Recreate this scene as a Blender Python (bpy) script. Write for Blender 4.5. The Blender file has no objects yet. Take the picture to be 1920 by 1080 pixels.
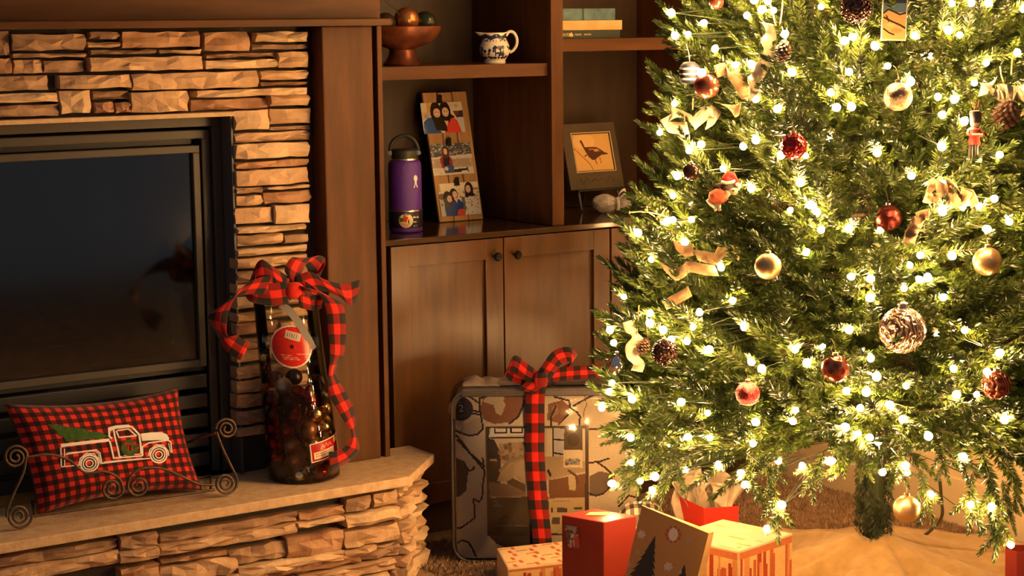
import bpy, bmesh, math, random
import numpy as np
from mathutils import Vector, Matrix, Euler
from mathutils.bvhtree import BVHTree

random.seed(7)
RNG = np.random.default_rng(11)
SC = bpy.context.scene
COL = SC.collection
PI = math.pi

# ------------------------------------------------------------------ camera
FPX, YAW, PITCH, ROLL, CAMZ = 3465.5, 0.58242, 0.14073, 0.011235, 1.39
def _axes():
    cy, sy, cp, sp = math.cos(YAW), math.sin(YAW), math.cos(PITCH), math.sin(PITCH)
    fwd = np.array([sy*cp, cy*cp, -sp]); right = np.array([cy, -sy, 0.0]); down = np.cross(fwd, right)
    c, s = math.cos(ROLL), math.sin(ROLL)
    return np.array([c*right + s*down, -s*right + c*down, fwd])
RC = _axes()
CAM = np.array([0.0, 0.0, CAMZ])
cam_data = bpy.data.cameras.new('camera')
cam_data.sensor_width = 36.0
cam_data.lens = 36.0*FPX/1920.0
cam_data.clip_start = 0.05
cam_data.clip_end = 60
cam = bpy.data.objects.new('camera', cam_data)
COL.objects.link(cam)
_m = Matrix.Identity(4)
for i in range(3):
    _m[i][0] = RC[0][i]; _m[i][1] = -RC[1][i]; _m[i][2] = -RC[2][i]; _m[i][3] = CAM[i]
cam.matrix_world = _m
SC.camera = cam

def ray(px, py):
    return RC.T @ np.array([(px-960)/FPX, (py-540)/FPX, 1.0])
def at(px, py, axis, value):
    """the point of the plane  axis = value  that a photograph pixel looks at"""
    d = ray(px, py)
    return CAM + (value-CAM[axis])/d[axis]*d
def at_dist(px, py, t):
    return CAM + t*ray(px, py)

# ------------------------------------------------------------------ world, exposure
world = bpy.data.worlds.new('room_dusk'); SC.world = world
world.use_nodes = True
_bg = world.node_tree.nodes['Background']
_bg.inputs[0].default_value = (0.90, 0.92, 1.0, 1)
_bg.inputs[1].default_value = WORLD_STRENGTH = 0.14
SC.view_settings.view_transform = 'Standard'
SC.view_settings.look = 'None'
SC.view_settings.exposure = 0.0
SC.view_settings.gamma = 1.0
SC.view_settings.use_curve_mapping = False
BULB_STRENGTH = 720.0
BULB_COLOR = (1.0, 0.545, 0.20)
try:
    SC.cycles.use_denoising = True
    SC.cycles.sample_clamp_indirect = 4.0
    SC.cycles.max_bounces = 7
    SC.cycles.transparent_max_bounces = 16
    SC.cycles.caustics_reflective = False
    SC.cycles.caustics_refractive = False
except Exception:
    pass

# ------------------------------------------------------------------ materials
def srgb(r, g, b):
    f = lambda c: (c/255/12.92) if c/255 <= 0.04045 else ((c/255+0.055)/1.055)**2.4
    return (f(r), f(g), f(b))
def mat(name, color, rough=0.5, metal=0.0, color2=None, nscale=8.0, ndetail=4.0, stretch=None, bump=0.0, bscale=60.0,
        spec=0.5, coat=0.0, trans=0.0, ior=1.45, emit=None, estr=0.0, lo=0.35, hi=0.65, sheen=0.0, alpha=1.0, coords='Object'):
    m = bpy.data.materials.new(name); m.use_nodes = True
    nt = m.node_tree; b = nt.nodes['Principled BSDF']
    b.inputs['Base Color'].default_value = (*color, 1)
    b.inputs['Roughness'].default_value = rough
    b.inputs['Metallic'].default_value = metal
    b.inputs['Specular IOR Level'].default_value = spec
    b.inputs['IOR'].default_value = ior
    b.inputs['Coat Weight'].default_value = coat
    b.inputs['Coat Roughness'].default_value = 0.12
    b.inputs['Transmission Weight'].default_value = trans
    b.inputs['Sheen Weight'].default_value = sheen
    b.inputs['Alpha'].default_value = alpha
    if emit:
        b.inputs['Emission Color'].default_value = (*emit, 1); b.inputs['Emission Strength'].default_value = estr
    tc = None
    def coord(sc):
        nonlocal tc
        if tc is None: tc = nt.nodes.new('ShaderNodeTexCoord')
        mp = nt.nodes.new('ShaderNodeMapping')
        if sc: mp.inputs['Scale'].default_value = sc
        nt.links.new(tc.outputs[coords], mp.inputs[0]); return mp.outputs[0]
    if color2:
        n = nt.nodes.new('ShaderNodeTexNoise'); n.inputs['Scale'].default_value = nscale; n.inputs['Detail'].default_value = ndetail
        nt.links.new(coord(stretch), n.inputs['Vector'])
        r = nt.nodes.new('ShaderNodeValToRGB')
        r.color_ramp.elements[0].position = lo; r.color_ramp.elements[0].color = (*color, 1)
        r.color_ramp.elements[1].position = hi; r.color_ramp.elements[1].color = (*color2, 1)
        nt.links.new(n.outputs['Fac'], r.inputs[0]); nt.links.new(r.outputs[0], b.inputs['Base Color'])
    if bump:
        n2 = nt.nodes.new('ShaderNodeTexNoise'); n2.inputs['Scale'].default_value = bscale; n2.inputs['Detail'].default_value = 5
        nt.links.new(coord(stretch), n2.inputs['Vector'])
        bp = nt.nodes.new('ShaderNodeBump'); bp.inputs['Strength'].default_value = bump; bp.inputs['Distance'].default_value = 0.004
        nt.links.new(n2.outputs['Fac'], bp.inputs['Height']); nt.links.new(bp.outputs[0], b.inputs['Normal'])
    return m

def print_mat(name, rough=0.5, spec=0.4, coat=0.0):
    """flat print: the colour comes from the mesh's own colour attribute"""
    m = mat(name, (1, 1, 1), rough, spec=spec, coat=coat)
    nt = m.node_tree; a = nt.nodes.new('ShaderNodeAttribute'); a.attribute_name = 'Col'
    nt.links.new(a.outputs['Color'], nt.nodes['Principled BSDF'].inputs['Base Color']); return m

def check_mat(name, red, dark, black, nu=1.0, nv=1.0, rough=0.85):
    """woven buffalo check along UV: two stripe families, light where neither, darkest where both cross"""
    m = mat(name, red, rough, spec=0.2, sheen=0.15); nt = m.node_tree; b = nt.nodes['Principled BSDF']
    uv = nt.nodes.new('ShaderNodeUVMap'); sp = nt.nodes.new('ShaderNodeSeparateXYZ'); nt.links.new(uv.outputs[0], sp.inputs[0])
    def stripe(out, n):
        a = nt.nodes.new('ShaderNodeMath'); a.operation = 'MULTIPLY'; a.inputs[1].default_value = n
        nt.links.new(out, a.inputs[0])
        f = nt.nodes.new('ShaderNodeMath'); f.operation = 'FRACT'; nt.links.new(a.outputs[0], f.inputs[0])
        g = nt.nodes.new('ShaderNodeMath'); g.operation = 'GREATER_THAN'; g.inputs[1].default_value = 0.5
        nt.links.new(f.outputs[0], g.inputs[0]); return g.outputs[0]
    s1 = stripe(sp.outputs[0], nu); s2 = stripe(sp.outputs[1], nv)
    ad = nt.nodes.new('ShaderNodeMath'); ad.operation = 'ADD'; nt.links.new(s1, ad.inputs[0]); nt.links.new(s2, ad.inputs[1])
    hf = nt.nodes.new('ShaderNodeMath'); hf.operation = 'MULTIPLY'; hf.inputs[1].default_value = 0.5; nt.links.new(ad.outputs[0], hf.inputs[0])
    r = nt.nodes.new('ShaderNodeValToRGB'); r.color_ramp.interpolation = 'CONSTANT'
    e = r.color_ramp.elements; e[0].position = 0; e[0].color = (*red, 1); e[1].position = 0.25; e[1].color = (*dark, 1)
    k = e.new(0.75); k.color = (*black, 1)
    nt.links.new(hf.outputs[0], r.inputs[0]); nt.links.new(r.outputs[0], b.inputs['Base Color']); return m

def pane_mat(name, tint=(1, 1, 1), refl=1.0, rough=0.02, clear=0.92, ior=1.5):
    """thin clear sheet: mostly transparent with a fresnel mirror on top"""
    m = bpy.data.materials.new(name); m.use_nodes = True; nt = m.node_tree; nt.nodes.clear()
    o = nt.nodes.new('ShaderNodeOutputMaterial'); t = nt.nodes.new('ShaderNodeBsdfTransparent'); t.inputs[0].default_value = (*[clear*c for c in tint], 1)
    g = nt.nodes.new('ShaderNodeBsdfGlossy'); g.inputs['Roughness'].default_value = rough
    g.inputs['Color'].default_value = (refl, refl, refl, 1)
    fr = nt.nodes.new('ShaderNodeFresnel'); fr.inputs[0].default_value = ior
    mx = nt.nodes.new('ShaderNodeMixShader')
    nt.links.new(fr.outputs[0], mx.inputs[0]); nt.links.new(t.outputs[0], mx.inputs[1]); nt.links.new(g.outputs[0], mx.inputs[2])
    nt.links.new(mx.outputs[0], o.inputs[0]); return m

M = {}
M['wood'] = mat('stained_alder', (0.064, 0.0235, 0.0066), 0.46, color2=(0.104, 0.040, 0.0125), nscale=3.0, stretch=(9, 9, 1.2), bump=0.06, bscale=22, spec=0.2)
M['wood_h'] = mat('stained_alder_across', (0.064, 0.0235, 0.0066), 0.46, color2=(0.104, 0.040, 0.0125), nscale=3.0, stretch=(1.2, 9, 9), bump=0.06, bscale=22, spec=0.2)
M['wood_door'] = mat('satin_alder_doors', (0.070, 0.027, 0.0075), 0.31, color2=(0.112, 0.045, 0.014), nscale=3.0, stretch=(9, 9, 1.2), bump=0.10, bscale=9, spec=0.55)
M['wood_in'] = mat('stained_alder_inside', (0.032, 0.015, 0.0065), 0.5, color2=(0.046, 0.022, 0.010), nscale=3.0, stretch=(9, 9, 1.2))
M['wood_top'] = mat('varnished_top', (0.045, 0.021, 0.009), 0.13, color2=(0.065, 0.032, 0.013), nscale=3.0, stretch=(1.2, 9, 9), spec=0.6, coat=0.4)
M['stone'] = [mat('ledge_stone_%s' % n, c1, 0.85, color2=c2, nscale=14, bump=0.7, bscale=70, spec=0.25)
              for n, c1, c2 in (('tan', (0.40, 0.245, 0.135), (0.58, 0.385, 0.225)), ('rust', (0.32, 0.165, 0.088), (0.50, 0.29, 0.165)),
                                ('brown', (0.27, 0.165, 0.10), (0.43, 0.27, 0.165)), ('buff', (0.49, 0.325, 0.19), (0.64, 0.46, 0.28)))]
M['mortar'] = mat('dark_mortar', (0.05, 0.04, 0.032), 0.95, bump=0.6, bscale=90)
M['slab'] = mat('hearth_slab_stone', (0.48, 0.32, 0.18), 0.72, color2=(0.58, 0.41, 0.245), nscale=40, bump=0.3, bscale=160, spec=0.3)
M['black'] = mat('black_steel', (0.022, 0.022, 0.024), 0.42, bump=0.1, bscale=300)
M['bronze'] = mat('dark_bronze_steel', (0.05, 0.042, 0.03), 0.45)
M['jamb'] = mat('grey_steel_jamb', (0.075, 0.075, 0.082), 0.5)
M['carpet'] = mat('taupe_carpet', (0.30, 0.185, 0.105), 0.95, color2=(0.44, 0.29, 0.175), nscale=60, bump=1.0, bscale=220, spec=0.1)
M['wall'] = mat('tan_wall_paint', (0.64, 0.49, 0.29), 0.8, bump=0.15, bscale=180, spec=0.2)
M['trim'] = mat('tan_trim_paint', (0.66, 0.51, 0.31), 0.6, spec=0.3)

# ------------------------------------------------------------------ mesh helpers
class MB:
    def __init__(self): self.v = []; self.f = []; self.uv = []; self.has_uv = False
    def add(self, verts, faces, M4=None, uvs=None):
        o = len(self.v)
        if M4 is not None: verts = [tuple(M4 @ Vector(p)) for p in verts]
        self.v += [tuple(map(float, p)) for p in verts]
        self.f += [tuple(o+i for i in q) for q in faces]
        if uvs is not None:
            self.has_uv = True
            for q in faces: self.uv += [uvs[i] for i in q]
        else:
            for q in faces: self.uv += [(0.0, 0.0)]*len(q)
        return self
    def box(self, x0, x1, y0, y1, z0, z1, M4=None):
        return self.add([(x0, y0, z0), (x1, y0, z0), (x1, y1, z0), (x0, y1, z0), (x0, y0, z1), (x1, y0, z1), (x1, y1, z1), (x0, y1, z1)],
                        [(3, 2, 1, 0), (4, 5, 6, 7), (0, 1, 5, 4), (1, 2, 6, 5), (2, 3, 7, 6), (3, 0, 4, 7)], M4)
    def lathe(self, prof, seg=32, M4=None, cap=True, wob=None):
        vs, fs = [], []
        for j, (r, z) in enumerate(prof):
            for i in range(seg):
                a = 2*PI*i/seg; rr = r*(wob(a, j) if wob else 1)
                vs.append((rr*math.cos(a), rr*math.sin(a), z))
        for j in range(len(prof)-1):
            for i in range(seg):
                k = (i+1) % seg; fs.append((j*seg+i, j*seg+k, (j+1)*seg+k, (j+1)*seg+i))
        if cap:
            if prof[0][0] > 1e-5: fs.append(tuple(reversed(range(seg))))
            if prof[-1][0] > 1e-5: fs.append(tuple(range((len(prof)-1)*seg, len(prof)*seg)))
        return self.add(vs, fs, M4)
    def ball(self, c, r, seg=20, rings=12, M4=None, sq=(1, 1, 1)):
        vs, fs = [(0, 0, r*sq[2])], []
        for j in range(1, rings):
            t = PI*j/rings
            for i in range(seg):
                a = 2*PI*i/seg; vs.append((r*sq[0]*math.sin(t)*math.cos(a), r*sq[1]*math.sin(t)*math.sin(a), r*sq[2]*math.cos(t)))
        vs.append((0, 0, -r*sq[2])); n = len(vs)-1
        for i in range(seg):
            fs.append((0, 1+i, 1+(i+1) % seg)); fs.append((n, n-seg+(i+1) % seg, n-seg+i))
        for j in range(rings-2):
            for i in range(seg):
                k = (i+1) % seg; fs.append((1+j*seg+i, 1+(j+1)*seg+i, 1+(j+1)*seg+k, 1+j*seg+k))
        vs = [(x+c[0], y+c[1], z+c[2]) for x, y, z in vs]
        return self.add(vs, fs, M4)
    def tube(self, pts, r, seg=6, closed=False, M4=None):
        pts = [Vector(p) for p in pts]; n = len(pts); vs, fs = [], []
        up = None
        for i, p in enumerate(pts):
            t = (pts[(i+1) % n if closed else min(i+1, n-1)] - pts[(i-1) % n if closed else max(i-1, 0)])
            t = t.normalized() if t.length > 1e-9 else Vector((0, 0, 1))
            if up is None: up = t.orthogonal().normalized()
            up = (up - t*up.dot(t)); up = up.normalized() if up.length > 1e-6 else t.orthogonal().normalized()
            w = t.cross(up); rr = r[i] if isinstance(r, (list, tuple)) else r
            for k in range(seg):
                a = 2*PI*k/seg; vs.append(p + up*(rr*math.cos(a)) + w*(rr*math.sin(a)))
        for i in range(n if closed else n-1):
            j = (i+1) % n
            for k in range(seg):
                l = (k+1) % seg; fs.append((i*seg+k, i*seg+l, j*seg+l, j*seg+k))
        if not closed: fs += [tuple(reversed(range(seg))), tuple(range((n-1)*seg, n*seg))]
        return self.add(vs, fs, M4)
    def prism(self, poly, d0, d1, M4=None):
        """polygon in local x,z pushed along y from d0 to d1 (poly counter-clockwise seen from -y)"""
        n = len(poly)
        vs = [(x, d0, z) for x, z in poly] + [(x, d1, z) for x, z in poly]
        fs = [tuple(range(n)), tuple(reversed(range(n, 2*n)))] + [(i, n+i, n+(i+1) % n, (i+1) % n) for i in range(n)]
        return self.add(vs, fs, M4)
    def grid(self, fn, nu, nv, closed_u=False, uvfn=None, M4=None):
        vs, uv, fs = [], [], []
        for j in range(nv+1):
            for i in range(nu+1):
                u, v = i/nu, j/nv; vs.append(fn(u, v)); uv.append(uvfn(u, v) if uvfn else (u, v))
        for j in range(nv):
            for i in range(nu):
                a = j*(nu+1)+i; fs.append((a, a+1, a+nu+2, a+nu+1))
        return self.add(vs, fs, M4, uv)
    def mesh(self, name, off=None, bevel=0.0, smooth=None, bseg=2, weld=False):
        vs = self.v if off is None else [(x-off[0], y-off[1], z-off[2]) for x, y, z in self.v]
        me = bpy.data.meshes.new(name); me.from_pydata(vs, [], self.f)
        if self.has_uv:
            l = me.uv_layers.new(name='UVMap'); l.data.foreach_set('uv', [c for p in self.uv for c in p])
        if bevel or weld:
            bm = bmesh.new(); bm.from_mesh(me)
            if weld: bmesh.ops.remove_doubles(bm, verts=bm.verts, dist=1e-5)
            if bevel: bmesh.ops.bevel(bm, geom=list(bm.edges), offset=bevel, segments=bseg, profile=0.6, affect='EDGES', clamp_overlap=True)
            bm.to_mesh(me); bm.free()
        if smooth is not None:
            me.polygons.foreach_set('use_smooth', [True]*len(me.polygons))
            if smooth < 3: me.set_sharp_from_angle(angle=smooth)
        me.update(); return me
    def obj(self, name, m, parent=None, world=False, **kw):
        """link as ONE mesh object; world=True: vertices are world positions, parent is an unrotated thing"""
        off = None
        if world and parent is not None:
            q, off = parent, Vector((0, 0, 0))
            while q is not None: off = off + q.location; q = q.parent
        return link(name, self.mesh(name, off, **kw), m, parent)

def link(name, me, m=None, parent=None):
    o = bpy.data.objects.new(name, me); COL.objects.link(o)
    if m is not None:
        me.materials.clear()
        for x in (m if isinstance(m, (list, tuple)) else [m]): me.materials.append(x)
    if parent is not None: o.parent = parent
    return o
def solid(o, t, offset=0.0):
    md = o.modifiers.new('thickness', 'SOLIDIFY'); md.thickness = t; md.offset = offset; return o
def tag(o, label, cat, group=None, kind=None):
    if label: o['label'] = label
    if cat: o['category'] = cat
    if group: o['group'] = group
    if kind: o['kind'] = kind
    return o
def thing(name, label, cat, loc=(0, 0, 0), rot=(0, 0, 0), group=None):
    o = bpy.data.objects.new(name, None); o.empty_display_size = 0.05; COL.objects.link(o)
    o.location = Vector([float(c) for c in loc]); o.rotation_euler = rot
    return tag(o, label, cat, group)
def structure(o): o['kind'] = 'structure'; return o
def copy_thing(root, loc, rot=None, scale=None, label=None):
    r = root.copy(); COL.objects.link(r); r.location = Vector([float(c) for c in loc])
    if rot is not None: r.rotation_euler = rot
    if scale is not None: r.scale = (scale,)*3
    if label: r['label'] = label
    for ch in list(root.children):
        c = ch.copy(); COL.objects.link(c); c.parent = r
        for g in ch.children:
            d = g.copy(); COL.objects.link(d); d.parent = c
    return r
def smooth_path(pts, n=8):
    """Catmull-Rom through the points"""
    P = [np.array(p, float) for p in pts]; P = [2*P[0]-P[1]] + P + [2*P[-1]-P[-2]]; out = []
    for i in range(1, len(P)-2):
        for k in range(n):
            t = k/n; a, b, c, d = P[i-1], P[i], P[i+1], P[i+2]
            out.append(0.5*((2*b)+(-a+c)*t+(2*a-5*b+4*c-d)*t*t+(-a+3*b-3*c+d)*t**3))
    out.append(P[-2]); return out
def ribbon(mb, pts, wid, n=8, u0=0.0, cross=2):
    """band through pts = [(point, width vector), ...]; UV u runs along in widths, v across"""
    c = smooth_path([p for p, w in pts], n); w = smooth_path([np.array(w, float) for p, w in pts], n)
    vs, uv, fs = [], [], []; s = u0; k = cross+1
    for i, (p, q) in enumerate(zip(c, w)):
        if i: s += np.linalg.norm(c[i]-c[i-1])/wid
        q = q/max(np.linalg.norm(q), 1e-9)*wid*min(1.0, np.linalg.norm(q))
        for j in range(k):
            t = j/cross; vs.append(p + q*(t-0.5)); uv.append((s, t+1/3))
    for i in range(len(c)-1):
        for j in range(cross): fs.append((i*k+j, i*k+j+1, (i+1)*k+j+1, (i+1)*k+j))
    mb.add(vs, fs, None, uv); return mb
def text_mesh(name, body, size, m, parent, loc, rot, extrude=0.0003, align='CENTER'):
    cu = bpy.data.curves.new(name, 'FONT'); cu.body = body; cu.size = size; cu.extrude = extrude; cu.align_x = align; cu.align_y = 'CENTER'
    cu.resolution_u = 3
    t = bpy.data.objects.new(name, cu); COL.objects.link(t)
    dg = bpy.context.evaluated_depsgraph_get(); me = bpy.data.meshes.new_from_object(t.evaluated_get(dg))
    bpy.data.objects.remove(t); bpy.data.curves.remove(cu)
    o = link(name, me, m, parent); o.location = loc; o.rotation_euler = rot; return o

# painting of flat prints on a small grid of coloured faces
class Print:
    def __init__(s, w, h, nx, ny, base): s.w, s.h, s.nx, s.ny = w, h, nx, ny; s.a = np.empty((ny, nx, 3)); s.a[:] = base; \
        s.X, s.Y = np.meshgrid((np.arange(nx)+0.5)/nx, (np.arange(ny)+0.5)/ny)      # x to the right, y downwards, 0..1
    def ell(s, cx, cy, rx, ry, c, rot=0.0):
        dx, dy = s.X-cx, (s.Y-cy)*s.h/s.w; ry = ry*s.h/s.w
        x = dx*math.cos(rot)+dy*math.sin(rot); y = -dx*math.sin(rot)+dy*math.cos(rot)
        s.a[(x/rx)**2+(y/ry)**2 < 1] = c; return s
    def rect(s, x0, y0, x1, y1, c): s.a[(s.X >= x0) & (s.X < x1) & (s.Y >= y0) & (s.Y < y1)] = c; return s
    def poly(s, pts, c):
        ins = np.zeros(s.X.shape, bool); n = len(pts)
        for i in range(n):
            (x0, y0), (x1, y1) = pts[i], pts[(i+1) % n]
            if y0 == y1: continue
            hit = ((y0 > s.Y) != (y1 > s.Y)) & (s.X < (x1-x0)*(s.Y-y0)/(y1-y0)+x0); ins ^= hit
        s.a[ins] = c; return s
    def line(s, pts, r, c):
        k = s.h/s.w
        for (x0, y0), (x1, y1) in zip(pts[:-1], pts[1:]):
            dx, dy = x1-x0, (y1-y0)*k; L = max(dx*dx+dy*dy, 1e-12)
            t = np.clip(((s.X-x0)*dx+(s.Y-y0)*k*dy)/L, 0, 1)
            s.a[((s.X-x0-t*dx)**2+((s.Y-y0)*k-t*dy)**2) < r*r] = c
        return s
    def grain(s, amt): s.a *= 1+amt*(RNG.random(s.X.shape)[..., None]-0.5); return s
    def obj(s, name, m, parent, fn=None, both=False):
        """fn(u, v) -> local point (u to the right, v upwards); default: flat in local x,z, facing -y"""
        nx, ny = s.nx, s.ny
        if fn is None: fn = lambda u, v: ((u-0.5)*s.w, 0.0, v*s.h)
        vs = [fn(i/nx, j/ny) for j in range(ny+1) for i in range(nx+1)]
        fs = [(j*(nx+1)+i, j*(nx+1)+i+1, (j+1)*(nx+1)+i+1, (j+1)*(nx+1)+i) for j in range(ny) for i in range(nx)]
        me = bpy.data.meshes.new(name); me.from_pydata([tuple(map(float, p)) for p in vs], [], fs)
        at_ = me.color_attributes.new('Col', 'FLOAT_COLOR', 'CORNER')
        c = np.ones((ny, nx, 4), np.float32); c[..., :3] = np.clip(s.a[::-1], 0, 1)
        at_.data.foreach_set('color', np.repeat(c.reshape(-1, 4), 4, axis=0).ravel())
        me.update(); return link(name, me, m, parent)

# ================================================================== ROOM SHELL
WX = 3.787            # face of the side wall
def structure_box(name, m, *b, bevel=0.0):
    return structure(MB().box(*b).obj(name, m, bevel=bevel))
floor = structure_box('floor', M['carpet'], -1.5, 4.2, -1.5, 4.74, -0.05, 0.0)
wall_back = structure_box('wall_back', M['wall'], -1.5, 4.2, 4.66, 4.74, 0.0, 2.6)
wall_right = structure_box('wall_right', M['wall'], WX, WX+0.1, 0.6, 4.66, 0.0, 2.6)
baseboard_right = structure_box('baseboard_right', M['trim'], WX-0.014, WX, 0.6, 4.2, 0.0, 0.135, bevel=0.004)

# carpet pile: thousands of short tufts where the carpet is seen close
def carpet_pile():
    vs, fs = [], []
    n = 0
    def tuft(x, y):
        a = RNG.random()*2*PI; h = 0.008+0.007*RNG.random(); w = 0.0035+0.002*RNG.random()
        lx, ly = (RNG.random(2)-0.5)*0.011; o = len(vs)
        c, s = math.cos(a)*w, math.sin(a)*w
        vs.extend([(x-c, y-s, 0), (x+c, y+s, 0), (x+lx, y+ly, h)]); fs.append((o, o+1, o+2))
    for _ in range(60000):
        tuft(2.35+RNG.random()*(WX-0.02-2.35), 2.75+RNG.random()*1.45)
    me = bpy.data.meshes.new('carpet_pile'); me.from_pydata(vs, [], fs)
    o = link('carpet_pile', me, M['carpet'], floor); o['kind'] = 'stuff'
carpet_pile()

# ------------------------------------------------------------------ ledge stone
def stone_mesh(w, h, d, seed, rough=0.007):
    """a split-faced ledge stone: local x 0..w, z 0..h, face near y = 0, back at y = d"""
    r = np.random.default_rng(seed)
    nx = int(np.clip(w/0.028, 3, 9)); nz = 3 if h > 0.022 else 2
    vs, fs = [], []; k = nx+1
    tilt = (r.random()-0.5)*0.010; sag = (r.random(2)-0.5)*0.006
    for j in range(nz+1):
        for i in range(nx+1):
            edge = (i in (0, nx)) + (j in (0, nz))
            x = w*i/nx + (0 if i in (0, nx) else (r.random()-0.5)*0.4*w/nx); z = h*j/nz + (0 if j in (0, nz) else (r.random()-0.5)*0.3*h/nz)
            y = (r.random()-0.6)*rough*2 + tilt*(j/nz-0.5)*h/0.05 + sag[0]*math.sin(3*i/nx) + 0.0042*edge
            if j == nz: z -= r.random()*0.0035
            if j == 0: z += r.random()*0.0035
            if i == nx: x -= r.random()*0.003
            vs.append((x, y, z))
    for j in range(nz):
        for i in range(nx):
            a = j*k+i
            fs += [(a, a+1, a+k+1), (a, a+k+1, a+k)] if r.random() < 0.5 else [(a, a+1, a+k), (a+1, a+k+1, a+k)]
    rim = list(range(k)) + [j*k+nx for j in range(1, nz+1)] + [nz*k+i for i in range(nx-1, -1, -1)] + [j*k for j in range(nz-1, 0, -1)]
    o = len(vs)
    for i in rim: vs.append((vs[i][0], d, vs[i][2]))
    n = len(rim)
    for q in range(n): fs.append((rim[(q+1) % n], rim[q], o+q, o+(q+1) % n))
    me = bpy.data.meshes.new('stone'); me.from_pydata(vs, [], fs); me.update(); return me
_stone_seed = [100]
def stone(parent, x0, x1, z0, z1, y, depth=0.05, rough=0.007, shade=None, rz=0.0):
    _stone_seed[0] += 1; s = _stone_seed[0]
    me = stone_mesh(max(x1-x0-0.0025, 0.012), max(z1-z0-0.0025, 0.008), depth, s, rough)
    o = link('stone', me, M['stone'][shade if shade is not None else [0, 0, 1, 2, 3, 0, 2, 1][s*7 % 8]], parent)
    o.location = Vector((x0+0.00125, y, z0+0.00125)) - parent.location; o.rotation_euler = (0, 0, rz); return o

# ------------------------------------------------------------------ FIREPLACE
SY = 4.165
fireplace = thing('fireplace', 'stacked ledge stone fireplace surround around the dark firebox under the wooden mantel', 'fireplace', (1.5, 4.2, 0.0))
_b = MB()
_b.box(0.35, 2.16, 4.19, 4.52, 1.185, 1.75); _b.box(1.935, 2.16, 4.19, 4.52, 0.0, 1.185); _b.box(0.35, 0.93, 4.19, 4.52, 0.0, 1.185)
_b.obj('backing', M['mortar'], fireplace, world=True)
# px rectangles of the first enlargement (2.667 x) with how far each stone stands proud (m)
ST1 = [(-60, 152, 52, 285, 0, 2), (62, 165, 432, 258, .012, 2), (450, 155, 607, 203, .002, 2), (440, 205, 610, 242, .008, 0), (612, 153, 1005, 243, .010, 1),
 (1022, 155, 1252, 259, .014, 1), (1283, 153, 1545, 214, .006, 3), (1262, 216, 1545, 252, -.008, 2), (70, 261, 437, 294, .016, 0), (455, 244, 800, 277, .004, 2),
 (802, 244, 1014, 274, .010, 0), (1030, 260, 1385, 292, -.002, 1), (1398, 254, 1550, 342, .012, 0), (-60, 288, 62, 373, .008, 1), (70, 295, 216, 371, .0, 0),
 (220, 296, 427, 369, .006, 2), (452, 279, 1024, 358, .022, 0), (1029, 293, 1396, 348, .018, 3), (-60, 376, 250, 457, .002, 2), (304, 370, 662, 447, .018, 0),
 (662, 357, 1294, 450, .020, 0), (1303, 346, 1548, 402, .006, 0), (1308, 405, 1548, 432, -.002, 1), (-60, 461, 300, 518, .014, 3), (304, 449, 462, 572, .006, 3),
 (465, 449, 652, 503, -.004, 2), (480, 505, 577, 572, .012, 1), (580, 507, 668, 570, .010, 1), (663, 453, 950, 566, .016, 0), (985, 440, 1545, 486, .022, 3),
 (953, 489, 1352, 553, -.010, 1), (1357, 470, 1558, 536, .012, 0), (-60, 520, 298, 590, .004, 2), (1178, 546, 1350, 653, .012, 3), (1354, 538, 1558, 622, .004, 0),
 (1352, 624, 1558, 655, -.006, 2), (1172, 655, 1558, 712, -.002, 0), (1186, 711, 1552, 794, .018, 3), (1178, 797, 1552, 842, .004, 1), (1185, 840, 1552, 928, .012, 0),
 (1183, 932, 1322, 971, .006, 2), (1338, 925, 1560, 950, .018, 3), (1188, 974, 1320, 1032, .010, 0), (1322, 953, 1560, 1017, .0, 1), (1178, 1034, 1372, 1122, .006, 0),
 (1378, 1019, 1556, 1122, .014, 3), (1192, 1124, 1540, 1164, .018, 3), (1192, 1167, 1420, 1230, .004, 0), (1424, 1167, 1545, 1222, .010, 2), (1190, 1232, 1545, 1276, .016, 3),
 (1186, 1279, 1545, 1338, .012, 0), (1186, 1341, 1545, 1412, .004, 2), (1186, 1415, 1350, 1470, .012, 0), (1353, 1415, 1545, 1482, .0, 1), (1186, 1474, 1350, 1545, .006, 3),
 (1353, 1485, 1545, 1530, .012, 2), (1186, 1548, 1545, 1600, .014, 0), (1186, 1603, 1400, 1675, .004, 1), (1403, 1603, 1545, 1660, .010, 0), (1186, 1678, 1545, 1735, .010, 2),
 (1186, 1738, 1380, 1810, .004, 0), (1383, 1738, 1545, 1800, .012, 1), (1186, 1813, 1545, 1880, .008, 2), (1186, 1883, 1545, 1950, .004, 0), (1186, 1953, 1545, 2030, .010, 1),
 (1186, 2033, 1545, 2110, .006, 2), (1186, 2113, 1545, 2170, .006, 0)]
for x0, y0, x1, y1, pr, sh in ST1:
    K = 8/3; xm, ym = (x0+x1)/2/K, (y0+y1)/2/K
    yy = SY-pr
    X0, X1 = at(x0/K, ym, 1, yy)[0], at(x1/K, ym, 1, yy)[0]; Z1, Z0 = at(xm, y0/K, 1, yy)[2], at(xm, y1/K, 1, yy)[2]
    X1 = min(X1, 2.152); Z0 = max(Z0, 0.283)
    if Z1-Z0 > 0.01: stone(fireplace, X0, X1, Z0, Z1, yy, 4.2-yy, shade=sh)
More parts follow.
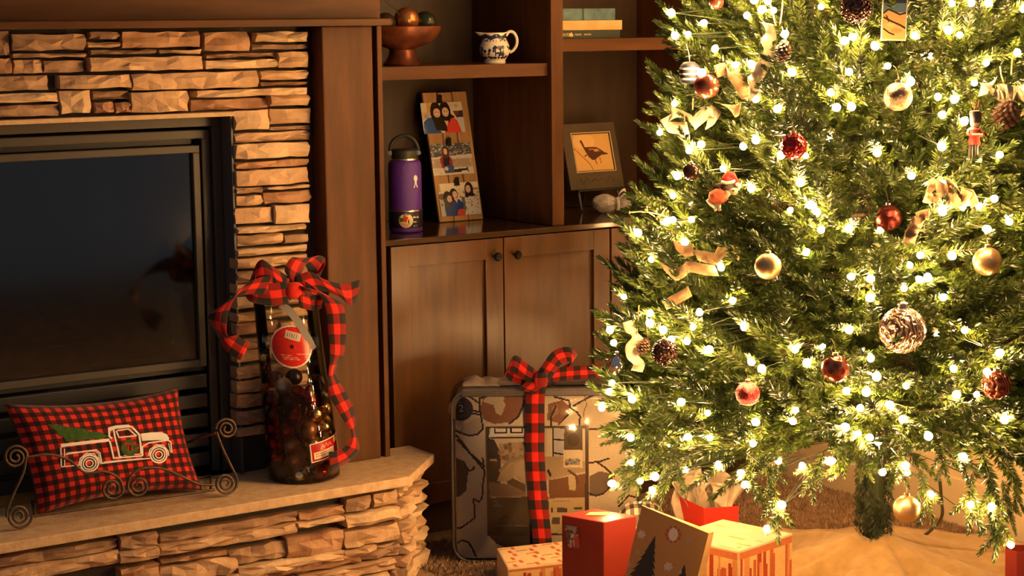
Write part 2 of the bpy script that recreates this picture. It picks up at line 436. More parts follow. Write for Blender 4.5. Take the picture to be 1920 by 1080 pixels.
# courses beyond the frame on the far side and above the mantel line
for z0, z1 in ((1.19, 1.24), (1.24, 1.27), (1.27, 1.33), (1.33, 1.36), (1.36, 1.40)):
    x = 0.4
    while x < 1.19:
        w = min(0.12+0.22*random.random(), 1.215-x)
        stone(fireplace, x, x+w, z0, z1, SY-random.random()*0.018, 0.05); x += w+0.002
z = 0.283
while z < 1.18:
    h = 0.03+0.04*random.random(); h = min(h, 1.19-z); x = 0.4
    while x < 0.9:
        w = min(0.15+0.2*random.random(), 0.925-x)
        if w > 0.03: stone(fireplace, x, x+w, z, z+h, SY-random.random()*0.018, 0.05)
        x += w+0.002
    z += h
MB().box(0.93, 1.93, 4.15, 4.24, 1.180, 1.191).obj('lintel', M['slab'], fireplace, world=True, bevel=0.002)

# ------------------------------------------------------------------ FIREBOX INSERT
insert = thing('firebox_insert', 'dark glass-fronted firebox insert with stepped metal frame set in the stone', 'fireplace insert', (1.45, 4.30, 0.28))
def frame(mb, x0, x1, z0, z1, w, y0, y1, bottom=True):
    mb.box(x0, x1, y0, y1, z1-w, z1); mb.box(x1-w, x1, y0, y1, z0, z1-w); mb.box(x0, x0+w, y0, y1, z0, z1-w)
    if bottom: mb.box(x0+w, x1-w, y0, y1, z0, z0+w)
    return mb
FX0, FX1 = 0.95, 1.925
frame(MB(), FX0, FX1, 0.281, 1.178, 0.024, 4.225, 4.27, False).obj('outer_frame', M['bronze'], insert, world=True, bevel=0.0025)
frame(MB(), FX0+.026, FX1-.026, 0.281, 1.146, 0.022, 4.237, 4.275, False).obj('middle_frame', M['bronze'], insert, world=True, bevel=0.003)
frame(MB(), FX0+.052, FX1-.056, 0.555, 1.108, 0.018, 4.232, 4.262).obj('door_frame', M['bronze'], insert, world=True, bevel=0.002)
MB().box(1.9255, 1.931, 4.168, 4.232, 0.282, 1.179).obj('side_flange', M['jamb'], insert, world=True)
for k in range(5):
    MB().box(FX0+.05, FX1-.055, 4.236, 4.252, 0.300+k*0.05, 0.335+k*0.05).obj('louver', M['black'], insert, world=True, bevel=0.003)
_s = MB()
_s.box(FX0+.03, FX1-.03, 4.44, 4.46, 0.285, 1.14); _s.box(FX1-.062, FX1-.055, 4.265, 4.44, 0.55, 1.12); _s.box(FX0+.04, FX0+.05, 4.265, 4.44, 0.55, 1.12)
_s.box(FX0+.03, FX1-.03, 4.265, 4.44, 1.11, 1.13); _s.box(FX0+.03, FX1-.03, 4.262, 4.44, 0.54, 0.555)
_s.obj('fire_chamber', M['black'], insert, world=True)
M['glass_fire'] = pane_mat('smoked_fire_glass', (0.6, 0.6, 0.6), 0.95, 0.10, ior=1.8)
MB().box(FX0+.068, FX1-.072, 4.244, 4.248, 0.571, 1.092).obj('glass', M['glass_fire'], insert, world=True)
M['log'] = mat('ceramic_log', (0.16, 0.12, 0.09), 0.9, color2=(0.30, 0.25, 0.2), nscale=14, bump=0.8, bscale=40)
def log(p0, p1, r):
    q = [np.array(p0)+(np.array(p1)-np.array(p0))*t + np.array([0, 0.004*math.sin(9*t), 0.008*math.sin(7*t+1)]) for t in np.linspace(0, 1, 9)]
    MB().tube(q, [r*(0.85+0.2*random.random()) for _ in q], 9).obj('log', M['log'], insert, world=True, smooth=1.0)
log((1.22, 4.36, 0.60), (1.76, 4.33, 0.605), 0.036); log((1.30, 4.38, 0.665), (1.66, 4.37, 0.69), 0.032)
log((1.34, 4.31, 0.655), (1.52, 4.39, 0.765), 0.024); log((1.60, 4.31, 0.65), (1.46, 4.40, 0.79), 0.022)
M['chrome'] = mat('polished_chrome', (0.8, 0.75, 0.68), 0.12, 1.0)
for px, py in ((361, 567), (325, 641)):  # added chrome balls standing in for reflected glints of the tree lights
    p = at(px, py, 1, 4.285); MB().ball(p, 0.007, 12, 8, sq=(0.8, 1, 1.2)).obj('glint_ball', M['chrome'], insert, world=True, smooth=3.1)

# ------------------------------------------------------------------ HEARTH
hearth = thing('hearth', 'raised ledge stone hearth with a tan slab top and cut corner below the firebox', 'hearth', (1.4, 4.0, 0.0))
HZ = 0.28; slab_poly = [(0.2, 3.903), (2.258, 3.903), (2.435, 4.078), (2.435, 4.205), (0.2, 4.205)]
def slab(poly, z0, z1):
    n = len(poly); b = MB()
    b.add([(x, y, z0) for x, y in poly]+[(x, y, z1) for x, y in poly], [tuple(reversed(range(n))), tuple(range(n, 2*n))]+[(i, (i+1) % n, n+(i+1) % n, n+i) for i in range(n)])
    return b
slab(slab_poly, HZ-0.024, HZ).obj('slab', M['slab'], hearth, world=True, bevel=0.003)
slab([(0.2, 3.96), (2.235, 3.96), (2.395, 4.11), (2.395, 4.19), (0.2, 4.19)], 0.0, HZ-0.024).obj('backing', M['mortar'], hearth, world=True)
# enlargement 3 of the photograph (x 2.667, from y = 675): left x, top and bottom there, right x, proud, shade
ST2 = [(-120, 1005, 1070, 590, .000, 2), (600, 880, 962, 792, .006, 2), (-120, 1075, 1150, 605, .014, 0), (604, 964, 1032, 802, .022, 0), (800, 868, 930, 1490, -.004, 2), (1492, 757, 815, 1727, -.004, 1),
 (1733, 692, 768, 1862, .006, 2), (1868, 668, 745, 2060, .008, 0), (805, 932, 992, 1490, .020, 0), (1492, 818, 852, 1730, .018, 3), (1737, 778, 848, 2060, .020, 3), (804, 1000, 1036, 1140, .0, 1),
 (1142, 950, 1040, 1432, .004, 2), (1438, 893, 1005, 1722, .014, 1), (1724, 860, 950, 2060, .006, 0), (804, 1040, 1142, 1196, .010, 0), (1200, 1043, 1102, 1726, .022, 3), (1730, 955, 1000, 1893, .020, 0),
 (1897, 935, 985, 2060, .008, 2), (604, 1044, 1125, 800, .008, 1)]
HY = 3.93; XC = 2.24
for x0, y0, y1, x1, pr, sh in ST2:
    K = 8/3; yy = HY-pr; sl = -0.155*(x1-x0)
    A, B, D = at(x0/K, 675+y0/K, 1, yy), at(x0/K, 675+y1/K, 1, yy), at(x1/K, 675+(y0+sl)/K, 1, yy)
    z1 = min(A[2], 0.2545); z0 = max(B[2], 0.0)
    if z1-z0 > 0.008: stone(hearth, A[0], min(D[0], XC), z0, z1, yy, 3.98-yy, rough=0.008, shade=sh)
# the lower courses, out of the frame or behind the gifts, and the far end
for z0, z1 in ((0.0, 0.045), (0.045, 0.075), (0.075, 0.112)):
    x = 0.25
    while x < XC-0.03:
        w = min(0.15+0.3*random.random(), XC-x); stone(hearth, x, x+w, z0, z1, HY-random.random()*0.02, 0.06, rough=0.008); x += w+0.002
for z0, z1 in ((0.112, 0.15), (0.15, 0.2), (0.2, 0.254)):
    x = 0.25
    while x < 1.1:
        w = min(0.15+0.3*random.random(), 1.12-x)
        if w > 0.03: stone(hearth, x, x+w, z0, z1, HY-random.random()*0.02, 0.06, rough=0.008)
        x += w+0.002
for k, (z0, z1, pr, sh) in enumerate(((0.222, 0.254, -.006, 3), (0.196, 0.221, .006, 0), (0.160, 0.195, .002, 3), (0.135, 0.159, .010, 3), (0.100, 0.134, .004, 0), (0.074, 0.099, .012, 3), (0.040, 0.073, .004, 0), (0.0, 0.039, .012, 3))):
    c = 0.7071; bx, by = XC+0.006+pr*c, HY-0.004-pr*c
    s = stone(hearth, bx, bx+0.222, z0, z1, by, 0.05, rough=0.012, shade=sh, rz=PI/4)
# stones of the far return
for z0, z1 in ((0.0, 0.06), (0.06, 0.11), (0.11, 0.16), (0.16, 0.2), (0.2, 0.254)):
    s = stone(hearth, 2.40, 2.40+0.09, z0, z1, 4.10, 0.03, rough=0.008, rz=PI/2)

# ------------------------------------------------------------------ MANTEL
mantel = thing('mantel', 'dark stained wooden mantel with a wide pilaster, frieze board and projecting moulding', 'mantel', (2.2, 4.15, 0.28))
PY = 4.12
MB().box(0.35, 2.3245, PY, 4.19, 1.412, 1.78).obj('frieze_board', M['wood_h'], mantel, world=True, bevel=0.0025)
MB().box(0.35, 2.321, 4.060, 4.19, 1.395, 1.4125).obj('moulding', M['wood_h'], mantel, world=True, bevel=0.0025)
MB().box(2.157, 2.300, PY, 4.195, 0.2805, 1.3945).obj('pilaster', M['wood'], mantel, world=True, bevel=0.004)
MB().box(2.300, 2.313, PY+0.022, 4.195, 0.2805, 1.3945).obj('groove_strip', M['wood'], mantel, world=True)
MB().box(2.313, 2.3275, PY, 4.208, 0.2805, 1.3945).obj('edge_strip', M['wood'], mantel, world=True, bevel=0.0022)

# ------------------------------------------------------------------ BASE CABINETS, COUNTERTOP, BOOKCASE
CZ = 0.836
M['knob'] = mat('dark_bronze_knob', (0.03, 0.024, 0.02), 0.3, 0.8)
def base_cabinet(x0, x1, doors, label):
    t = thing('base_cabinet', label, 'cabinet', (x0, 4.3, 0.0))
    b = MB(); b.box(x0, x1, 4.236, 4.64, 0.09, CZ-0.0165); b.box(x0, x1, 4.29, 4.64, 0.0, 0.09)
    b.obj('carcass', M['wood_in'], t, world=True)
    for dx0, dx1, knob in doors:
        z0, z1 = 0.105, 0.8165; sw = 0.056; y0, y1 = 4.213, 4.2352
        d = MB()
        d.box(dx0, dx0+sw, y0, y1, z0, z1); d.box(dx1-sw, dx1, y0, y1, z0, z1); d.box(dx0+sw, dx1-sw, y0, y1, z1-sw, z1); d.box(dx0+sw, dx1-sw, y0, y1, z0, z0+sw)
        do = d.obj('door', M['wood_door'], t, world=True, bevel=0.0012)
        MB().box(dx0+sw-.002, dx1-sw+.002, y0+0.0115, y1-0.004, z0+sw-.002, z1-sw+.002).obj('panel', M['wood_door'], do, world=True)
        if knob:
            kx = dx1-0.031 if knob > 0 else dx0+0.031
            MB().lathe([(0.004, 0), (0.0045, 0.012), (0.009, 0.016), (0.0125, 0.021), (0.0125, 0.025), (0.0095, 0.029), (0.0, 0.030)], 20,
                       Matrix.Translation((kx, y0, z1-0.048)) @ Matrix.Rotation(PI/2, 4, 'X')).obj('knob', M['knob'], do, world=True, smooth=0.7)
    return t
base_cabinet(2.335, 3.112, [(2.394, 2.7465, 1), (2.7505, 3.1095, -1)], 'dark wooden base cabinet with two knobbed shaker doors behind the bedding bag')
base_cabinet(3.114, WX-0.002, [(3.116, 3.45, 1), (3.454, WX-0.005, -1)], 'dark wooden base cabinet behind the christmas tree in the corner')
ct = MB().box(2.335, WX-0.002, 4.210, 4.64, CZ-0.0155, CZ).obj('countertop', M['wood_top'], bevel=0.0018)
tag(ct, 'long glossy dark wooden countertop over the base cabinets', 'countertop')
bookcase = thing('bookcase', 'dark wooden built-in bookcase with open shelves above the countertop', 'bookcase', (2.9, 4.4, CZ))
def bk(name, m, *b, bevel=0.0015): return MB().box(*b).obj(name, m, bookcase, world=True, bevel=bevel)
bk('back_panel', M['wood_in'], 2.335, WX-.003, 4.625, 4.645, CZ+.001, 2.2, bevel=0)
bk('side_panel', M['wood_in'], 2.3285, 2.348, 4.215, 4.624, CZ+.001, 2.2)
for x in (2.916, 3.52): bk('divider', M['wood'], x, x+0.040, 4.218, 4.624, CZ+.001, 2.2)
for x0, x1, z0, z1 in ((2.3485, 2.9155, 1.253, 1.288), (2.9565, 3.5195, 1.318, 1.353), (3.5605, WX-.003, 1.253, 1.288), (2.3485, 2.9155, 1.68, 1.715), (2.9565, 3.5195, 1.70, 1.735)):
    bk('shelf', M['wood_h'], x0, x1, 4.236, 4.624, z0, z1)
bk('top_panel', M['wood_h'], 2.335, WX-.003, 4.218, 4.624, 2.2, 2.22)

# ================================================================== CHRISTMAS TREE
TX, TY = 3.143, 3.179
M['needle'] = mat('fir_needles', (0.024, 0.050, 0.008), 0.36, color2=(0.080, 0.112, 0.016), nscale=7.0, lo=0.35, hi=0.7, spec=0.55)
M['needle_in'] = mat('inner_fir_needles', (0.036, 0.042, 0.010), 0.5, color2=(0.075, 0.072, 0.020), nscale=9.0, spec=0.4)
M['bark'] = mat('brown_twig', (0.055, 0.034, 0.018), 0.8)
def needles(p0, d, up, length, dens, nl, nw, rng, curve=0.0, spread=0.95, bare=0.0):
    """numpy block of needles on one twig: returns (n,4,3) kite quads and the twig's centre line"""
    d = np.array(d, float); d /= np.linalg.norm(d); up = np.array(up, float); up -= d*np.dot(up, d); up /= np.linalg.norm(up); w = np.cross(d, up)
    n = int(length*dens); t = np.sort(rng.random(n))*(1-bare)+bare
    base = p0 + np.outer(t*length, d) + np.outer(curve*(t*length)**2/0.2, up)
    a = rng.random(n)*2*PI
    rad = np.outer(np.cos(a), w) + np.outer(np.sin(a)*0.72, up)
    ang = spread*(1-0.55*t**3)*(0.8+0.35*rng.random(n))
    L = nl*(0.75+0.45*rng.random(n))*(1-0.45*t**4)
    dr = d*np.cos(ang)[:, None] + rad*np.sin(ang)[:, None]; dr[:, 2] += 0.08
    tip = base + dr*L[:, None]
    sd = np.cross(dr, rng.normal(size=(n, 3))); sd /= np.linalg.norm(sd, axis=1)[:, None]
    mid = base + dr*(0.45*L)[:, None]
    q = np.stack([base, mid+sd*nw/2, tip, mid-sd*nw/2], 1)
    end = p0 + d*length + up*curve*length**2/0.2
    return q, end
def quads_mesh(name, blocks, tubes):
    """blocks: [(quads, material index)], tubes: MB with twigs (material 1)"""
    q = np.concatenate([b for b, _ in blocks]); mi = np.concatenate([np.full(len(b), k) for b, k in blocks])
    nv = len(q)*4; V = q.reshape(-1, 3); tv = np.array(tubes.v, float).reshape(-1, 3)
    me = bpy.data.meshes.new(name)
    faces = np.arange(nv).reshape(-1, 4).tolist() + [tuple(nv+i for i in f) for f in tubes.f]
    me.from_pydata(np.concatenate([V, tv]).tolist(), [], faces)
    me.polygons.foreach_set('material_index', np.concatenate([mi, np.full(len(tubes.f), 1)]).astype(np.int32)); me.update(); return me
def branch_mesh(seed):
    rng = np.random.default_rng(seed); blocks = []; tb = MB(); L = 0.60
    xs = np.linspace(0, 1, 9); droop = 0.03+0.05*rng.random(); lift = 0.05+0.05*rng.random(); sway = (rng.random()-0.5)*0.08
    axis = np.stack([L*xs, sway*xs**2, -droop*np.sin(PI*xs*0.9)+lift*xs**3], 1)
    tb.tube(axis, [0.0042*(1-0.7*x) for x in xs], 4)
    pos = lambda s: np.array([np.interp(s, xs, axis[:, k]) for k in range(3)])
    tan = lambda s: (pos(min(s+0.03, 1))-pos(max(s-0.03, 0)))
    up = np.array([0, 0, 1.0])
    # the inner, sparser and browner needles along the stem
    for s in np.arange(0.18, 0.62, 0.11):
        q, _ = needles(pos(s), tan(s), up, 0.07, 900, 0.030, 0.0018, rng, spread=1.2); blocks.append((q, 2))
    # tip
    for s in (0.60, 0.74):
        q, _ = needles(pos(s), tan(s), up, 0.10, 1250, 0.027, 0.0042, rng); blocks.append((q, 0))
    q, _ = needles(pos(0.86), tan(0.92), up, 0.135, 1500, 0.027, 0.0043, rng, curve=0.10*rng.random()); blocks.append((q, 0))
    # side twigs all round, mostly in a flat fan
    ss = np.linspace(0.28, 0.86, 13)
    for k, s in enumerate(ss):
        side = 1 if k % 2 else -1
        el = (rng.random()-0.45)*1.3
        t = tan(s); t = t/np.linalg.norm(t); w = np.cross(up, t); w /= np.linalg.norm(w)
        fw = 0.95+0.45*rng.random()
        d = t*fw + side*w*(1-0.3*abs(el))*0.85 + up*el*0.8
        ln = (0.12+0.085*math.sin(PI*min(1, (s-0.2)/0.75)))*(0.8+0.35*rng.random())*(1.15-0.40*max(0, s-0.6)/0.4)
        inner = s < 0.42
        q, e = needles(pos(s), d, up, ln, 1000 if inner else 1350, 0.029 if inner else 0.0265, 0.0022 if inner else 0.0042, rng, curve=(rng.random()-0.3)*0.25, spread=1.1 if inner else 0.95)
        blocks.append((q, 2 if inner else 0)); tb.tube([pos(s), (pos(s)+e)/2, e], [0.002, 0.0016, 0.0008], 3)
        if not inner and rng.random() < 0.45:                                     # a twiglet
            m_ = pos(s)*0.5+e*0.5; d2 = d/np.linalg.norm(d) + w*side*(-0.9) + up*(rng.random()-0.5)
            q, _ = needles(m_, d2, up, ln*0.5, 1350, 0.025, 0.0040, rng); blocks.append((q, 0))
    me = quads_mesh('branch', blocks, tb)
    return me
tree = thing('christmas_tree', 'tall artificial green christmas tree wound with warm lights standing in the corner', 'tree', (TX, TY, 0.0))
NV = 9
branch_data = []
for k in range(NV):
    me = branch_mesh(40+k)
    for m_ in (M['needle'], M['bark'], M['needle_in']): me.materials.append(m_)
    branch_data.append(me)
R_Z = [(0.20, 0.42), (0.34, 0.56), (0.46, 0.645), (0.62, 0.665), (0.86, 0.625), (1.11, 0.575), (1.31, 0.530), (1.45, 0.495), (2.0, 0.26), (2.45, 0.04)]
def tree_r(z): return float(np.interp(z, [a for a, b in R_Z], [b for a, b in R_Z]))
def add_branch(z, az, el, L, k, roll):
    o = bpy.data.objects.new('branch', branch_data[k % NV]); COL.objects.link(o); o.parent = tree
    mt = Matrix.Translation((0, 0, z)) @ Matrix.Rotation(az, 4, 'Z') @ Matrix.Rotation(-el, 4, 'Y') @ Matrix.Rotation(roll, 4, 'X') @ Matrix.Scale(L/0.62, 4)
    o.matrix_local = mt; return o
rb = random.Random(5)
NB = 256; n_low = 206
azg = 0.0
CAMAZ = math.atan2(-TY, -TX)
for i in range(NB):
    if i < n_low:
        u = (i+0.5)/n_low; zt = 0.45 + (1.52-0.45)*(u**1.02)
    else:
        u = (i-n_low+0.5)/(NB-n_low); zt = 1.52+0.9*u
    azg += 2.39996
    az = azg + (rb.random()-0.5)*0.5
    # a few more branches on the room side than against the walls
    df = (az-CAMAZ+PI) % (2*PI)-PI
    az = CAMAZ + df - 0.30*math.sin(df)
    r = tree_r(zt)*(0.84+0.20*rb.random())
    # keep clear of the side wall and the cabinets behind
    cx, cy = math.cos(az), math.sin(az)
    if cx > 0.02: r = min(r, (WX-0.11-TX)/cx)
    if cy > 0.02: r = min(r, (4.12-TY)/cy)
    el = float(np.interp(zt, [0.45, 0.55, 0.8, 1.5, 2.4], [-0.16, -0.06, 0.08, 0.28, 0.9])) + (rb.random()-0.5)*0.42
    L = min(r/max(math.cos(el), 0.35), 0.76)
    zr = zt - L*math.sin(el)*0.92
    add_branch(max(zr, 0.40), az, el, L, i, (rb.random()-0.5)*0.9)
# the tips that make the outline towards the cabinets, and the low tips drooping over the gifts
T_AX = float(RC[2] @ (np.array([TX, TY, 0.7])-CAM))
def branch_to(px, py, dt, el, k):
    tip = at_dist(px, py, T_AX+dt); v = tip-np.array([TX, TY, 0]); d = math.hypot(v[0], v[1])
    L = min(d/math.cos(el), 0.80)*1.0
    add_branch(tip[2]-L*math.sin(el), math.atan2(v[1], v[0]), el, L, k, (rb.random()-0.5)*0.8)
for k, (px, py, dt, el) in enumerate(((1262, 2, 0, .3), (1232, 50, 0, .2), (1240, 88, -.1, .1), (1203, 178, 0, .35), (1200, 262, 0, .05), (1236, 240, -.15, .0), (1235, 305, -.1, .35), (1187, 352, 0, .2), (1180, 418, -.08, .15),
      (1154, 468, 0, .0), (1178, 500, .1, .2), (1158, 522, -.1, .3), (1150, 575, .08, .25), (1126, 632, 0, .0), (1165, 660, -.2, .1), (1122, 700, .05, .1), (1124, 762, 0, -.05), (1118, 800, -.05, -.1), (1150, 850, .0, -.2))):
    branch_to(px, py, dt, el, k+2)
# single drooping sprigs along the lower edge
def sprig_mesh(seed):
    rng = np.random.default_rng(seed); tb = MB(); up = np.array([0, 0, 1.0]); bl_ = []; z0 = np.zeros(3)
    q, e = needles(z0, (1, 0, 0), up, 0.20, 1300, 0.027, 0.0043, rng, curve=0.05); bl_.append((q, 0)); tb.tube([z0, e], [0.0025, 0.001], 4)
    for x, sy in ((0.05, 1), (0.07, -1), (0.11, 1)):
        p0 = np.array([x, 0, 0.0]); q, e = needles(p0, (0.8, 0.6*sy, 0.25*(rng.random()-0.5)), up, 0.09, 1300, 0.025, 0.0042, rng); bl_.append((q, 0)); tb.tube([p0, e], [0.0018, 0.0008], 3)
    return quads_mesh('sprig', bl_, tb)
sprig_data = [sprig_mesh(70+k) for k in range(3)]
for me in sprig_data:
    for m_ in (M['needle'], M['bark'], M['needle_in']): me.materials.append(m_)
def sprig(px, py, qx, qy, dt, k):
    """tip at one pixel, root at another, both dt away from the trunk's depth"""
    a_ = at_dist(qx, qy, T_AX+dt*0.86); b_ = at_dist(px, py, T_AX+dt); v = Vector(b_-a_)
    o = bpy.data.objects.new('sprig', sprig_data[k % 3]); COL.objects.link(o); o.parent = tree
    o.matrix_local = Matrix.Translation(Vector(a_)-tree.location) @ v.to_track_quat('X', 'Z').to_matrix().to_4x4() @ Matrix.Rotation(k*1.3, 4, 'X') @ Matrix.Scale(min(v.length/0.20, 1.15), 4)
for k, g in enumerate(((1150, 895, 1235, 830, -.02), (1178, 872, 1250, 810, -.15), (1157, 938, 1225, 850, -.05), (1232, 950, 1262, 850, -.2), (1285, 925, 1262, 850, -.2), (1205, 905, 1270, 840, -.25), (1130, 835, 1220, 800, -.02),
      (1462, 1015, 1452, 910, -.5), (1430, 925, 1480, 850, -.45), (1500, 930, 1545, 850, -.5), (1385, 905, 1440, 850, -.45), (1478, 905, 1400, 850, -.48), (1440, 950, 1390, 880, -.48),
      (1748, 985, 1725, 880, -.42), (1812, 1003, 1822, 890, -.38), (1842, 985, 1862, 890, -.36), (1876, 1040, 1850, 920, -.35), (1862, 1050, 1880, 940, -.38), (1900, 1000, 1880, 900, -.3), (1680, 910, 1690, 840, -.5), (1640, 905, 1600, 850, -.45), (1552, 890, 1600, 830, -.5), (1780, 905, 1760, 830, -.45), (1915, 960, 1890, 860, -.3))):
    sprig(*g, k)
# trunk: a steel pole wound with a dark green garland
MB().lathe([(0.016, 0.02), (0.016, 2.42), (0.004, 2.44)], 10).obj('pole', M['black'], tree)
tr = np.random.default_rng(3); bl = []
for z in np.arange(0.06, 0.50, 0.012):
    for _ in range(5):
        a = tr.random()*2*PI; p = np.array([0.026*math.cos(a), 0.026*math.sin(a), z])
        q, _ = needles(p, (0.35*math.cos(a), 0.35*math.sin(a), -1.0 if tr.random() < 0.6 else 1.0), (math.cos(a), math.sin(a), 0.1), 0.05, 520, 0.024, 0.0030, tr, spread=0.8); bl.append((q, 0))
_t = MB(); _t.lathe([(0.024, 0.05), (0.026, 0.48)], 10)
me = quads_mesh('trunk_garland', bl, _t)
M['needle_dk'] = mat('dark_garland_needles', (0.028, 0.042, 0.014), 0.6); 
for m_ in (M['needle_dk'], M['needle_dk']): me.materials.append(m_)
link('trunk_garland', me, None, tree)
MB().box(-0.16, 0.16, -0.02, 0.02, 0.002, 0.03).box(-0.02, 0.02, -0.16, 0.16, 0.002, 0.03).lathe([(0.026, 0.03), (0.026, 0.20)], 12).obj('stand', M['black'], tree)

# ---- where the foliage surface is, as the photograph's camera meets it
bpy.context.view_layer.update()
_dg = bpy.context.evaluated_depsgraph_get()
def surface(px, py, default=None, spread=0.0):
    """distance along the ray (unit of camera depth) to the first foliage met; with spread, the nearest over a disc"""
    best = None
    offs = [(0, 0)] if not spread else [(0, 0)]+[(spread*math.cos(k*PI/4), spread*math.sin(k*PI/4)) for k in range(8)]+[(0.5*spread*math.cos(k*PI/2), 0.5*spread*math.sin(k*PI/2)) for k in range(4)]
    for ox, oy in offs:
        d = Vector(ray(px+ox, py+oy)); ok, loc, nrm, idx, ob, mx = SC.ray_cast(_dg, Vector(CAM), d.normalized())
        if ok and ob is not None and ob.parent is not None and ob.parent.name == tree.name:
            t = (loc-Vector(CAM)).length/d.length
            if best is None or t < best: best = t
    return best if best is not None else default
T_AXIS = float(RC[2] @ (np.array([TX, TY, 0.7])-CAM))

# ---- string lights
BULBS = {
 (1120, 0): [(500,90),(720,155),(525,240),(615,230),(795,330),(705,490),(1265,230),(1110,65),(1190,70),(1010,105),(1315,490),(1070,670),(1215,735),(520,700),(985,990),(1070,945),(620,1015),(700,975),(420,895),(930,440),(1040,435),(1150,10),(1060,0)],
 (1520, 0): [(955,25),(1085,20),(1200,20),(1435,60),(930,205),(1005,235),(700,240),(230,275),(285,250),(435,310),(520,445),(260,485),(675,550),(135,625),(175,725),(1105,560),(860,655),(970,670),(890,775),(1035,820),(1185,425),(1395,355),(450,1030),(1275,1045),(885,990),(70,45),(1425,625),(275,720)],
 (1120, 270): [(850,165),(540,215),(510,350),(635,510),(465,525),(510,512),(1370,260),(1300,450),(1410,730),(590,660),(835,835),(275,600),(365,780),(910,1055),(1040,300),(1435,415),(1240,75),(1405,80)],
 (1520, 270): [(15,415),(40,460),(70,580),(260,570),(470,580),(680,215),(880,270),(1025,425),(1060,390),(1135,420),(1240,370),(890,455),(1340,525),(1190,575),(670,820),(735,915),(790,900),(275,895),(405,910),(630,975),(895,1035),(400,1040),(740,750),(955,755)],
 (1120, 540): [(180,60),(355,170),(355,240),(690,165),(445,285),(645,265),(605,360),(755,415),(110,370),(85,285),(100,640),(80,700),(235,750),(30,810),(565,770),(745,845),(1040,500),(1110,545),(1335,415),(1415,505),(1335,825),(1320,900),(1070,905),(1050,1050),(610,1005),(760,1015),(990,265),(225,1010),(500,345)],
 (1520, 540): [(260,280),(80,400),(405,475),(445,600),(240,695),(375,705),(645,660),(335,810),(535,790),(620,885),(235,940),(320,985),(400,1010),(795,1000),(965,545),(985,720),(1120,720),(1040,285),(1275,440),(1190,565),(1310,890)],
 (1120, 780): [(230,315),(640,375),(780,310),(970,385),(390,410),(290,440),(335,475),(100,455),(1385,340),(1245,600),(1105,735),(965,530)],
 (1520, 780): [(135,305),(485,380),(640,335),(810,525),(1080,600),(1220,615),(1420,850),(1030,275)]}
M['bulb'] = mat('lit_bulb', (1, 0.9, 0.7), 0.3, emit=BULB_COLOR, estr=BULB_STRENGTH)
M['wire'] = mat('green_cord', (0.02, 0.035, 0.015), 0.5)
lights = thing('string_lights', 'string of small warm white bulbs on green wire wound through the christmas tree', 'string lights', (TX, TY, 0.0))
def bulb_mesh(r):
    b = MB(); b.lathe([(0.0, -1.0*r), (0.62*r, -0.8*r), (1.0*r, -0.15*r), (0.9*r, 0.45*r), (0.5*r, 1.0*r), (0.0, 1.25*r)], 9); return b.mesh('bulb', smooth=3.1)
bulb_data = [bulb_mesh(r) for r in (0.0088, 0.0076, 0.0066)]
for b in bulb_data: b.materials.append(M['bulb'])
bulb_pts = []
for (ox, oy), lst in BULBS.items():
    for cx, cy in lst:
        px, py = ox+cx/3.6, oy+cy/3.6
        t = surface(px, py, None, 6)
        if t is None:                                                  # beyond the outline: hang it on the nearest foliage
            for rr in (12, 20, 30, 42):
                hits = [(surface(px+rr*math.cos(a), py+rr*math.sin(a)), px+rr*math.cos(a), py+rr*math.sin(a)) for a in np.linspace(0, 2*PI, 12)]
                hits = [h for h in hits if h[0] is not None]
                if hits: t, px, py = hits[0]; break
            else: t = T_AXIS
        bulb_pts.append(at_dist(px, py, t-0.006))
n_seen = len(bulb_pts)
rl = random.Random(9)
while len(bulb_pts) < 296:                                             # the far side, the inside and the part above the frame
    zz = 0.35+2.0*rl.random()**1.25; a = rl.random()*2*PI; r = tree_r(zz)*math.sqrt(0.12+0.75*rl.random())
    p = np.array([TX+r*math.cos(a), TY+r*math.sin(a), zz])
    if p[0] < WX-0.05 and p[1] < 4.15:
        df = (a-CAMAZ+PI) % (2*PI)-PI
        if abs(df) < 1.3 and zz < 1.5 and r > 0.55*tree_r(zz): continue    # those are the ones read off the photograph
        bulb_pts.append(p)
for i, p in enumerate(bulb_pts):
    o = bpy.data.objects.new('bulb', bulb_data[[0, 1, 0, 2, 1][i % 5]]); COL.objects.link(o); o.parent = lights
    o.location = Vector(p)-lights.location; o.rotation_euler = (rl.random()*2.2-0.4, rl.random()*2-1, rl.random()*6)
def wire_runs():
    """green wire from bulb to bulb, height by height, kept just inside the foliage; long gaps run round by the trunk"""
    P = sorted(bulb_pts, key=lambda p: (round(p[2]/0.09), math.atan2(p[1]-TY, p[0]-TX)*(1 if round(p[2]/0.09) % 2 else -1)))
    path = []
    for p, q in zip(P[:-1], P[1:]):
        m_ = (p+q)/2; c = np.array([TX, TY, m_[2]]); far = np.linalg.norm(p-q)
        k = 0.42 if far < 0.34 else 0.8
        path += [p+(c-p)*0.02, p+(c-p)*k*0.8+(q-p)*0.12, m_+(c-m_)*k, q+(c-q)*k*0.8+(p-q)*0.12]
    for q in path:
        if math.hypot(q[0]-TX, q[1]-TY) < 0.9*tree_r(max(q[2], 0.2)): q[2] = max(q[2], 0.40)
    MB().tube(path, 0.0012, 3).obj('wire', M['wire'], lights, world=True)
wire_runs()

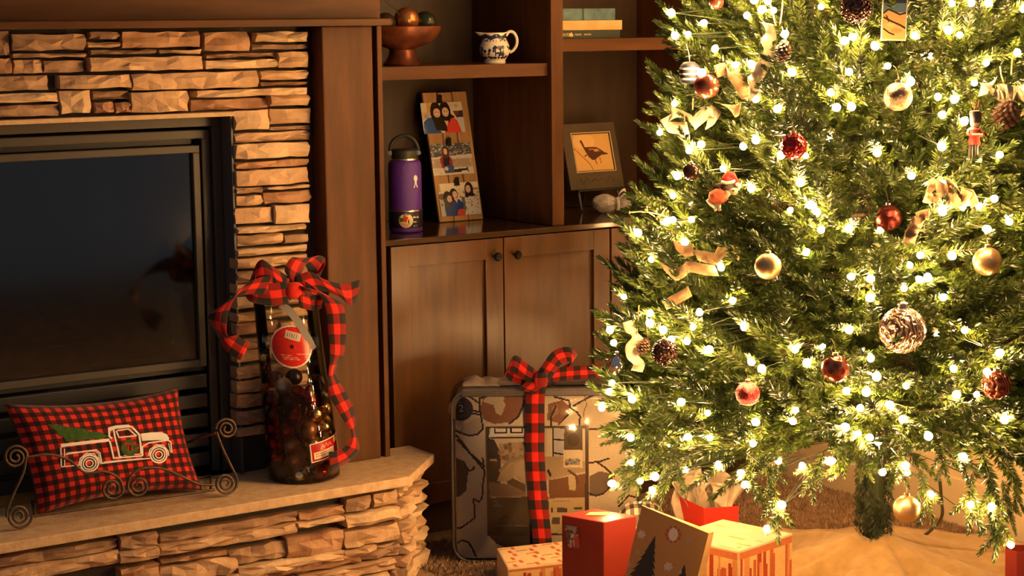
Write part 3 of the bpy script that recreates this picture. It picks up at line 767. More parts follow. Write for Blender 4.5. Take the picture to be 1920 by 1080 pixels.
# ================================================================== THINGS ON THE HEARTH
def atp(px, py, P0, n, off=0.0):
    """where a photograph pixel looks at the plane through P0 with normal n (moved by off along n)"""
    d = ray(px, py); n = np.array(n, float); P0 = np.array(P0, float)+off*n
    return CAM + d*float(np.dot(P0-CAM, n)/np.dot(d, n))
def unit(v): v = np.array(v, float); return v/np.linalg.norm(v)
M['check'] = check_mat('red_black_check_ribbon', (0.62, 0.022, 0.012), (0.20, 0.008, 0.006), (0.016, 0.012, 0.012), 0.98, 1.5)
M['gingham'] = check_mat('red_black_gingham', (0.66, 0.035, 0.018), (0.13, 0.007, 0.006), (0.012, 0.009, 0.010), 16.5, 11.0)
M['print'] = print_mat('flat_print', 0.55, 0.3)
M['gloss_print'] = print_mat('glossy_print', 0.25, 0.5)

# ------------------------------------------------------------------ pillow with a truck
pillow = thing('pillow', 'red and black gingham pillow printed with a white pickup truck carrying a fir tree', 'pillow', (1.56, 4.09, HZ))
pBL, pBR, pTL, pTR = at(73, 966, 1, 4.075), at(378, 918, 1, 4.075), at(8, 757, 1, 4.150), at(333, 727, 1, 4.150)
pBL[2] = max(pBL[2], HZ+0.004); pBR[2] = max(pBR[2], HZ+0.004)
pN = unit(np.cross(pBR-pBL, pTL-pBL)); pN = pN if pN[1] < 0 else -pN
def pillow_pt(u, v, s=1.0, lift=0.0):
    a, b = 2*u-1, 2*v-1
    uu, vv = u - 0.030*a*(1-b*b)*abs(a), v - 0.075*b*(1-a*a)*abs(b)
    p = (1-uu)*(1-vv)*pBL + uu*(1-vv)*pBR + (1-uu)*vv*pTL + uu*vv*pTR
    h = (max(0, 1-a**4)*max(0, 1-b**4))**0.62
    w = 0.0015*math.sin(23*u+5*v)*math.sin(17*v)
    return p + pN*(s*(0.050*h+w*h)+lift)
_p = MB(); _p.grid(lambda u, v: pillow_pt(u, v, 1), 40, 26)
_p.grid(lambda u, v: pillow_pt(1-u, v, -0.75), 40, 26, uvfn=lambda u, v: (1-u, v))
_p.obj('cover', M['gingham'], pillow, world=True, smooth=3.1, weld=True)
_p = MB(); ring = [pillow_pt(u, 0) for u in np.linspace(0, 1, 20)]+[pillow_pt(1, v) for v in np.linspace(0.05, 1, 14)]+[pillow_pt(u, 1) for u in np.linspace(0.95, 0, 20)]+[pillow_pt(0, v) for v in np.linspace(0.95, 0.05, 14)]
M['seam'] = mat('dark_seam', (0.05, 0.008, 0.008), 0.9)
_p.tube(ring, 0.0022, 5, closed=True); _p.obj('seam', M['seam'], pillow, world=True)
def truck_uv(cx, cy):
    P = atp(cx/3.857, 720+cy/3.857, (pBL+pTR)/2, pN, 0.035); A = np.stack([pBR-pBL, pTL-pBL], 1)
    (u, v), *_ = np.linalg.lstsq(A, P-pBL-pN*0.035, rcond=None); return u, v
def put(cx, cy, lift=0.0012): u, v = truck_uv(cx, cy); return pillow_pt(min(max(u, 0), 1), min(max(v, 0), 1), 1, lift)
def stroke(mb, pts, w, closed=False, lift=0.0012):
    pts = [np.array(p, float) for p in pts]
    if closed: pts = pts+[pts[0]]
    den = []
    for a, b in zip(pts[:-1], pts[1:]):
        k = max(1, int(np.linalg.norm(b-a)/28)); den += [a+(b-a)*i/k for i in range(k)]
    den.append(pts[-1]); vs, fs = [], []
    for i, p in enumerate(den):
        t = den[min(i+1, len(den)-1)]-den[max(i-1, 0)]; t = t/max(np.linalg.norm(t), 1e-6); nrm = np.array([-t[1], t[0]])
        for s in (-1, 1): q = p+nrm*s*w/2; vs.append(put(q[0], q[1], lift))
    for i in range(len(den)-1): fs.append((2*i, 2*i+1, 2*i+3, 2*i+2))
    mb.add(vs, fs)
def fillpoly(mb, pts, lift=0.0012, n=6):
    """fan-filled patch laid on the pillow"""
    c = np.mean(np.array(pts, float), 0); k = len(pts); vs, fs = [put(*c, lift)], []
    rings = 3
    for r in range(1, rings+1):
        for p in pts: q = c+(np.array(p)-c)*r/rings; vs.append(put(q[0], q[1], lift))
    for i in range(k): fs.append((0, 1+i, 1+(i+1) % k))
    for r in range(rings-1):
        for i in range(k): a, b = 1+r*k+i, 1+r*k+(i+1) % k; fs.append((a, a+k, b+k, b))
    mb.add(vs, fs)
def circ(cx, cy, r, n=22): return [(cx+r*math.cos(2*PI*i/n), cy+r*math.sin(2*PI*i/n)) for i in range(n)]
M['white_print'] = mat('white_fabric_print', (0.78, 0.76, 0.70), 0.9, spec=0.1)
M['green_print'] = mat('green_fabric_print', (0.06, 0.13, 0.03), 0.9, color2=(0.035, 0.08, 0.02), nscale=90, spec=0.1)
M['red_print'] = mat('red_fabric_print', (0.36, 0.03, 0.02), 0.9, spec=0.1)
t_ = MB()
fillpoly(t_, [(310, 280), (400, 288), (480, 305), (560, 310), (610, 335), (690, 340), (745, 372), (700, 392), (600, 398), (500, 412), (445, 416), (425, 385), (385, 365), (370, 330), (335, 310)], 0.0008)
t_.obj('fir_print', M['green_print'], pillow, world=True)
t_ = MB()
fillpoly(t_, [(975, 352), (1050, 340), (1135, 336), (1180, 352), (1200, 380), (1196, 396), (1100, 398), (990, 406)])
fillpoly(t_, [(744, 300), (790, 285), (880, 278), (915, 300), (880, 303), (790, 314), (755, 330)])
fillpoly(t_, [(404, 436), (580, 412), (752, 390), (756, 412), (580, 436), (408, 460)])
for q, w in (([(746, 300), (752, 372), (770, 390)], 14), ([(780, 320), (790, 372), (830, 525), (850, 532)], 12), ([(798, 330), (820, 382), (940, 368)], 10), ([(800, 328), (880, 314), (946, 370)], 10),
             ([(905, 296), (965, 360), (978, 420), (998, 518)], 14), ([(790, 540), (998, 520)], 10), ([(404, 460), (412, 600)], 9), ([(430, 470), (436, 604)], 7), ([(412, 604), (545, 592)], 8),
             ([(756, 410), (792, 542)], 12), ([(440, 512), (560, 492), (662, 476), (690, 498), (708, 578)], 9), ([(450, 500), (655, 484), (680, 505), (694, 570)], 5), ([(705, 580), (860, 560), (1055, 540)], 9), ([(720, 568), (1000, 540)], 5),
             ([(1000, 520), (996, 448), (1040, 420), (1120, 408), (1192, 396)], 10), ([(1192, 396), (1216, 412), (1218, 440), (1226, 490)], 10), ([(1196, 420), (1206, 460), (1216, 490)], 6), ([(860, 520), (985, 505)], 6), ([(975, 420), (985, 500)], 6)):
    stroke(t_, q, w)
for cx, cy in ((618, 580), (1122, 510)):
    for r, w in ((64, 12), (46, 9), (26, 8)): stroke(t_, circ(cx, cy, r), w, True)
    stroke(t_, [(cx-78, cy+10), (cx-70, cy-40), (cx-25, cy-76), (cx+30, cy-74), (cx+72, cy-30), (cx+80, cy+5)], 8)
t_.obj('truck_print', M['white_print'], pillow, world=True)
t_ = MB(); stroke(t_, circ(900, 460, 42), 42, True, 0.0016); t_.obj('wreath_print', M['green_print'], pillow, world=True)
t_ = MB()
for q in ([(862, 412), (900, 428), (862, 446)], [(945, 408), (906, 428), (945, 442)], [(893, 425), (880, 482), (900, 476)], [(910, 425), (908, 476), (926, 480)]): fillpoly(t_, q, 0.0022)
t_.obj('bow_print', M['red_print'], pillow, world=True)

# ------------------------------------------------------------------ wrought iron scroll stand round the pillow
M['iron'] = mat('rusty_wrought_iron', (0.06, 0.045, 0.034), 0.5, 0.5, color2=(0.12, 0.07, 0.04), nscale=60, bump=0.3, bscale=200)
stand = thing('scroll_stand', 'rusty wrought iron scroll stand curling around the gingham pillow', 'stand', (1.5, 4.0, HZ))
IY = 3.985
def ip(px, py, Y=IY): q = at(px, py, 1, Y); q[2] = max(q[2], HZ+0.004); return q
def spiral(cx, cy, r, a0, turns, sgn, Y=IY):
    out = []
    for k in range(int(26*turns)+1):
        f = k/(26*turns); a = a0+sgn*2*PI*turns*f; rr = r*(1-0.80*f); out.append(ip(cx+rr*math.cos(a), cy+rr*math.sin(a), Y))
    return out
def wire(name, pts, r=0.0032): return MB().tube(pts, r, 7).obj(name, M['iron'], stand, world=True, smooth=1.2)
def spl(*pp): return [ip(p[0], p[1], p[2] if len(p) > 2 else IY) for p in smooth_path([tuple(q)+((IY,) if len(q) == 2 else ()) for q in pp], 8)]
wire('scroll', spiral(29, 857, 23, 0, 2.2, -1)); wire('scroll', spiral(36, 967, 24, 0, 2.2, 1))
wire('scroll', spiral(425, 804, 20, PI, 2.2, 1)); wire('scroll', spiral(423, 906, 21, 0, 2.2, 1))
wire('scroll', spl((52, 857), (90, 852), (128, 862), (160, 886), (195, 884), (222, 896), (231, 915)) + spiral(210, 916, 21, 0, 2.0, 1)[1:])
wire('scroll', spl((402, 909), (374, 908), (340, 893), (305, 879), (268, 878), (247, 890), (239, 908)) + spiral(259, 911, 20, PI, 2.0, -1)[1:])
wire('side_bar', spl((50, 852), (44, 885), (26, 925), (14, 955), (13, 970))); wire('side_bar', spl((406, 810), (418, 842), (434, 875), (444, 897), (443, 915)))
wire('front_rail', [ip(60, 968), ip(230, 944), ip(402, 918)])
wire('back_rail', [ip(60, 940, 4.19), ip(395, 892, 4.19)])
wire('top_rail', [ip(405, 812), ip(372, 822, 4.08), ip(348, 832, 4.185)])
wire('tie_bar', [ip(395, 920), ip(395, 892, 4.19)]); wire('tie_bar', [ip(66, 968), ip(60, 940, 4.19)])

# ------------------------------------------------------------------ clear jar of ornaments with a check bow
JX, JY = 2.045, 4.060
jar = thing('ornament_jar', 'tall clear plastic jar full of shiny ball ornaments, tied with a check bow', 'jar', (JX, JY, HZ))
JP = [(0.0, 0.001), (0.085, 0.001), (0.0905, 0.006), (0.092, 0.05), (0.090, 0.12), (0.085, 0.22), (0.081, 0.32), (0.0795, 0.40), (0.0795, 0.452)]
def jr(z): return float(np.interp(z, [b for a, b in JP[1:]], [a for a, b in JP[1:]]))
JS = -0.085
def jsh(x, y, z): return (x+JS*z, y, z)
def jar_pt(a, z, dr=0.0): r = jr(z)+dr; return np.array(jsh(r*math.cos(a), r*math.sin(a), z))
def jar_hit(px, py, dr=0.0):
    """angle and height on the jar wall that a photograph pixel looks at"""
    best = None
    for a in np.linspace(-PI*0.98, 0.02, 150):
        for z in np.linspace(0.01, 0.45, 111):
            pass
    return best
M['jar'] = pane_mat('clear_jar_plastic', (1.0, 0.99, 0.96), 1.0, 0.03, 0.95)
jb = MB(); jb.lathe(JP, 48, cap=False); jb.v = [jsh(*p) for p in jb.v]; jb.obj('wall', M['jar'], jar, smooth=0.8)
jb = MB(); jb.tube([jar_pt(2*PI*i/40, 0.452) for i in range(40)], 0.0018, 6, closed=True); jb.obj('rim', M['jar'], jar, smooth=3.1)
def jar_solve(px, py, dr=0.0):
    """(angle, height) of the near jar wall at a photograph pixel, by fixed-point steps"""
    d = ray(px, py); z = 0.2
    for _ in range(25):
        r = jr(z)+dr; cx, cy = JX+JS*z, JY
        A = d[0]**2+d[1]**2; B = 2*(d[0]*(CAM[0]-cx)+d[1]*(CAM[1]-cy)); Cc = (CAM[0]-cx)**2+(CAM[1]-cy)**2-r*r
        D = B*B-4*A*Cc
        t = (-B-math.sqrt(D))/(2*A) if D > 0 else -B/(2*A)
        p = CAM+t*d; z = min(max(p[2]-HZ, 0.002), 0.45)
    return math.atan2(p[1]-cy, p[0]-cx), z
# the round red label
a0, z0 = jar_solve(547, 650); RL = 0.0525
pr = Print(2*RL, 2*RL, 64, 64, srgb(190, 40, 30)); pr.grain(0.3)
pr.ell(0.5, 0.5, 0.055, 0.055, (0.03, 0.012, 0.01))
pr.poly([(0.41, 0.10), (0.76, 0.22), (0.70, 0.40), (0.36, 0.28)], srgb(190, 180, 165))
for k in range(5): pr.poly([(0.44+0.05*k, 0.15+0.017*k), (0.455+0.05*k, 0.155+0.017*k), (0.425+0.05*k, 0.26+0.017*k), (0.41+0.05*k, 0.255+0.017*k)], srgb(90, 60, 55))
for y, x0, x1 in ((0.66, 0.60, 0.90), (0.70, 0.22, 0.50), (0.75, 0.26, 0.62), (0.79, 0.30, 0.66)):
    for x in np.arange(x0, x1, 0.035): pr.rect(x, y+0.1*(x-0.5), x+0.022, y+0.022+0.1*(x-0.5), srgb(215, 150, 130))
pr.a[(pr.X-0.5)**2+(pr.Y-0.5)**2 > 0.47**2] = srgb(225, 215, 200)
mask = (pr.X-0.5)**2+(pr.Y-0.5)**2 <= 0.5**2
lo_ = pr.obj('round_label', M['gloss_print'], jar, lambda u, v: jar_pt(a0+(u-0.5)*2*RL/jr(z0), z0+(v-0.5)*2*RL, 0.0012))
bm = bmesh.new(); bm.from_mesh(lo_.data); bm.faces.ensure_lookup_table()
mk = mask[::-1].ravel(); bmesh.ops.delete(bm, geom=[f for i, f in enumerate(bm.faces) if not mk[i]], context='FACES'); bm.to_mesh(lo_.data); bm.free()
# the small strip label low on the jar
a1, z1 = jar_solve(582, 851); a2, z2 = jar_solve(646, 838); W1 = (a2-a1)*jr(z1); SLP = 0.24
pr = Print(W1, 0.047, 84, 42, srgb(170, 28, 24))
pr.rect(0, 0, 0.02, 1, srgb(225, 215, 200)); pr.rect(0, 0, 1, 0.05, srgb(225, 215, 200)); pr.rect(0, 0.95, 1, 1, srgb(225, 215, 200)); pr.rect(0.07, 0.50, 0.62, 0.86, srgb(225, 205, 170)); pr.rect(0.66, 0.05, 0.82, 0.35, srgb(225, 190, 130))
pr.rect(0.82, 0, 1, 1, srgb(235, 225, 205)); pr.line([(0.25, 0.40), (0.30, 0.22), (0.34, 0.38), (0.40, 0.18), (0.44, 0.38), (0.50, 0.22), (0.55, 0.38)], 0.012, srgb(230, 120, 100))
for y in (0.58, 0.70): 
    for x in np.arange(0.12, 0.58, 0.045): pr.rect(x, y, x+0.028, y+0.06, srgb(150, 110, 80))
for y in np.arange(0.2, 0.8, 0.1): pr.rect(0.87, y, 0.93, y+0.05, srgb(120, 100, 85))
pr.obj('strip_label', M['gloss_print'], jar, lambda u, v: jar_pt(a1+u*(a2-a1), z1+0.016*u+(v-0.5)*0.047, 0.0012))
# a strap of clear plastic folded over the front
M['strap'] = mat('cloudy_plastic_strap', (0.20, 0.18, 0.16), 0.25, spec=0.6)
sb = MB(); q = []
for px, py in ((527, 566), (545, 585), (568, 618), (588, 655)):
    a, z = jar_solve(px, py, 0.003); q.append((jar_pt(a, z, 0.003), (0.8, -0.1, 0.55)))
ribbon(sb, q, 0.019, 6); sb.obj('strap', M['strap'], jar, smooth=3.1)
# the balls inside, each a thing of its own
BALLM = {'red': mat('dark_red_ball', (0.22, 0.012, 0.010), 0.22, 0.9), 'dark': mat('black_bronze_ball', (0.045, 0.035, 0.03), 0.25, 0.9), 'silver': mat('silver_ball', (0.72, 0.70, 0.66), 0.16, 1.0),
         'gold': mat('pale_gold_ball', (0.72, 0.48, 0.20), 0.2, 1.0), 'copper': mat('matte_copper_ball', (0.42, 0.20, 0.10), 0.42, 0.9), 'sparkle': mat('sparkling_grey_ball', (0.42, 0.38, 0.33), 0.33, 0.9, bump=0.35, bscale=260)}
BALLN = {'red': 'dark red ball ornament heaped inside the clear jar', 'dark': 'blackish bronze ball ornament heaped inside the clear jar', 'silver': 'mirror silver ball ornament low inside the clear jar',
         'gold': 'shiny pale gold ball ornament inside the clear jar near the strip label', 'copper': 'matte copper ball ornament heaped inside the clear jar', 'sparkle': 'sparkling grey ball ornament at the top of the heap in the jar'}
SEEN = [(505, 697, 'dark'), (541, 705, 'sparkle'), (573, 740, 'red'), (500, 731, 'dark'), (553, 777, 'red'), (598, 775, 'gold'), (626, 772, 'dark'), (640, 788, 'gold'), (614, 806, 'gold'), (578, 814, 'copper'), (534, 812, 'red'), (520, 842, 'red'),
        (556, 850, 'copper'), (595, 834, 'gold'), (573, 888, 'silver'), (603, 887, 'red'), (634, 884, 'copper'), (526, 881, 'dark'), (506, 864, 'dark'), (600, 720, 'dark'), (590, 700, 'dark'), (515, 760, 'dark')]
def to_px(p):
    q = RC @ (np.array(p)-CAM); return 960+FPX*q[0]/q[2], 540+FPX*q[1]/q[2]
_b = MB(); _b.ball((0, 0, 0), 0.0215, 20, 12); ball_me = {k: _b.mesh('ornament_ball', smooth=3.1) for k in BALLM}
for k in BALLM: ball_me[k].materials.append(BALLM[k])
JB = []
for lay in range(7):
    z = 0.0245+0.0365*lay; nr = 8 if lay < 4 else 7
    for ring_r, n in ((jr(z)-0.0235, nr), (0.026, 3)):
        for i in range(n):
            a = 2*PI*(i+0.5*(lay % 2)+0.23)/n+0.3*lay
            p = np.array([JX+JS*z+ring_r*math.cos(a), JY+ring_r*math.sin(a), HZ+z])
            if lay == 6 and (i % 2 or ring_r < 0.03): continue
            x, y = to_px(p); k = min(SEEN, key=lambda s: (s[0]-x)**2+(s[1]-y)**2)[2]
            if math.sin(a) > 0.35: k = ('dark', 'red', 'copper')[(i+lay) % 3]
            o = bpy.data.objects.new('ornament_ball', ball_me[k]); COL.objects.link(o); o.location = Vector(p)
            tag(o, BALLN[k], 'ornament', 'ball ornaments inside the clear jar'); JB.append((o, x, y, k))
for sx, sy, k, lab in ((541, 705, 'sparkle', 'sparkling grey ball ornament topping the heap inside the clear jar'), (573, 888, 'silver', 'mirror silver ball ornament at the very bottom of the clear jar'),
                       (614, 806, 'gold', 'pale gold ball ornament glinting just above the strip label in the jar'), (640, 788, 'gold', 'pale gold ball ornament against the jar wall beside the ribbon tail'), (573, 740, 'red', 'dark red ball ornament below the round label in the jar')):
    o, *_ = min((j for j in JB if math.sin(math.atan2(j[0].location[1]-JY, j[0].location[0]-JX)) < 0.2), key=lambda j: (j[1]-sx)**2+(j[2]-sy)**2)
    o.data = ball_me[k]; o['label'] = lab
# bow and trailing ribbon
def strand(mb, pts, wid, u0=0.0, n=7):
    """pts: (px, py, Y, width vector in px x, px y, depth change)"""
    q = []
    for px, py, Y, wx, wy, dy in pts:
        c = at(px, py, 1, Y); w = at(px+wx, py+wy, 1, Y+dy)-c; q.append((c, unit(w)))
    ribbon(mb, q, wid, n, u0)
def band(name, parent, wid, pts, u0=0.0):
    b = MB(); strand(b, pts, wid, u0); return solid(b.obj(name, M['check'], parent, world=True, smooth=3.1), 0.0008)
bow = thing('check_bow', 'large red and black check bow with long tails on top of the ornament jar', 'bow', (2.0, 4.02, 0.74))
WB = 0.056
band('loop', bow, WB, [(552, 545, 4.00, 10, 30, 0.0), (548, 515, 3.985, 26, 18, 0.01), (562, 487, 3.99, 30, 10, 0.02), (582, 486, 4.01, 28, -14, 0.02), (600, 505, 4.02, 14, -26, 0.0), (594, 530, 4.00, 10, -28, 0.0), (566, 545, 3.985, 4, -30, 0.0)])
band('loop', bow, WB, [(545, 543, 3.995, 0, 34, 0.0), (520, 520, 3.985, 12, 32, 0.0), (495, 508, 3.99, 6, 34, 0.0), (470, 522, 4.01, -12, 30, 0.0), (476, 548, 4.00, -10, 24, 0.02), (510, 552, 3.985, 4, 22, 0.0), (540, 548, 3.98, 2, 24, 0.0)], 0.4)
band('loop', bow, WB*0.8, [(560, 552, 3.975, 0, 20, 0.0), (575, 548, 3.965, 8, 16, 0.02), (596, 553, 3.97, 6, 16, 0.03), (604, 566, 3.985, -2, 16, 0.02), (585, 566, 3.975, 2, 15, 0.0), (562, 560, 3.97, 0, 18, 0.0)], 0.2)
band('tail', bow, WB, [(556, 540, 3.985, 4, 34, 0.0), (590, 528, 3.975, 14, 30, 0.0), (622, 540, 3.97, 20, 26, 0.0), (650, 552, 3.975, 8, 32, 0.0), (672, 545, 3.985, -6, 36, 0.0)], 0.7)
band('tail', bow, WB*0.85, [(540, 540, 3.99, -6, 30, 0.0), (500, 535, 3.985, -14, 30, 0.0), (462, 540, 3.98, -20, 26, 0.0), (430, 562, 3.98, -22, 18, 0.01), (410, 590, 3.985, -26, 2, 0.02), (412, 620, 3.99, -22, -14, 0.03), (436, 645, 3.99, -14, 22, 0.01), (460, 660, 3.985, -12, 22, 0.0)], 0.3)
band('tail', bow, WB*0.9, [(575, 545, 3.975, 6, 28, 0.0), (606, 550, 3.965, 26, 14, 0.0), (627, 575, 3.955, 30, 0, 0.0), (632, 620, 3.955, 30, 0, 0.0), (632, 665, 3.955, 28, 4, 0.02), (622, 700, 3.955, 16, -6, 0.05), (632, 735, 3.955, 24, -8, 0.01), (652, 775, 3.96, 22, -16, 0.02), (664, 812, 3.965, 12, -6, 0.05), (660, 842, 3.96, 22, 10, 0.01), (636, 860, 3.955, 4, 20, 0.01), (618, 866, 3.95, 2, 20, 0.0)], 0.5)
kb = MB(); kb.ball(at(552, 545, 1, 3.985), 0.024, 14, 9, sq=(1.1, 0.8, 0.9)); kb.obj('knot', M['check'], bow, world=True, smooth=3.1)

# ================================================================== THINGS ON THE SHELVES
def local_frame(BL, BR, TL):
    """matrix with x along BL->BR, z up the face towards TL, y away from the viewer"""
    x = unit(BR-BL); z = np.array(TL)-BL; z = unit(z-x*np.dot(z, x)); y = np.cross(z, x)
    m_ = Matrix.Identity(4)
    for i in range(3): m_[i][0] = x[i]; m_[i][1] = y[i]; m_[i][2] = z[i]; m_[i][3] = BL[i]
    return m_
def set_frame(t, m_): t.matrix_world = m_; return np.array(m_.inverted())
def loc_of(inv, px, py, P0, n):
    P = atp(px, py, P0, n); return (inv @ np.append(P, 1))[:3]
# ------------------------------------------------------------------ photo board
BL, BR = at(824, 417.5, 2, CZ+0.001), at(907, 410, 2, CZ+0.001)
BL, BR = at(824, 417.5, 1, 4.50), at(907, 411, 1, 4.50); BL[2] = BR[2] = CZ+0.0015
TLp = at(777, 175, 1, BL[1]+0.085)
pm = local_frame(BL, BR, TLp)
board = thing('photo_board', 'plank board with three clipped photographs leaning on the countertop beside the purple bottle', 'photo display')
inv = set_frame(board, pm); bx = np.array(pm.col[0][:3]); bn = -np.array(pm.col[1][:3])
BW = float(np.linalg.norm(BR-BL)); BH = loc_of(inv, 820, 173, BL, bn)[2]
M['plank'] = mat('light_pine_plank', (0.40, 0.22, 0.085), 0.6, color2=(0.50, 0.29, 0.12), nscale=4, stretch=(14, 14, 2), bump=0.2, bscale=30)
for k in range(3):
    MB().box(BW*k/3+0.0012, BW*(k+1)/3-0.0012, 0.0, 0.010, 0.0, BH-0.001*(k % 2)).obj('plank', M['plank'], board, bevel=0.0022)
MB().box(0.012, BW-0.012, 0.010, 0.018, 0.05, 0.07).box(0.012, BW-0.012, 0.010, 0.018, BH-0.08, BH-0.06).obj('batten', M['plank'], board)
SK, HR = (0.78, 0.52, 0.36), (0.03, 0.018, 0.012)
def face(p, x, y, r, k):
    p.ell(x, y, r*0.78, r*k*1.06, SK)
    for s in (-1, 1): p.ell(x+s*r*0.3, y-r*k*0.18, r*0.12, r*k*0.10, (0.05, 0.03, 0.02))
    p.ell(x+0.02*r, y+r*k*0.45, r*0.34, r*k*0.13, (0.85, 0.80, 0.75)); p.ell(x+0.02*r, y+r*k*0.62, r*0.3, r*k*0.08, (0.45, 0.12, 0.10))
def photo(quad, paint, label=None):
    c = [loc_of(inv, *q, BL, bn) for q in quad]                 # TL TR BR BL
    x0, x1 = (c[0][0]+c[3][0])/2, (c[1][0]+c[2][0])/2; z0, z1 = (c[2][2]+c[3][2])/2, (c[0][2]+c[1][2])/2
    p = Print(x1-x0, z1-z0, 96, 72, (0.75, 0.66, 0.50)); paint(p); p.grain(0.12)
    o = p.obj('photograph', M['gloss_print'], board, lambda u, v: (x0+u*(x1-x0), -0.0022-0.0015*math.sin(PI*u), z0+v*(z1-z0)))
    if label: o['label'] = label
def ph1(p):
    p.rect(0.14, 0.0, 0.23, 0.3, (0.70, 0.42, 0.10)); p.ell(0.85, 0.12, 0.05, 0.06, (0.55, 0.50, 0.35)); p.rect(0.0, 0.3, 0.2, 0.55, (0.62, 0.5, 0.36)); p.ell(0.10, 0.44, 0.05, 0.06, (0.5, 0.35, 0.25))
    p.poly([(0.75, 0.3), (1, 0.28), (1, 0.6), (0.85, 0.55)], (0.05, 0.05, 0.07)); p.rect(0.85, 0.5, 1, 1, (0.60, 0.60, 0.62)); p.rect(0.78, 0.3, 0.9, 0.42, (0.25, 0.05, 0.04))
    p.poly([(0.0, 1), (0.02, 0.62), (0.15, 0.48), (0.33, 0.50), (0.42, 1)], (0.035, 0.09, 0.30)); p.poly([(0.5, 1), (0.56, 0.6), (0.72, 0.50), (0.83, 0.58), (0.92, 1)], (0.70, 0.07, 0.05))
    p.ell(0.34, 0.34, 0.13, 0.38, HR); p.ell(0.56, 0.34, 0.14, 0.38, HR); p.poly([(0.22, 0.4), (0.3, 0.9), (0.56, 0.95), (0.56, 0.4)], HR); p.poly([(0.62, 0.3), (0.80, 0.5), (0.66, 0.55)], HR); p.poly([(0.52, 0.6), (0.62, 0.62), (0.57, 0.8)], SK)
    face(p, 0.36, 0.34, 0.105, 1.35); face(p, 0.57, 0.32, 0.105, 1.35)
def ph2(p):
    p.a[:] = (0.50, 0.42, 0.34); p.rect(0, 0, 1, 0.42, (0.10, 0.09, 0.10))
    for k in range(160): x, y = RNG.random(2); p.ell(x, y*0.42, 0.012+0.02*RNG.random(), 0.01+0.02*RNG.random(), tuple([0.08+0.45*RNG.random()]*3))
    p.poly([(0, 0.42), (1, 0.36), (1, 0.5), (0.4, 0.5), (0, 0.46)], (0.66, 0.60, 0.52)); p.rect(0.0, 0.5, 1, 0.75, (0.44, 0.33, 0.24)); p.rect(0, 0.78, 1, 1, (0.70, 0.62, 0.52))
    for k in range(60): x, y = RNG.random(2); p.ell(x, 0.45+0.5*y, 0.02, 0.015, tuple([0.25+0.4*RNG.random()]*3))
    p.poly([(0.44, 0.93), (0.5, 0.83), (0.82, 0.82), (0.84, 0.75), (0.88, 0.93)], (0.04, 0.035, 0.04)); p.poly([(0.68, 0.9), (0.84, 0.88), (0.84, 0.96), (0.70, 0.97)], (0.75, 0.75, 0.75))
    p.poly([(0.23, 0.78), (0.20, 0.48), (0.28, 0.36), (0.42, 0.36), (0.50, 0.52), (0.50, 0.75)], (0.42, 0.035, 0.03)); p.poly([(0.28, 0.42), (0.44, 0.42), (0.42, 0.75), (0.27, 0.75)], (0.02, 0.02, 0.05)); p.poly([(0.28, 0.95), (0.27, 0.73), (0.46, 0.66), (0.52, 0.75), (0.50, 0.95)], (0.06, 0.10, 0.24))
    p.ell(0.36, 0.27, 0.085, 0.2, (0.10, 0.04, 0.03)); p.ell(0.355, 0.25, 0.045, 0.10, SK); p.ell(0.33, 0.80, 0.05, 0.06, (0.6, 0.6, 0.62))
def ph3(p):
    p.a[:] = (0.76, 0.66, 0.50); p.rect(0, 0, 1, 0.2, (0.85, 0.76, 0.58)); p.rect(0.0, 0.0, 0.05, 0.25, (0.55, 0.35, 0.12)); p.rect(0.75, 0.18, 1, 0.24, (0.35, 0.24, 0.16))
    for k in range(40): x, y = RNG.random(2); p.ell(x, 0.3+0.3*y, 0.03, 0.04, tuple(np.array((0.5, 0.42, 0.34))*(0.4+RNG.random())))
    p.ell(0.06, 0.4, 0.07, 0.1, (0.16, 0.10, 0.07)); p.rect(0.0, 0.5, 0.14, 1, (0.45, 0.42, 0.4)); p.ell(0.05, 0.65, 0.02, 0.05, (0.1, 0.1, 0.1))
    p.poly([(0.60, 1), (0.62, 0.52), (0.75, 0.42), (0.90, 0.48), (0.98, 0.7), (0.98, 1)], (0.72, 0.70, 0.64)); p.poly([(0.54, 0.8), (0.55, 0.45), (0.63, 0.45), (0.62, 0.9)], (0.12, 0.14, 0.15))
    for k in range(24): x, y = RNG.random(2); p.ell(0.63+0.33*x, 0.5+0.5*y, 0.012, 0.02, [(0.30, 0.05, 0.06), (0.15, 0.2, 0.15), (0.35, 0.3, 0.28)][k % 3])
    p.poly([(0.12, 1), (0.10, 0.72), (0.20, 0.58), (0.48, 0.50), (0.58, 0.66), (0.52, 1)], (0.025, 0.055, 0.24)); p.ell(0.50, 0.93, 0.10, 0.12, (0.62, 0.06, 0.05))
    p.ell(0.20, 0.46, 0.11, 0.22, HR); p.poly([(0.12, 0.45), (0.10, 0.72), (0.26, 0.72), (0.28, 0.5)], (0.07, 0.06, 0.05)); p.ell(0.36, 0.36, 0.10, 0.2, HR); p.ell(0.76, 0.22, 0.11, 0.22, HR); p.poly([(0.80, 0.2), (0.90, 0.42), (0.80, 0.46)], HR); p.poly([(0.66, 0.3), (0.64, 0.46), (0.74, 0.48)], HR)
    face(p, 0.245, 0.48, 0.075, 1.35); face(p, 0.39, 0.36, 0.075, 1.35); face(p, 0.74, 0.21, 0.08, 1.4); p.poly([(0.35, 0.48), (0.45, 0.46), (0.42, 0.62)], SK)
photo([(785, 194), (861, 191), (875, 247), (797, 252)], ph1, 'photograph of two smiling long-haired women in blue and red')
photo([(803, 272), (879, 267), (890, 325), (814, 330)], ph2, 'photograph of a woman in a red vest sitting on rocks')
photo([(818, 346), (893, 340), (903, 401), (829, 406)], ph3, 'photograph of three laughing women, one in a white flowered top')
M['clip'] = mat('black_clip_metal', (0.02, 0.018, 0.016), 0.35, 0.6)
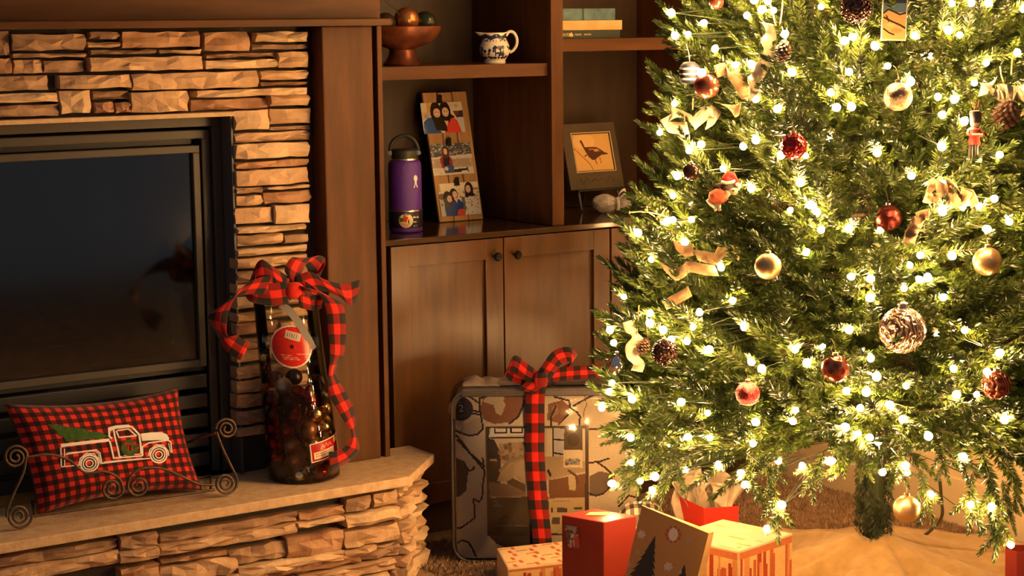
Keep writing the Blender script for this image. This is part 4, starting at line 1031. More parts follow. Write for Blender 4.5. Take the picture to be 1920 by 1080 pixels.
for px, py in ((822, 188), (839, 268), (854, 342)):
    c = loc_of(inv, px, py, BL, bn)
    b = MB(); b.prism([(-0.008, -0.010), (0.008, -0.010), (0.006, 0.004), (-0.006, 0.004)], -0.010, -0.003, Matrix.Translation((c[0], 0, c[2])))
    b.tube([(c[0]-0.005, -0.007, c[2]+0.003), (c[0]-0.006, -0.012, c[2]+0.011), (c[0], -0.014, c[2]+0.014), (c[0]+0.006, -0.012, c[2]+0.011), (c[0]+0.005, -0.007, c[2]+0.003)], 0.0016, 5)
    b.box(c[0]-0.005, c[0]+0.005, -0.013, -0.010, c[2]-0.002, c[2]+0.012); b.obj('clip', M['clip'], board, bevel=0.0006)

# ------------------------------------------------------------------ purple bottle
q = at(761.5, 436, 2, CZ); BX, BY = q[0]+0.012, q[1]+0.022
bottle = thing('water_bottle', 'purple metal water bottle with a black loop cap beside the photo board', 'bottle', (BX, BY, CZ))
M['purple'] = mat('purple_powder_coat', (0.085, 0.022, 0.28), 0.42, bump=0.35, bscale=900, spec=0.6)
M['steel'] = mat('brushed_steel', (0.72, 0.66, 0.58), 0.25, 1.0)
M['cap'] = mat('black_cap_plastic', (0.022, 0.022, 0.018), 0.45)
M['dark_label'] = mat('dark_sleeve', (0.02, 0.014, 0.03), 0.35)
RB = 0.0455
MB().lathe([(0.0, 0.0015), (RB-0.004, 0.0), (RB, 0.004), (RB, 0.178), (RB-0.001, 0.187), (RB-0.005, 0.194), (RB-0.010, 0.197)], 40).obj('body', M['purple'], bottle, smooth=0.7)
MB().lathe([(RB-0.011, 0.1968), (RB-0.0075, 0.1968), (RB-0.0075, 0.2015), (RB-0.011, 0.2015)], 36).obj('collar', M['steel'], bottle, smooth=0.7)
MB().lathe([(0.0, 0.2016), (RB-0.010, 0.2016), (RB-0.009, 0.206), (RB-0.009, 0.222), (RB-0.013, 0.2265), (0.0, 0.228)], 36).obj('cap', M['cap'], bottle, smooth=0.7)
cdir = unit([-BX, -BY, 0]); sdir = np.array([-cdir[1], cdir[0], 0])
side = lambda s, z: tuple(sdir*s + np.array([0, 0, z]))
_h = [side(-0.036, 0.215), side(-0.038, 0.232), side(-0.026, 0.252), side(-0.004, 0.262), side(0.014, 0.260), side(0.030, 0.245), side(0.037, 0.228), side(0.036, 0.213)]
MB().tube(smooth_path(_h, 6), 0.0055, 8).obj('carry_loop', M['cap'], bottle, smooth=1.2)
for s in (-1, 1): MB().lathe([(0.0, 0.0), (0.0065, 0.0), (0.0065, 0.003), (0.0, 0.0035)], 16, Matrix.Translation(Vector(side(s*0.0385, 0.216))+Vector(cdir)*0.010) @ Vector(cdir).to_track_quat('Z', 'Y').to_matrix().to_4x4()).obj('pin', M['steel'], bottle, smooth=0.7)
MB().lathe([(RB+0.0006, 0.014), (RB+0.0007, 0.0145), (RB+0.0007, 0.0585), (RB+0.0006, 0.059)], 40, cap=False).obj('sleeve', M['dark_label'], bottle, smooth=1.5)
MB().lathe([(RB+0.0009, 0.0575), (RB+0.0012, 0.058), (RB+0.0012, 0.0615), (RB+0.0009, 0.062)], 40, cap=False).obj('steel_band', M['steel'], bottle, smooth=1.5)
ca = math.atan2(cdir[1], cdir[0])
wrap = lambda s, z, dr: (lambda a: ((RB+dr)*math.cos(a), (RB+dr)*math.sin(a), z))(ca+s/RB)
pr = Print(0.0385, 0.0385, 48, 48, srgb(235, 215, 170)); pr.poly([(0.05, 0.3), (0.45, 0.1), (0.4, 0.55), (0.05, 0.6)], srgb(90, 110, 40)); pr.poly([(0.42, 0.15), (0.68, 0.25), (0.50, 0.65), (0.32, 0.55)], srgb(215, 60, 30)); pr.poly([(0.05, 0.6), (0.75, 0.72), (0.6, 0.95), (0.2, 0.9)], srgb(225, 170, 140)); pr.poly([(0.6, 0.55), (0.72, 0.35), (0.72, 0.8)], srgb(60, 90, 30)); pr.rect(0.3, 0.02, 0.7, 0.13, srgb(120, 120, 150)); pr.ell(0.24, 0.24, 0.09, 0.09, srgb(220, 200, 150))
so = pr.obj('sticker', M['gloss_print'], bottle, lambda u, v: wrap((u-0.5)*0.0385+0.001, 0.0345+(v-0.5)*0.0385, 0.0016))
bm = bmesh.new(); bm.from_mesh(so.data); bm.faces.ensure_lookup_table(); mk = ((pr.X-0.5)**2+(pr.Y-0.5)**2 <= 0.25)[::-1].ravel()
bmesh.ops.delete(bm, geom=[f for i, f in enumerate(bm.faces) if not mk[i]], context='FACES'); bm.to_mesh(so.data); bm.free()
M['white_ink'] = mat('white_ink', (0.80, 0.76, 0.70), 0.5)
def wrap_poly(mb, pts, dr=0.0010):
    c = np.mean(np.array(pts), 0); n = len(pts); mb.add([wrap(c[0], c[1], dr)]+[wrap(p[0], p[1], dr) for p in pts], [(0, 1+i, 1+(i+1) % n) for i in range(n)])
lg = MB(); LX, LZ = 0.031, 0.140
S = lambda pts: [(LX+x*0.0085, LZ+z*0.0175) for x, z in pts]
wrap_poly(lg, S([(-0.75, 0.45), (-0.80, 0.62), (-0.62, 0.60), (-0.62, 0.82), (-0.30, 0.95), (-0.05, 1.0), (0.12, 0.92), (0.42, 0.90), (0.62, 0.72), (0.58, 0.55), (0.85, 0.58), (0.80, 0.40), (0.52, 0.15), (0.30, -0.15), (-0.30, -0.15), (-0.50, 0.15)]))
wrap_poly(lg, S([(-0.32, -0.10), (0.0, -0.10), (0.02, -0.35), (-0.45, -0.95), (-0.62, -1.0), (-0.85, -0.92), (-0.70, -0.80), (-0.42, -0.45)]))
wrap_poly(lg, S([(0.32, -0.10), (0.0, -0.10), (-0.02, -0.35), (0.45, -0.90), (0.62, -0.98), (0.88, -0.85), (0.72, -0.75), (0.42, -0.45)]))
lg.obj('logo', M['white_ink'], bottle)
lt = MB()
for k, (x0, x1, z) in enumerate(((0.021, 0.0245, 0.041), (0.0255, 0.028, 0.041), (0.029, 0.0305, 0.041), (0.033, 0.0365, 0.0405), (0.0375, 0.039, 0.0405), (0.021, 0.031, 0.029), (0.022, 0.026, 0.018), (0.029, 0.031, 0.0185))):
    h = 0.004 if k < 5 else 0.0026; wrap_poly(lt, [(x0, z), (x1, z), (x1, z+h*(1.3 if k in (0, 3) else 0.8)), (x0, z+h)], 0.0014)
lt.obj('lettering', M['white_ink'], bottle)

# ------------------------------------------------------------------ copper bowl with balls and a twig
SZ = 1.288
CX, CY = at(754, 118, 1, 4.345)[0], 4.345
bowl = thing('footed_bowl', 'dark copper footed bowl on the shelf end behind the mantel moulding', 'bowl', (CX, CY, SZ))
M['copper'] = mat('aged_copper', (0.24, 0.075, 0.03), 0.34, 0.55, color2=(0.12, 0.035, 0.02), nscale=18, bump=0.25, bscale=60)
MB().lathe([(0.0, 0.001), (0.050, 0.001), (0.051, 0.006), (0.044, 0.014), (0.037, 0.026), (0.034, 0.042), (0.040, 0.047), (0.070, 0.056), (0.092, 0.072), (0.104, 0.092), (0.107, 0.104), (0.104, 0.106), (0.100, 0.094), (0.088, 0.078), (0.060, 0.062), (0.0, 0.056)], 44).obj('bowl', M['copper'], bowl, smooth=0.9)
def deco_ball(name, px, py, rpx, m_, label):
    d = unit(ray(px, py)); c = at(px, py, 1, CY)
    b = MB(); r = rpx/690; b.ball((0, 0, 0), r, 28, 18); o = b.obj(name, m_, smooth=3.1); o.location = Vector(c); return tag(o, label, 'ball')
deco_ball('decorative_ball', 762, 38, 24, mat('copper_foil_ball', (0.55, 0.22, 0.075), 0.3, 0.75, bump=0.5, bscale=60), 'bright copper ball resting in the footed bowl')
deco_ball('decorative_ball', 797, 43, 22, mat('dark_green_glass_ball', (0.035, 0.045, 0.022), 0.12, 0.4), 'dark green glass ball resting in the footed bowl')
deco_ball('decorative_ball', 722, 44, 20, mat('dark_brown_ball', (0.05, 0.028, 0.018), 0.3, 0.3), 'dark brown ball half hidden by the mantel in the footed bowl')
tw = thing('twig', 'thin dark forked twig standing out of the footed bowl', 'twig', at(748, 22, 1, CY))
for pts in ([(750, 34), (742, 18), (724, 4), (712, -10)], [(748, 28), (765, 14), (776, -4), (782, -20)], [(742, 18), (752, 14)]):
    MB().tube([at(x, y, 1, CY-0.01) for x, y in pts], [0.0022, 0.0016, 0.0012, 0.0008][:len(pts)], 5).obj('stem', M['bark'], tw, world=True)

# ------------------------------------------------------------------ blue and white creamer
KX, KY = at(928, 117, 1, 4.315)[0], 4.315
jug = thing('creamer_jug', 'small blue and white transferware creamer jug on the bookcase shelf', 'jug', (KX, KY, SZ))
prof = [(0.000, 0.0285), (0.004, 0.0300), (0.008, 0.0285), (0.013, 0.0310), (0.024, 0.0385), (0.036, 0.0425), (0.046, 0.0420), (0.056, 0.0375), (0.066, 0.0325), (0.074, 0.0320), (0.083, 0.0350)]
pz, prr = [a for a, b in prof], [b for a, b in prof]
M['glaze'] = print_mat('glazed_transferware', 0.12, 0.6, coat=0.3)
CREAM, BLUE = (0.74, 0.66, 0.52), (0.020, 0.028, 0.075)
p = Print(0.26, 0.083, 150, 50, CREAM)
for k in range(75): x = k/75; p.ell(x, 0.12+0.03*math.sin(40*x), 0.010, 0.075, BLUE)
for k in range(60): x = RNG.random(); p.ell(x, 0.22+0.04*RNG.random(), 0.006, 0.03, BLUE)
r_ = random.Random(4)
for k in range(70):
    x, y = r_.random(), 0.45+0.36*r_.random(); p.ell(x, y, 0.006+0.016*r_.random(), 0.03+0.05*r_.random(), BLUE, r_.random()*3)
for k in range(30):
    x, y = r_.random(), 0.48+0.3*r_.random(); p.ell(x, y, 0.006, 0.025, CREAM)
for k in range(14): x = r_.random(); p.rect(x, 0.42, x+0.012, 0.75, BLUE); p.ell(x, 0.46, 0.02, 0.07, BLUE)
for k in range(26): x = r_.random(); p.ell(x, 0.80, 0.03, 0.04, BLUE)
fw = math.atan2(-KY, -KX); right = np.array([math.cos(YAW), -math.sin(YAW)])
ang_r = math.atan2(right[1], right[0])
def jug_pt(u, v, dr=0.0):
    z = v*0.083; a = ang_r+PI+2*PI*u; r = float(np.interp(z, pz, prr))+dr
    top = max(0, (z-0.060)/0.023); da = (a-(ang_r+PI)+PI) % (2*PI)-PI                  # the spout points along -right
    sp = math.exp(-(da/0.42)**2)*top**1.5; r += 0.018*sp
    return (r*math.cos(a), r*math.sin(a), z+0.003*sp+0.003*top*math.exp(-((abs(da)-PI)/0.5)**2))
body = p.obj('body', M['glaze'], jug, lambda u, v: jug_pt(u, v)); body.data.polygons.foreach_set('use_smooth', [True]*len(body.data.polygons))
M['cream_glaze'] = mat('cream_glaze', CREAM, 0.12, spec=0.6, coat=0.3)
b = MB(); b.grid(lambda u, v: jug_pt(u, 0.15+0.85*v, -0.0028), 60, 16); b.add([jug_pt(i/24, 0.02, -0.002) for i in range(24)], [tuple(range(24))]); b.obj('lining', M['cream_glaze'], jug, smooth=3.1)
b = MB(); b.tube([jug_pt(i/60, 1.0, -0.0012) for i in range(60)], 0.0019, 6, closed=True); b.obj('rim', M['cream_glaze'], jug, smooth=3.1)
hp = [(0.031, 0.076), (0.040, 0.087), (0.053, 0.084), (0.061, 0.068), (0.060, 0.050), (0.051, 0.036), (0.041, 0.030)]
b = MB(); b.tube([(right[0]*s, right[1]*s, z) for s, z in smooth_path(hp, 6)], 0.0042, 10); b.obj('handle', M['cream_glaze'], jug, smooth=1.5)

# ------------------------------------------------------------------ books lying on the next shelf
Z2 = 1.353; BYF = 4.285
def book(name, pys, x1px, depth, cm, label, gilt=False, pages=True):
    z0 = at(1110, pys[1], 1, BYF)[2]; z1 = at(1110, pys[0], 1, BYF)[2]; x1 = at(x1px, (pys[0]+pys[1])/2, 1, BYF)[0]; x0 = 2.9575
    t = thing(name, label, 'book', (x1-0.08, BYF+depth/2, z0))
    c = MB(); c.box(x0, x1, BYF, BYF+0.004, z0, z1); c.box(x0, x1, BYF+0.004, BYF+depth, z0, z0+0.003); c.box(x0, x1, BYF+0.004, BYF+depth, z1-0.003, z1)
    c.obj('cover', cm, t, world=True, bevel=0.0008)
    MB().box(x0+0.002, x1-0.003, BYF+0.0042, BYF+depth-0.004, z0+0.0031, z1-0.0031).obj('pages', M['page'], t, world=True)
    return t, x0, x1, z0, z1
M['page'] = mat('aged_paper', (0.55, 0.45, 0.30), 0.9)
zb = [at(1110, y, 1, BYF)[2] for y in (15.0, 37.5, 56.0, 72.5)]
_, x0, x1, z0, z1 = book('book', (15.3, 37.2), 1153.5, 0.15, mat('blue_grey_cloth', (0.115, 0.20, 0.215), 0.8, color2=(0.06, 0.115, 0.13), nscale=30, bump=0.4, bscale=400), 'blue-grey cloth book on top of the stack of three on the shelf')
M['dark_blue'] = mat('dark_blue_band', (0.03, 0.06, 0.07), 0.7)
MB().box(x0+0.028, x0+0.046, BYF-0.0006, BYF, z0, z1).obj('spine_band', M['dark_blue'], _, world=True)
MB().box(x0+0.112, x0+0.118, BYF-0.0006, BYF, z0, z1).obj('spine_band', M['dark_blue'], _, world=True)
_, x0, x1, z0, z1 = book('book', (37.6, 55.6), 1166.5, 0.16, mat('tan_cloth', (0.60, 0.34, 0.11), 0.6, color2=(0.66, 0.42, 0.17), nscale=20), 'tan orange book in the middle of the stack of three on the shelf')
z_mid0 = z0
_, x0, x1, z0, z1 = book('book', (56.0, 71.0), 1163, 0.16, mat('dark_green_cloth', (0.022, 0.034, 0.024), 0.55), 'dark green book with gilt lettering at the bottom of the stack')
M['gilt'] = mat('gilt_lettering', (0.58, 0.46, 0.20), 0.4, 0.6)
# rest the stack on the shelf
dz = z0-(Z2+0.0006)
for o in [o for o in COL.objects if o.name.startswith('book') and o.parent is None and o.name != 'bookcase']: o.location.z -= dz
rl5 = random.Random(15); lb = MB(); zc5 = (z0+z1)/2-dz-0.0005
for xa, xb, h, st in ((x0+0.002, x0+0.031, 0.0085, 0.0030), (x0+0.036, x0+0.072, 0.0085, 0.0030), (x0+0.086, x0+0.110, 0.0055, 0.0024), (x0+0.118, x0+0.144, 0.0050, 0.0021)):
    x = xa
    while x < xb-0.001:                                             # worn gilt letters, past reading
        w_ = 0.0009; k5 = rl5.random(); sl = (rl5.random()-0.5)*0.0022
        lb.add([(x, BYF-0.0003, zc5-h/2), (x+w_, BYF-0.0003, zc5-h/2), (x+w_+sl, BYF-0.0003, zc5+h/2), (x+sl, BYF-0.0003, zc5+h/2)], [(0, 1, 2, 3)])
        if k5 < 0.6: zb5 = zc5+h*(0.42 if k5 < 0.3 else -0.1); lb.add([(x, BYF-0.00035, zb5-0.0006), (x+st, BYF-0.00035, zb5-0.0006), (x+st, BYF-0.00035, zb5+0.0006), (x, BYF-0.00035, zb5+0.0006)], [(0, 1, 2, 3)])
        x += st
lb.add([(x0+0.064, BYF-0.0004, zc5-0.004), (x0+0.079, BYF-0.0004, zc5-0.006), (x0+0.081, BYF-0.0004, zc5-0.001), (x0+0.074, BYF-0.0004, zc5+0.007), (x0+0.068, BYF-0.0004, zc5+0.002)], [(0, 1, 2, 3, 4)])
x_ = lb.obj('lettering', M['gilt'], _, world=True); x_['kind'] = 'stuff'

# ------------------------------------------------------------------ framed bird picture
fBL, fBR = at(1071, 357, 1, 4.50), at(1171, 350, 1, 4.50)
fTL = at(1060, 234, 1, 4.555)
fm = local_frame(fBL, fBR, fTL); frame_t = thing('picture_frame', 'dark wooden frame with a brown bird picture on a low dark easel on the countertop', 'picture frame')
inv = set_frame(frame_t, fm); fn_ = -np.array(fm.col[1][:3]); FW = float(np.linalg.norm(fBR-fBL)); FH = loc_of(inv, 1105, 231, fBL, fn_)[2]
c = [loc_of(inv, *q, fBL, fn_) for q in ((1068, 250), (1142, 246), (1156, 318), (1083, 326))]
x0, x1, z0, z1 = (c[0][0]+c[3][0])/2, (c[1][0]+c[2][0])/2, (c[2][2]+c[3][2])/2, (c[0][2]+c[1][2])/2
M['frame_wood'] = mat('dark_green_brown_frame', (0.05, 0.036, 0.018), 0.6, color2=(0.075, 0.05, 0.024), nscale=12, bump=0.3, bscale=80)
b = MB(); b.box(0, x0, 0, 0.016, 0, FH); b.box(x1, FW, 0, 0.016, 0, FH); b.box(x0, x1, 0, 0.016, z1, FH); b.box(x0, x1, 0, 0.016, 0, z0); b.obj('moulding', M['frame_wood'], frame_t)
M['cream_edge'] = mat('cream_liner', (0.62, 0.46, 0.26), 0.6)
frame(MB(), x0, x1, z0, z1, 0.0022, -0.0015, 0.004).obj('liner', M['cream_edge'], frame_t)
frame(MB(), x0+0.0022, x1-0.0022, z0+0.0022, z1-0.0022, 0.0026, 0.0005, 0.005).obj('inner_line', M['cap'], frame_t)
p = Print(x1-x0-0.009, z1-z0-0.009, 90, 90, (0.62, 0.36, 0.12)); p.ell(0.3, 0.2, 0.3, 0.2, (0.70, 0.43, 0.16)); p.grain(0.1)
BR_ = (0.075, 0.022, 0.010)
p.poly([(0.19, 0.17), (0.25, 0.16), (0.31, 0.36), (0.45, 0.35), (0.62, 0.37), (0.74, 0.45), (0.80, 0.51), (0.88, 0.54), (0.90, 0.575), (0.80, 0.585), (0.74, 0.58), (0.62, 0.64), (0.55, 0.70), (0.46, 0.71), (0.37, 0.62), (0.30, 0.46)], BR_)
p.ell(0.60, 0.45, 0.07, 0.035, (0.55, 0.30, 0.10)); p.ell(0.48, 0.42, 0.09, 0.03, (0.30, 0.11, 0.04)); p.ell(0.68, 0.48, 0.05, 0.02, (0.20, 0.07, 0.03)); p.line([(0.53, 0.70), (0.56, 0.82)], 0.010, BR_); p.line([(0.66, 0.64), (0.68, 0.80)], 0.008, BR_); p.line([(0.0, 0.36), (0.22, 0.62), (0.36, 0.80), (0.44, 0.97)], 0.009, (0.22, 0.08, 0.03)); p.line([(0.27, 0.60), (0.33, 0.56)], 0.012, BR_)
p.obj('picture', M['print'], frame_t, lambda u, v: (x0+0.0045+u*(x1-x0-0.009), 0.003, z0+0.0045+v*(z1-z0-0.009)))
M['frame_ink'] = mat('green_painted_script', (0.085, 0.075, 0.026), 0.6)
b = MB(); ck = []
for k in range(70):
    t = k/69; ck.append((0.030+t*(FW-0.06), -0.0012, z0*0.52+0.011*math.sin(t*31)*(0.6+0.4*math.sin(t*9)) ))
b.tube(ck, 0.0012, 4); b.obj('script_scroll', M['frame_ink'], frame_t)
b = MB()
def wl(x, y): return tuple((inv @ np.array([fBL[0]+x, y, CZ+0.0045, 1]))[:3])
for x in (FW*0.14, FW*0.86): b.tube([wl(x, 4.485), (x, 0.004, -0.004), (x, 0.019, FH*0.55)], 0.0045, 6)
b.tube([wl(FW*0.5, 4.58), (FW*0.5, 0.021, FH*0.6)], 0.0045, 6); b.tube([(FW*0.10, -0.006, -0.0045), (FW*0.90, -0.006, -0.0045)], 0.004, 6)
x_ = b.obj('easel', M['cap'], frame_t)

# ------------------------------------------------------------------ tied white sachet
q = at(1146, 401, 2, CZ); sach = thing('sachet', 'small silvery white cloth bundle tied with a ribbon on the countertop by the tree', 'sachet', (q[0]+0.004, q[1]+0.02, CZ))
M['tulle'] = mat('silvery_white_cloth', (0.52, 0.47, 0.42), 0.45, color2=(0.30, 0.26, 0.23), nscale=60, bump=0.8, bscale=80, sheen=0.3)
def crumple(sx, sy, sz, seed, amp=0.16):
    r = np.random.default_rng(seed); ph = r.random((6, 3))*6.28; fr = 2+5*r.random((6, 3))
    def f(u, v):
        a, t = 2*PI*u, PI*v; d = np.array([math.sin(t)*math.cos(a), math.sin(t)*math.sin(a), math.cos(t)])
        k = 1+amp*sum(abs(math.sin(float(np.dot(fr[i], d))*1.6+ph[i, 0]))-0.5 for i in range(6))/2
        return (d[0]*sx*k, d[1]*sy*k, d[2]*sz*k)
    return f
def along(mb, f, off, n=(26, 16)):
    return mb.grid(lambda u, v: tuple(right[0]*f(u, v)[0]-right[1]*f(u, v)[1]*0+off[0]*right[0]+f(u, v)[1]*cdir[0]*-1 if i == 0 else (right[1]*f(u, v)[0]+off[0]*right[1]+f(u, v)[1]*-cdir[1] if i == 1 else f(u, v)[2]+off[1]) for i in range(3)), *n)
b = MB(); along(b, crumple(0.036, 0.028, 0.027, 3), (-0.010, 0.028)); b.obj('bundle', M['tulle'], sach, smooth=0.8, weld=True)
b = MB(); along(b, crumple(0.021, 0.022, 0.024, 5, 0.22), (0.046, 0.024)); b.obj('gathered_end', M['tulle'], sach, smooth=0.8, weld=True)
M['silver_ribbon'] = mat('pale_satin_ribbon', (0.62, 0.56, 0.50), 0.3)
def sp(s, d, z): return np.array([right[0]*s+cdir[0]*d, right[1]*s+cdir[1]*d, z])
for pts in ([(0.026, 0.02, 0.030), (0.034, 0.025, 0.050), (0.050, 0.026, 0.060), (0.060, 0.025, 0.048)], [(0.026, 0.02, 0.030), (0.030, 0.024, 0.060), (0.044, 0.024, 0.072), (0.050, 0.022, 0.066)], [(0.026, 0.022, 0.030), (0.012, 0.032, 0.036), (-0.004, 0.036, 0.026)], [(0.026, 0.02, 0.05), (0.028, 0.026, 0.03), (0.026, 0.022, 0.008)]):
    b = MB(); ribbon(b, [(sp(*p), (0.25, 0.1, 0.9)) if len(pts) == 4 else (sp(*p), (right[0], right[1], 0)) for p in pts], 0.009, 6); solid(b.obj('ribbon', M['silver_ribbon'], sach, smooth=3.1), 0.0006)

# ================================================================== GIFTS ON THE FLOOR
# ------------------------------------------------------------------ bedding set in a clear zipped bag
gO = np.array([2.436, 4.000, 0.0]); gu = unit([0.829, -0.559, 0]); gn = np.array([gu[1], -gu[0], 0.0]); gn = gn if np.dot(gn, gO) < 0 else -gn
GW = float(np.dot(atp(1203, 940, gO, gn)-gO, gu))
GH = float(atp(900, 729, gO, gn)[2])
GT = 0.165
bag = thing('bedding_bag', 'clear zipped bag holding a cream comforter set with black line print, beside the hearth corner', 'bedding set')
gm = Matrix.Identity(4)
for i in range(3): gm[i][0] = gu[i]; gm[i][1] = -gn[i]; gm[i][2] = (0, 0, 1)[i]; gm[i][3] = gO[i]
bag.matrix_world = gm
def gp(px, py):
    P = atp(px, py, gO, gn)-gO; return float(np.dot(P, gu)), float(P[2])
def guv(px, py, rect=None):
    u, z = gp(px, py)
    if rect is None: return u/GW, 1-z/GH
    x0, x1, z0, z1 = rect; return (u-x0)/(x1-x0), (z1-z)/(z1-z0)
def rrect(x0, x1, z0, z1, r, n=6):
    out = []
    for cx, cz, a in ((x1-r, z0+r, -PI/2), (x1-r, z1-r, 0), (x0+r, z1-r, PI/2), (x0+r, z0+r, PI)):
        out += [(cx+r*math.cos(a+PI/2*k/n), cz+r*math.sin(a+PI/2*k/n)) for k in range(n+1)]
    return out
def soft_slab(mb, x0, x1, z0, z1, y0, y1, r, bev):
    """rounded slab: outline in x,z, rounded towards front and back"""
    rings = []
    for y, ins in ((y0, bev), (y0+0.3*bev, 0.35*bev), (y0+bev, 0), (y1-bev, 0), (y1-0.3*bev, 0.35*bev), (y1, bev)):
        rings.append([(x, y, z) for x, z in rrect(x0+ins, x1-ins, z0+ins*0.5, z1-ins, max(r-ins*0.5, 0.004))])
    n = len(rings[0]); vs = [p for q in rings for p in q]; fs = [tuple(range(n)), tuple(reversed(range((len(rings)-1)*n, len(rings)*n)))]
    for j in range(len(rings)-1):
        for i in range(n): k = (i+1) % n; fs.append((j*n+k, j*n+i, (j+1)*n+i, (j+1)*n+k))
    return mb.add(vs, fs)
M['comforter'] = mat('cream_comforter', (0.50, 0.40, 0.27), 0.85, bump=0.3, bscale=40)
soft_slab(MB(), 0.010, GW-0.010, 0.006, GH-0.012, 0.012, GT-0.004, 0.035, 0.022).obj('comforter', M['comforter'], bag, smooth=0.6)
pr = Print(GW-0.03, GH-0.035, 190, 180, (0.72, 0.60, 0.44))
CR = (0.015, GW-0.015, 0.014, GH-0.021)
G = lambda pts: [guv(x, y, CR) for x, y in pts]
BRN, DRK, INK = (0.26, 0.11, 0.05), (0.075, 0.055, 0.042), (0.03, 0.02, 0.016)
pr.poly(G([(900, 748), (935, 736), (987, 735), (984, 762), (975, 780), (957, 792), (928, 796), (907, 788), (900, 768)]), BRN); pr.poly(G([(915, 742), (948, 738), (944, 752), (948, 760), (940, 780), (930, 776), (925, 760), (905, 754)]), (0.52, 0.42, 0.30))
pr.poly(G([(1028, 758), (1055, 751), (1068, 762), (1066, 775), (1050, 795), (1026, 788)]), BRN); pr.poly(G([(1034, 765), (1045, 760), (1048, 775), (1036, 785)]), (0.36, 0.2, 0.11))
pr.poly(G([(825, 848), (850, 858), (872, 866), (878, 885), (874, 920), (862, 932), (845, 934), (828, 925)]), DRK)
pr.poly(G([(1105, 893), (1125, 884), (1150, 890), (1150, 908), (1130, 928), (1105, 930)]), (0.20, 0.14, 0.10)); pr.poly(G([(912, 1000), (940, 1003), (985, 1002), (1030, 1010), (1050, 1040), (960, 1035), (930, 1020)]), DRK)
pr.poly(G([(842, 756), (880, 740), (905, 750), (890, 800), (858, 800), (842, 785)]), (0.56, 0.45, 0.33)); pr.poly(G([(868, 798), (905, 780), (904, 810), (880, 818), (860, 812)]), (0.48, 0.38, 0.27))
for q in ([(899, 772), (899, 748), (932, 736)], [(864, 734), (882, 746), (900, 758)], [(900, 772), (904, 792), (905, 805), (895, 815), (880, 818), (862, 812), (850, 806)], [(884, 770), (900, 774)], [(884, 776), (900, 778)], [(984, 752), (972, 782), (955, 795)], [(848, 850), (849, 832), (846, 822), (856, 818), (868, 832), (882, 852)],
          [(858, 826), (880, 850), (908, 882)], [(884, 853), (908, 875)], [(1040, 745), (1055, 749), (1067, 752), (1070, 768), (1064, 780), (1048, 796)], [(1034, 800), (1034, 780), (1042, 763)], [(1070, 766), (1082, 774), (1088, 782), (1086, 798)], [(1075, 762), (1100, 748), (1130, 734)],
          [(1105, 806), (1120, 805), (1135, 808), (1150, 815)], [(1104, 868), (1125, 866), (1142, 860)], [(1120, 867), (1138, 880), (1152, 894)], [(1105, 926), (1118, 930), (1132, 926), (1144, 914)], [(905, 912), (904, 935), (898, 942), (888, 936)], [(888, 936), (890, 972), (866, 990), (846, 994), (837, 985), (838, 968), (852, 946)], [(846, 1030), (853, 1022), (866, 1014), (878, 1018), (886, 1030), (892, 1045)], [(872, 874), (880, 884), (888, 880), (889, 876)], [(905, 860), (908, 890), (905, 912)],
          [(1160, 760), (1180, 780), (1178, 820)], [(1160, 950), (1180, 930), (1195, 935)]):
    pr.line(G(q), 0.0052, INK)
for q in ([(1096, 740), (1100, 760), (1094, 775), (1098, 798)],): pr.line(G(q), 0.0025, (0.2, 0.13, 0.09))
pr.grain(0.14)
pr.obj('comforter_print', M['print'], bag, lambda u, v: (CR[0]+u*(CR[1]-CR[0]), 0.0065-0.006*math.sin(PI*u)*math.sin(PI*v), CR[2]+v*(CR[3]-CR[2])))
# insert card with the picture of a bedroom
a_, b_, c_, d_ = gp(911, 800), gp(1104, 798), gp(1104, 1004), gp(914, 1004)
KR = ((a_[0]+d_[0])/2, (b_[0]+c_[0])/2, (c_[1]+d_[1])/2, (a_[1]+b_[1])/2)
pr = Print(KR[1]-KR[0], KR[3]-KR[2], 150, 156, (0.085, 0.060, 0.045))
Kc = lambda pts: [guv(x, y, KR) for x, y in pts]
WALLC, TAN, WHT = (0.60, 0.52, 0.40), (0.46, 0.34, 0.21), (0.82, 0.78, 0.72)
pr.poly(Kc([(918, 804), (1097, 803), (1097, 932), (920, 934)]), WALLC)
for q in ([(920, 803), (983, 803), (983, 815), (916, 820)], [(928, 803), (949, 803), (949, 811), (928, 812)], [(958, 803), (978, 803), (978, 811), (958, 811)]): pr.poly(Kc(q), WHT)
for q in ([(928, 803), (928, 812), (950, 811), (950, 803)], [(958, 803), (958, 811), (979, 811), (979, 803)], [(920, 821), (983, 820)]): pr.line(Kc(q), 0.007, INK)
pr.poly(Kc([(1037, 805), (1059, 805), (1059, 856), (1037, 857)]), (0.50, 0.50, 0.54)); pr.poly(Kc([(1025, 805), (1036, 805), (1036, 856), (1025, 857)]), (0.72, 0.62, 0.46))
for q in ([(1037, 804), (1037, 856)], [(1038, 824), (1058, 825)], [(1038, 849), (1058, 852)]): pr.line(Kc(q), 0.008, INK)
pr.poly(Kc([(914, 822), (926, 824), (940, 850), (938, 905), (914, 906)]), (0.05, 0.036, 0.03)); pr.poly(Kc([(918, 860), (931, 861), (932, 864), (918, 864)]), TAN)
pr.poly(Kc([(934, 832), (962, 830), (984, 828), (984, 862), (940, 870)]), (0.44, 0.33, 0.23))
for k in range(26): pr.ell(*guv(936+46*RNG.random(), 832+30*RNG.random(), KR), 0.02, 0.02, tuple(np.array((0.36, 0.24, 0.16))*(0.5+RNG.random())))
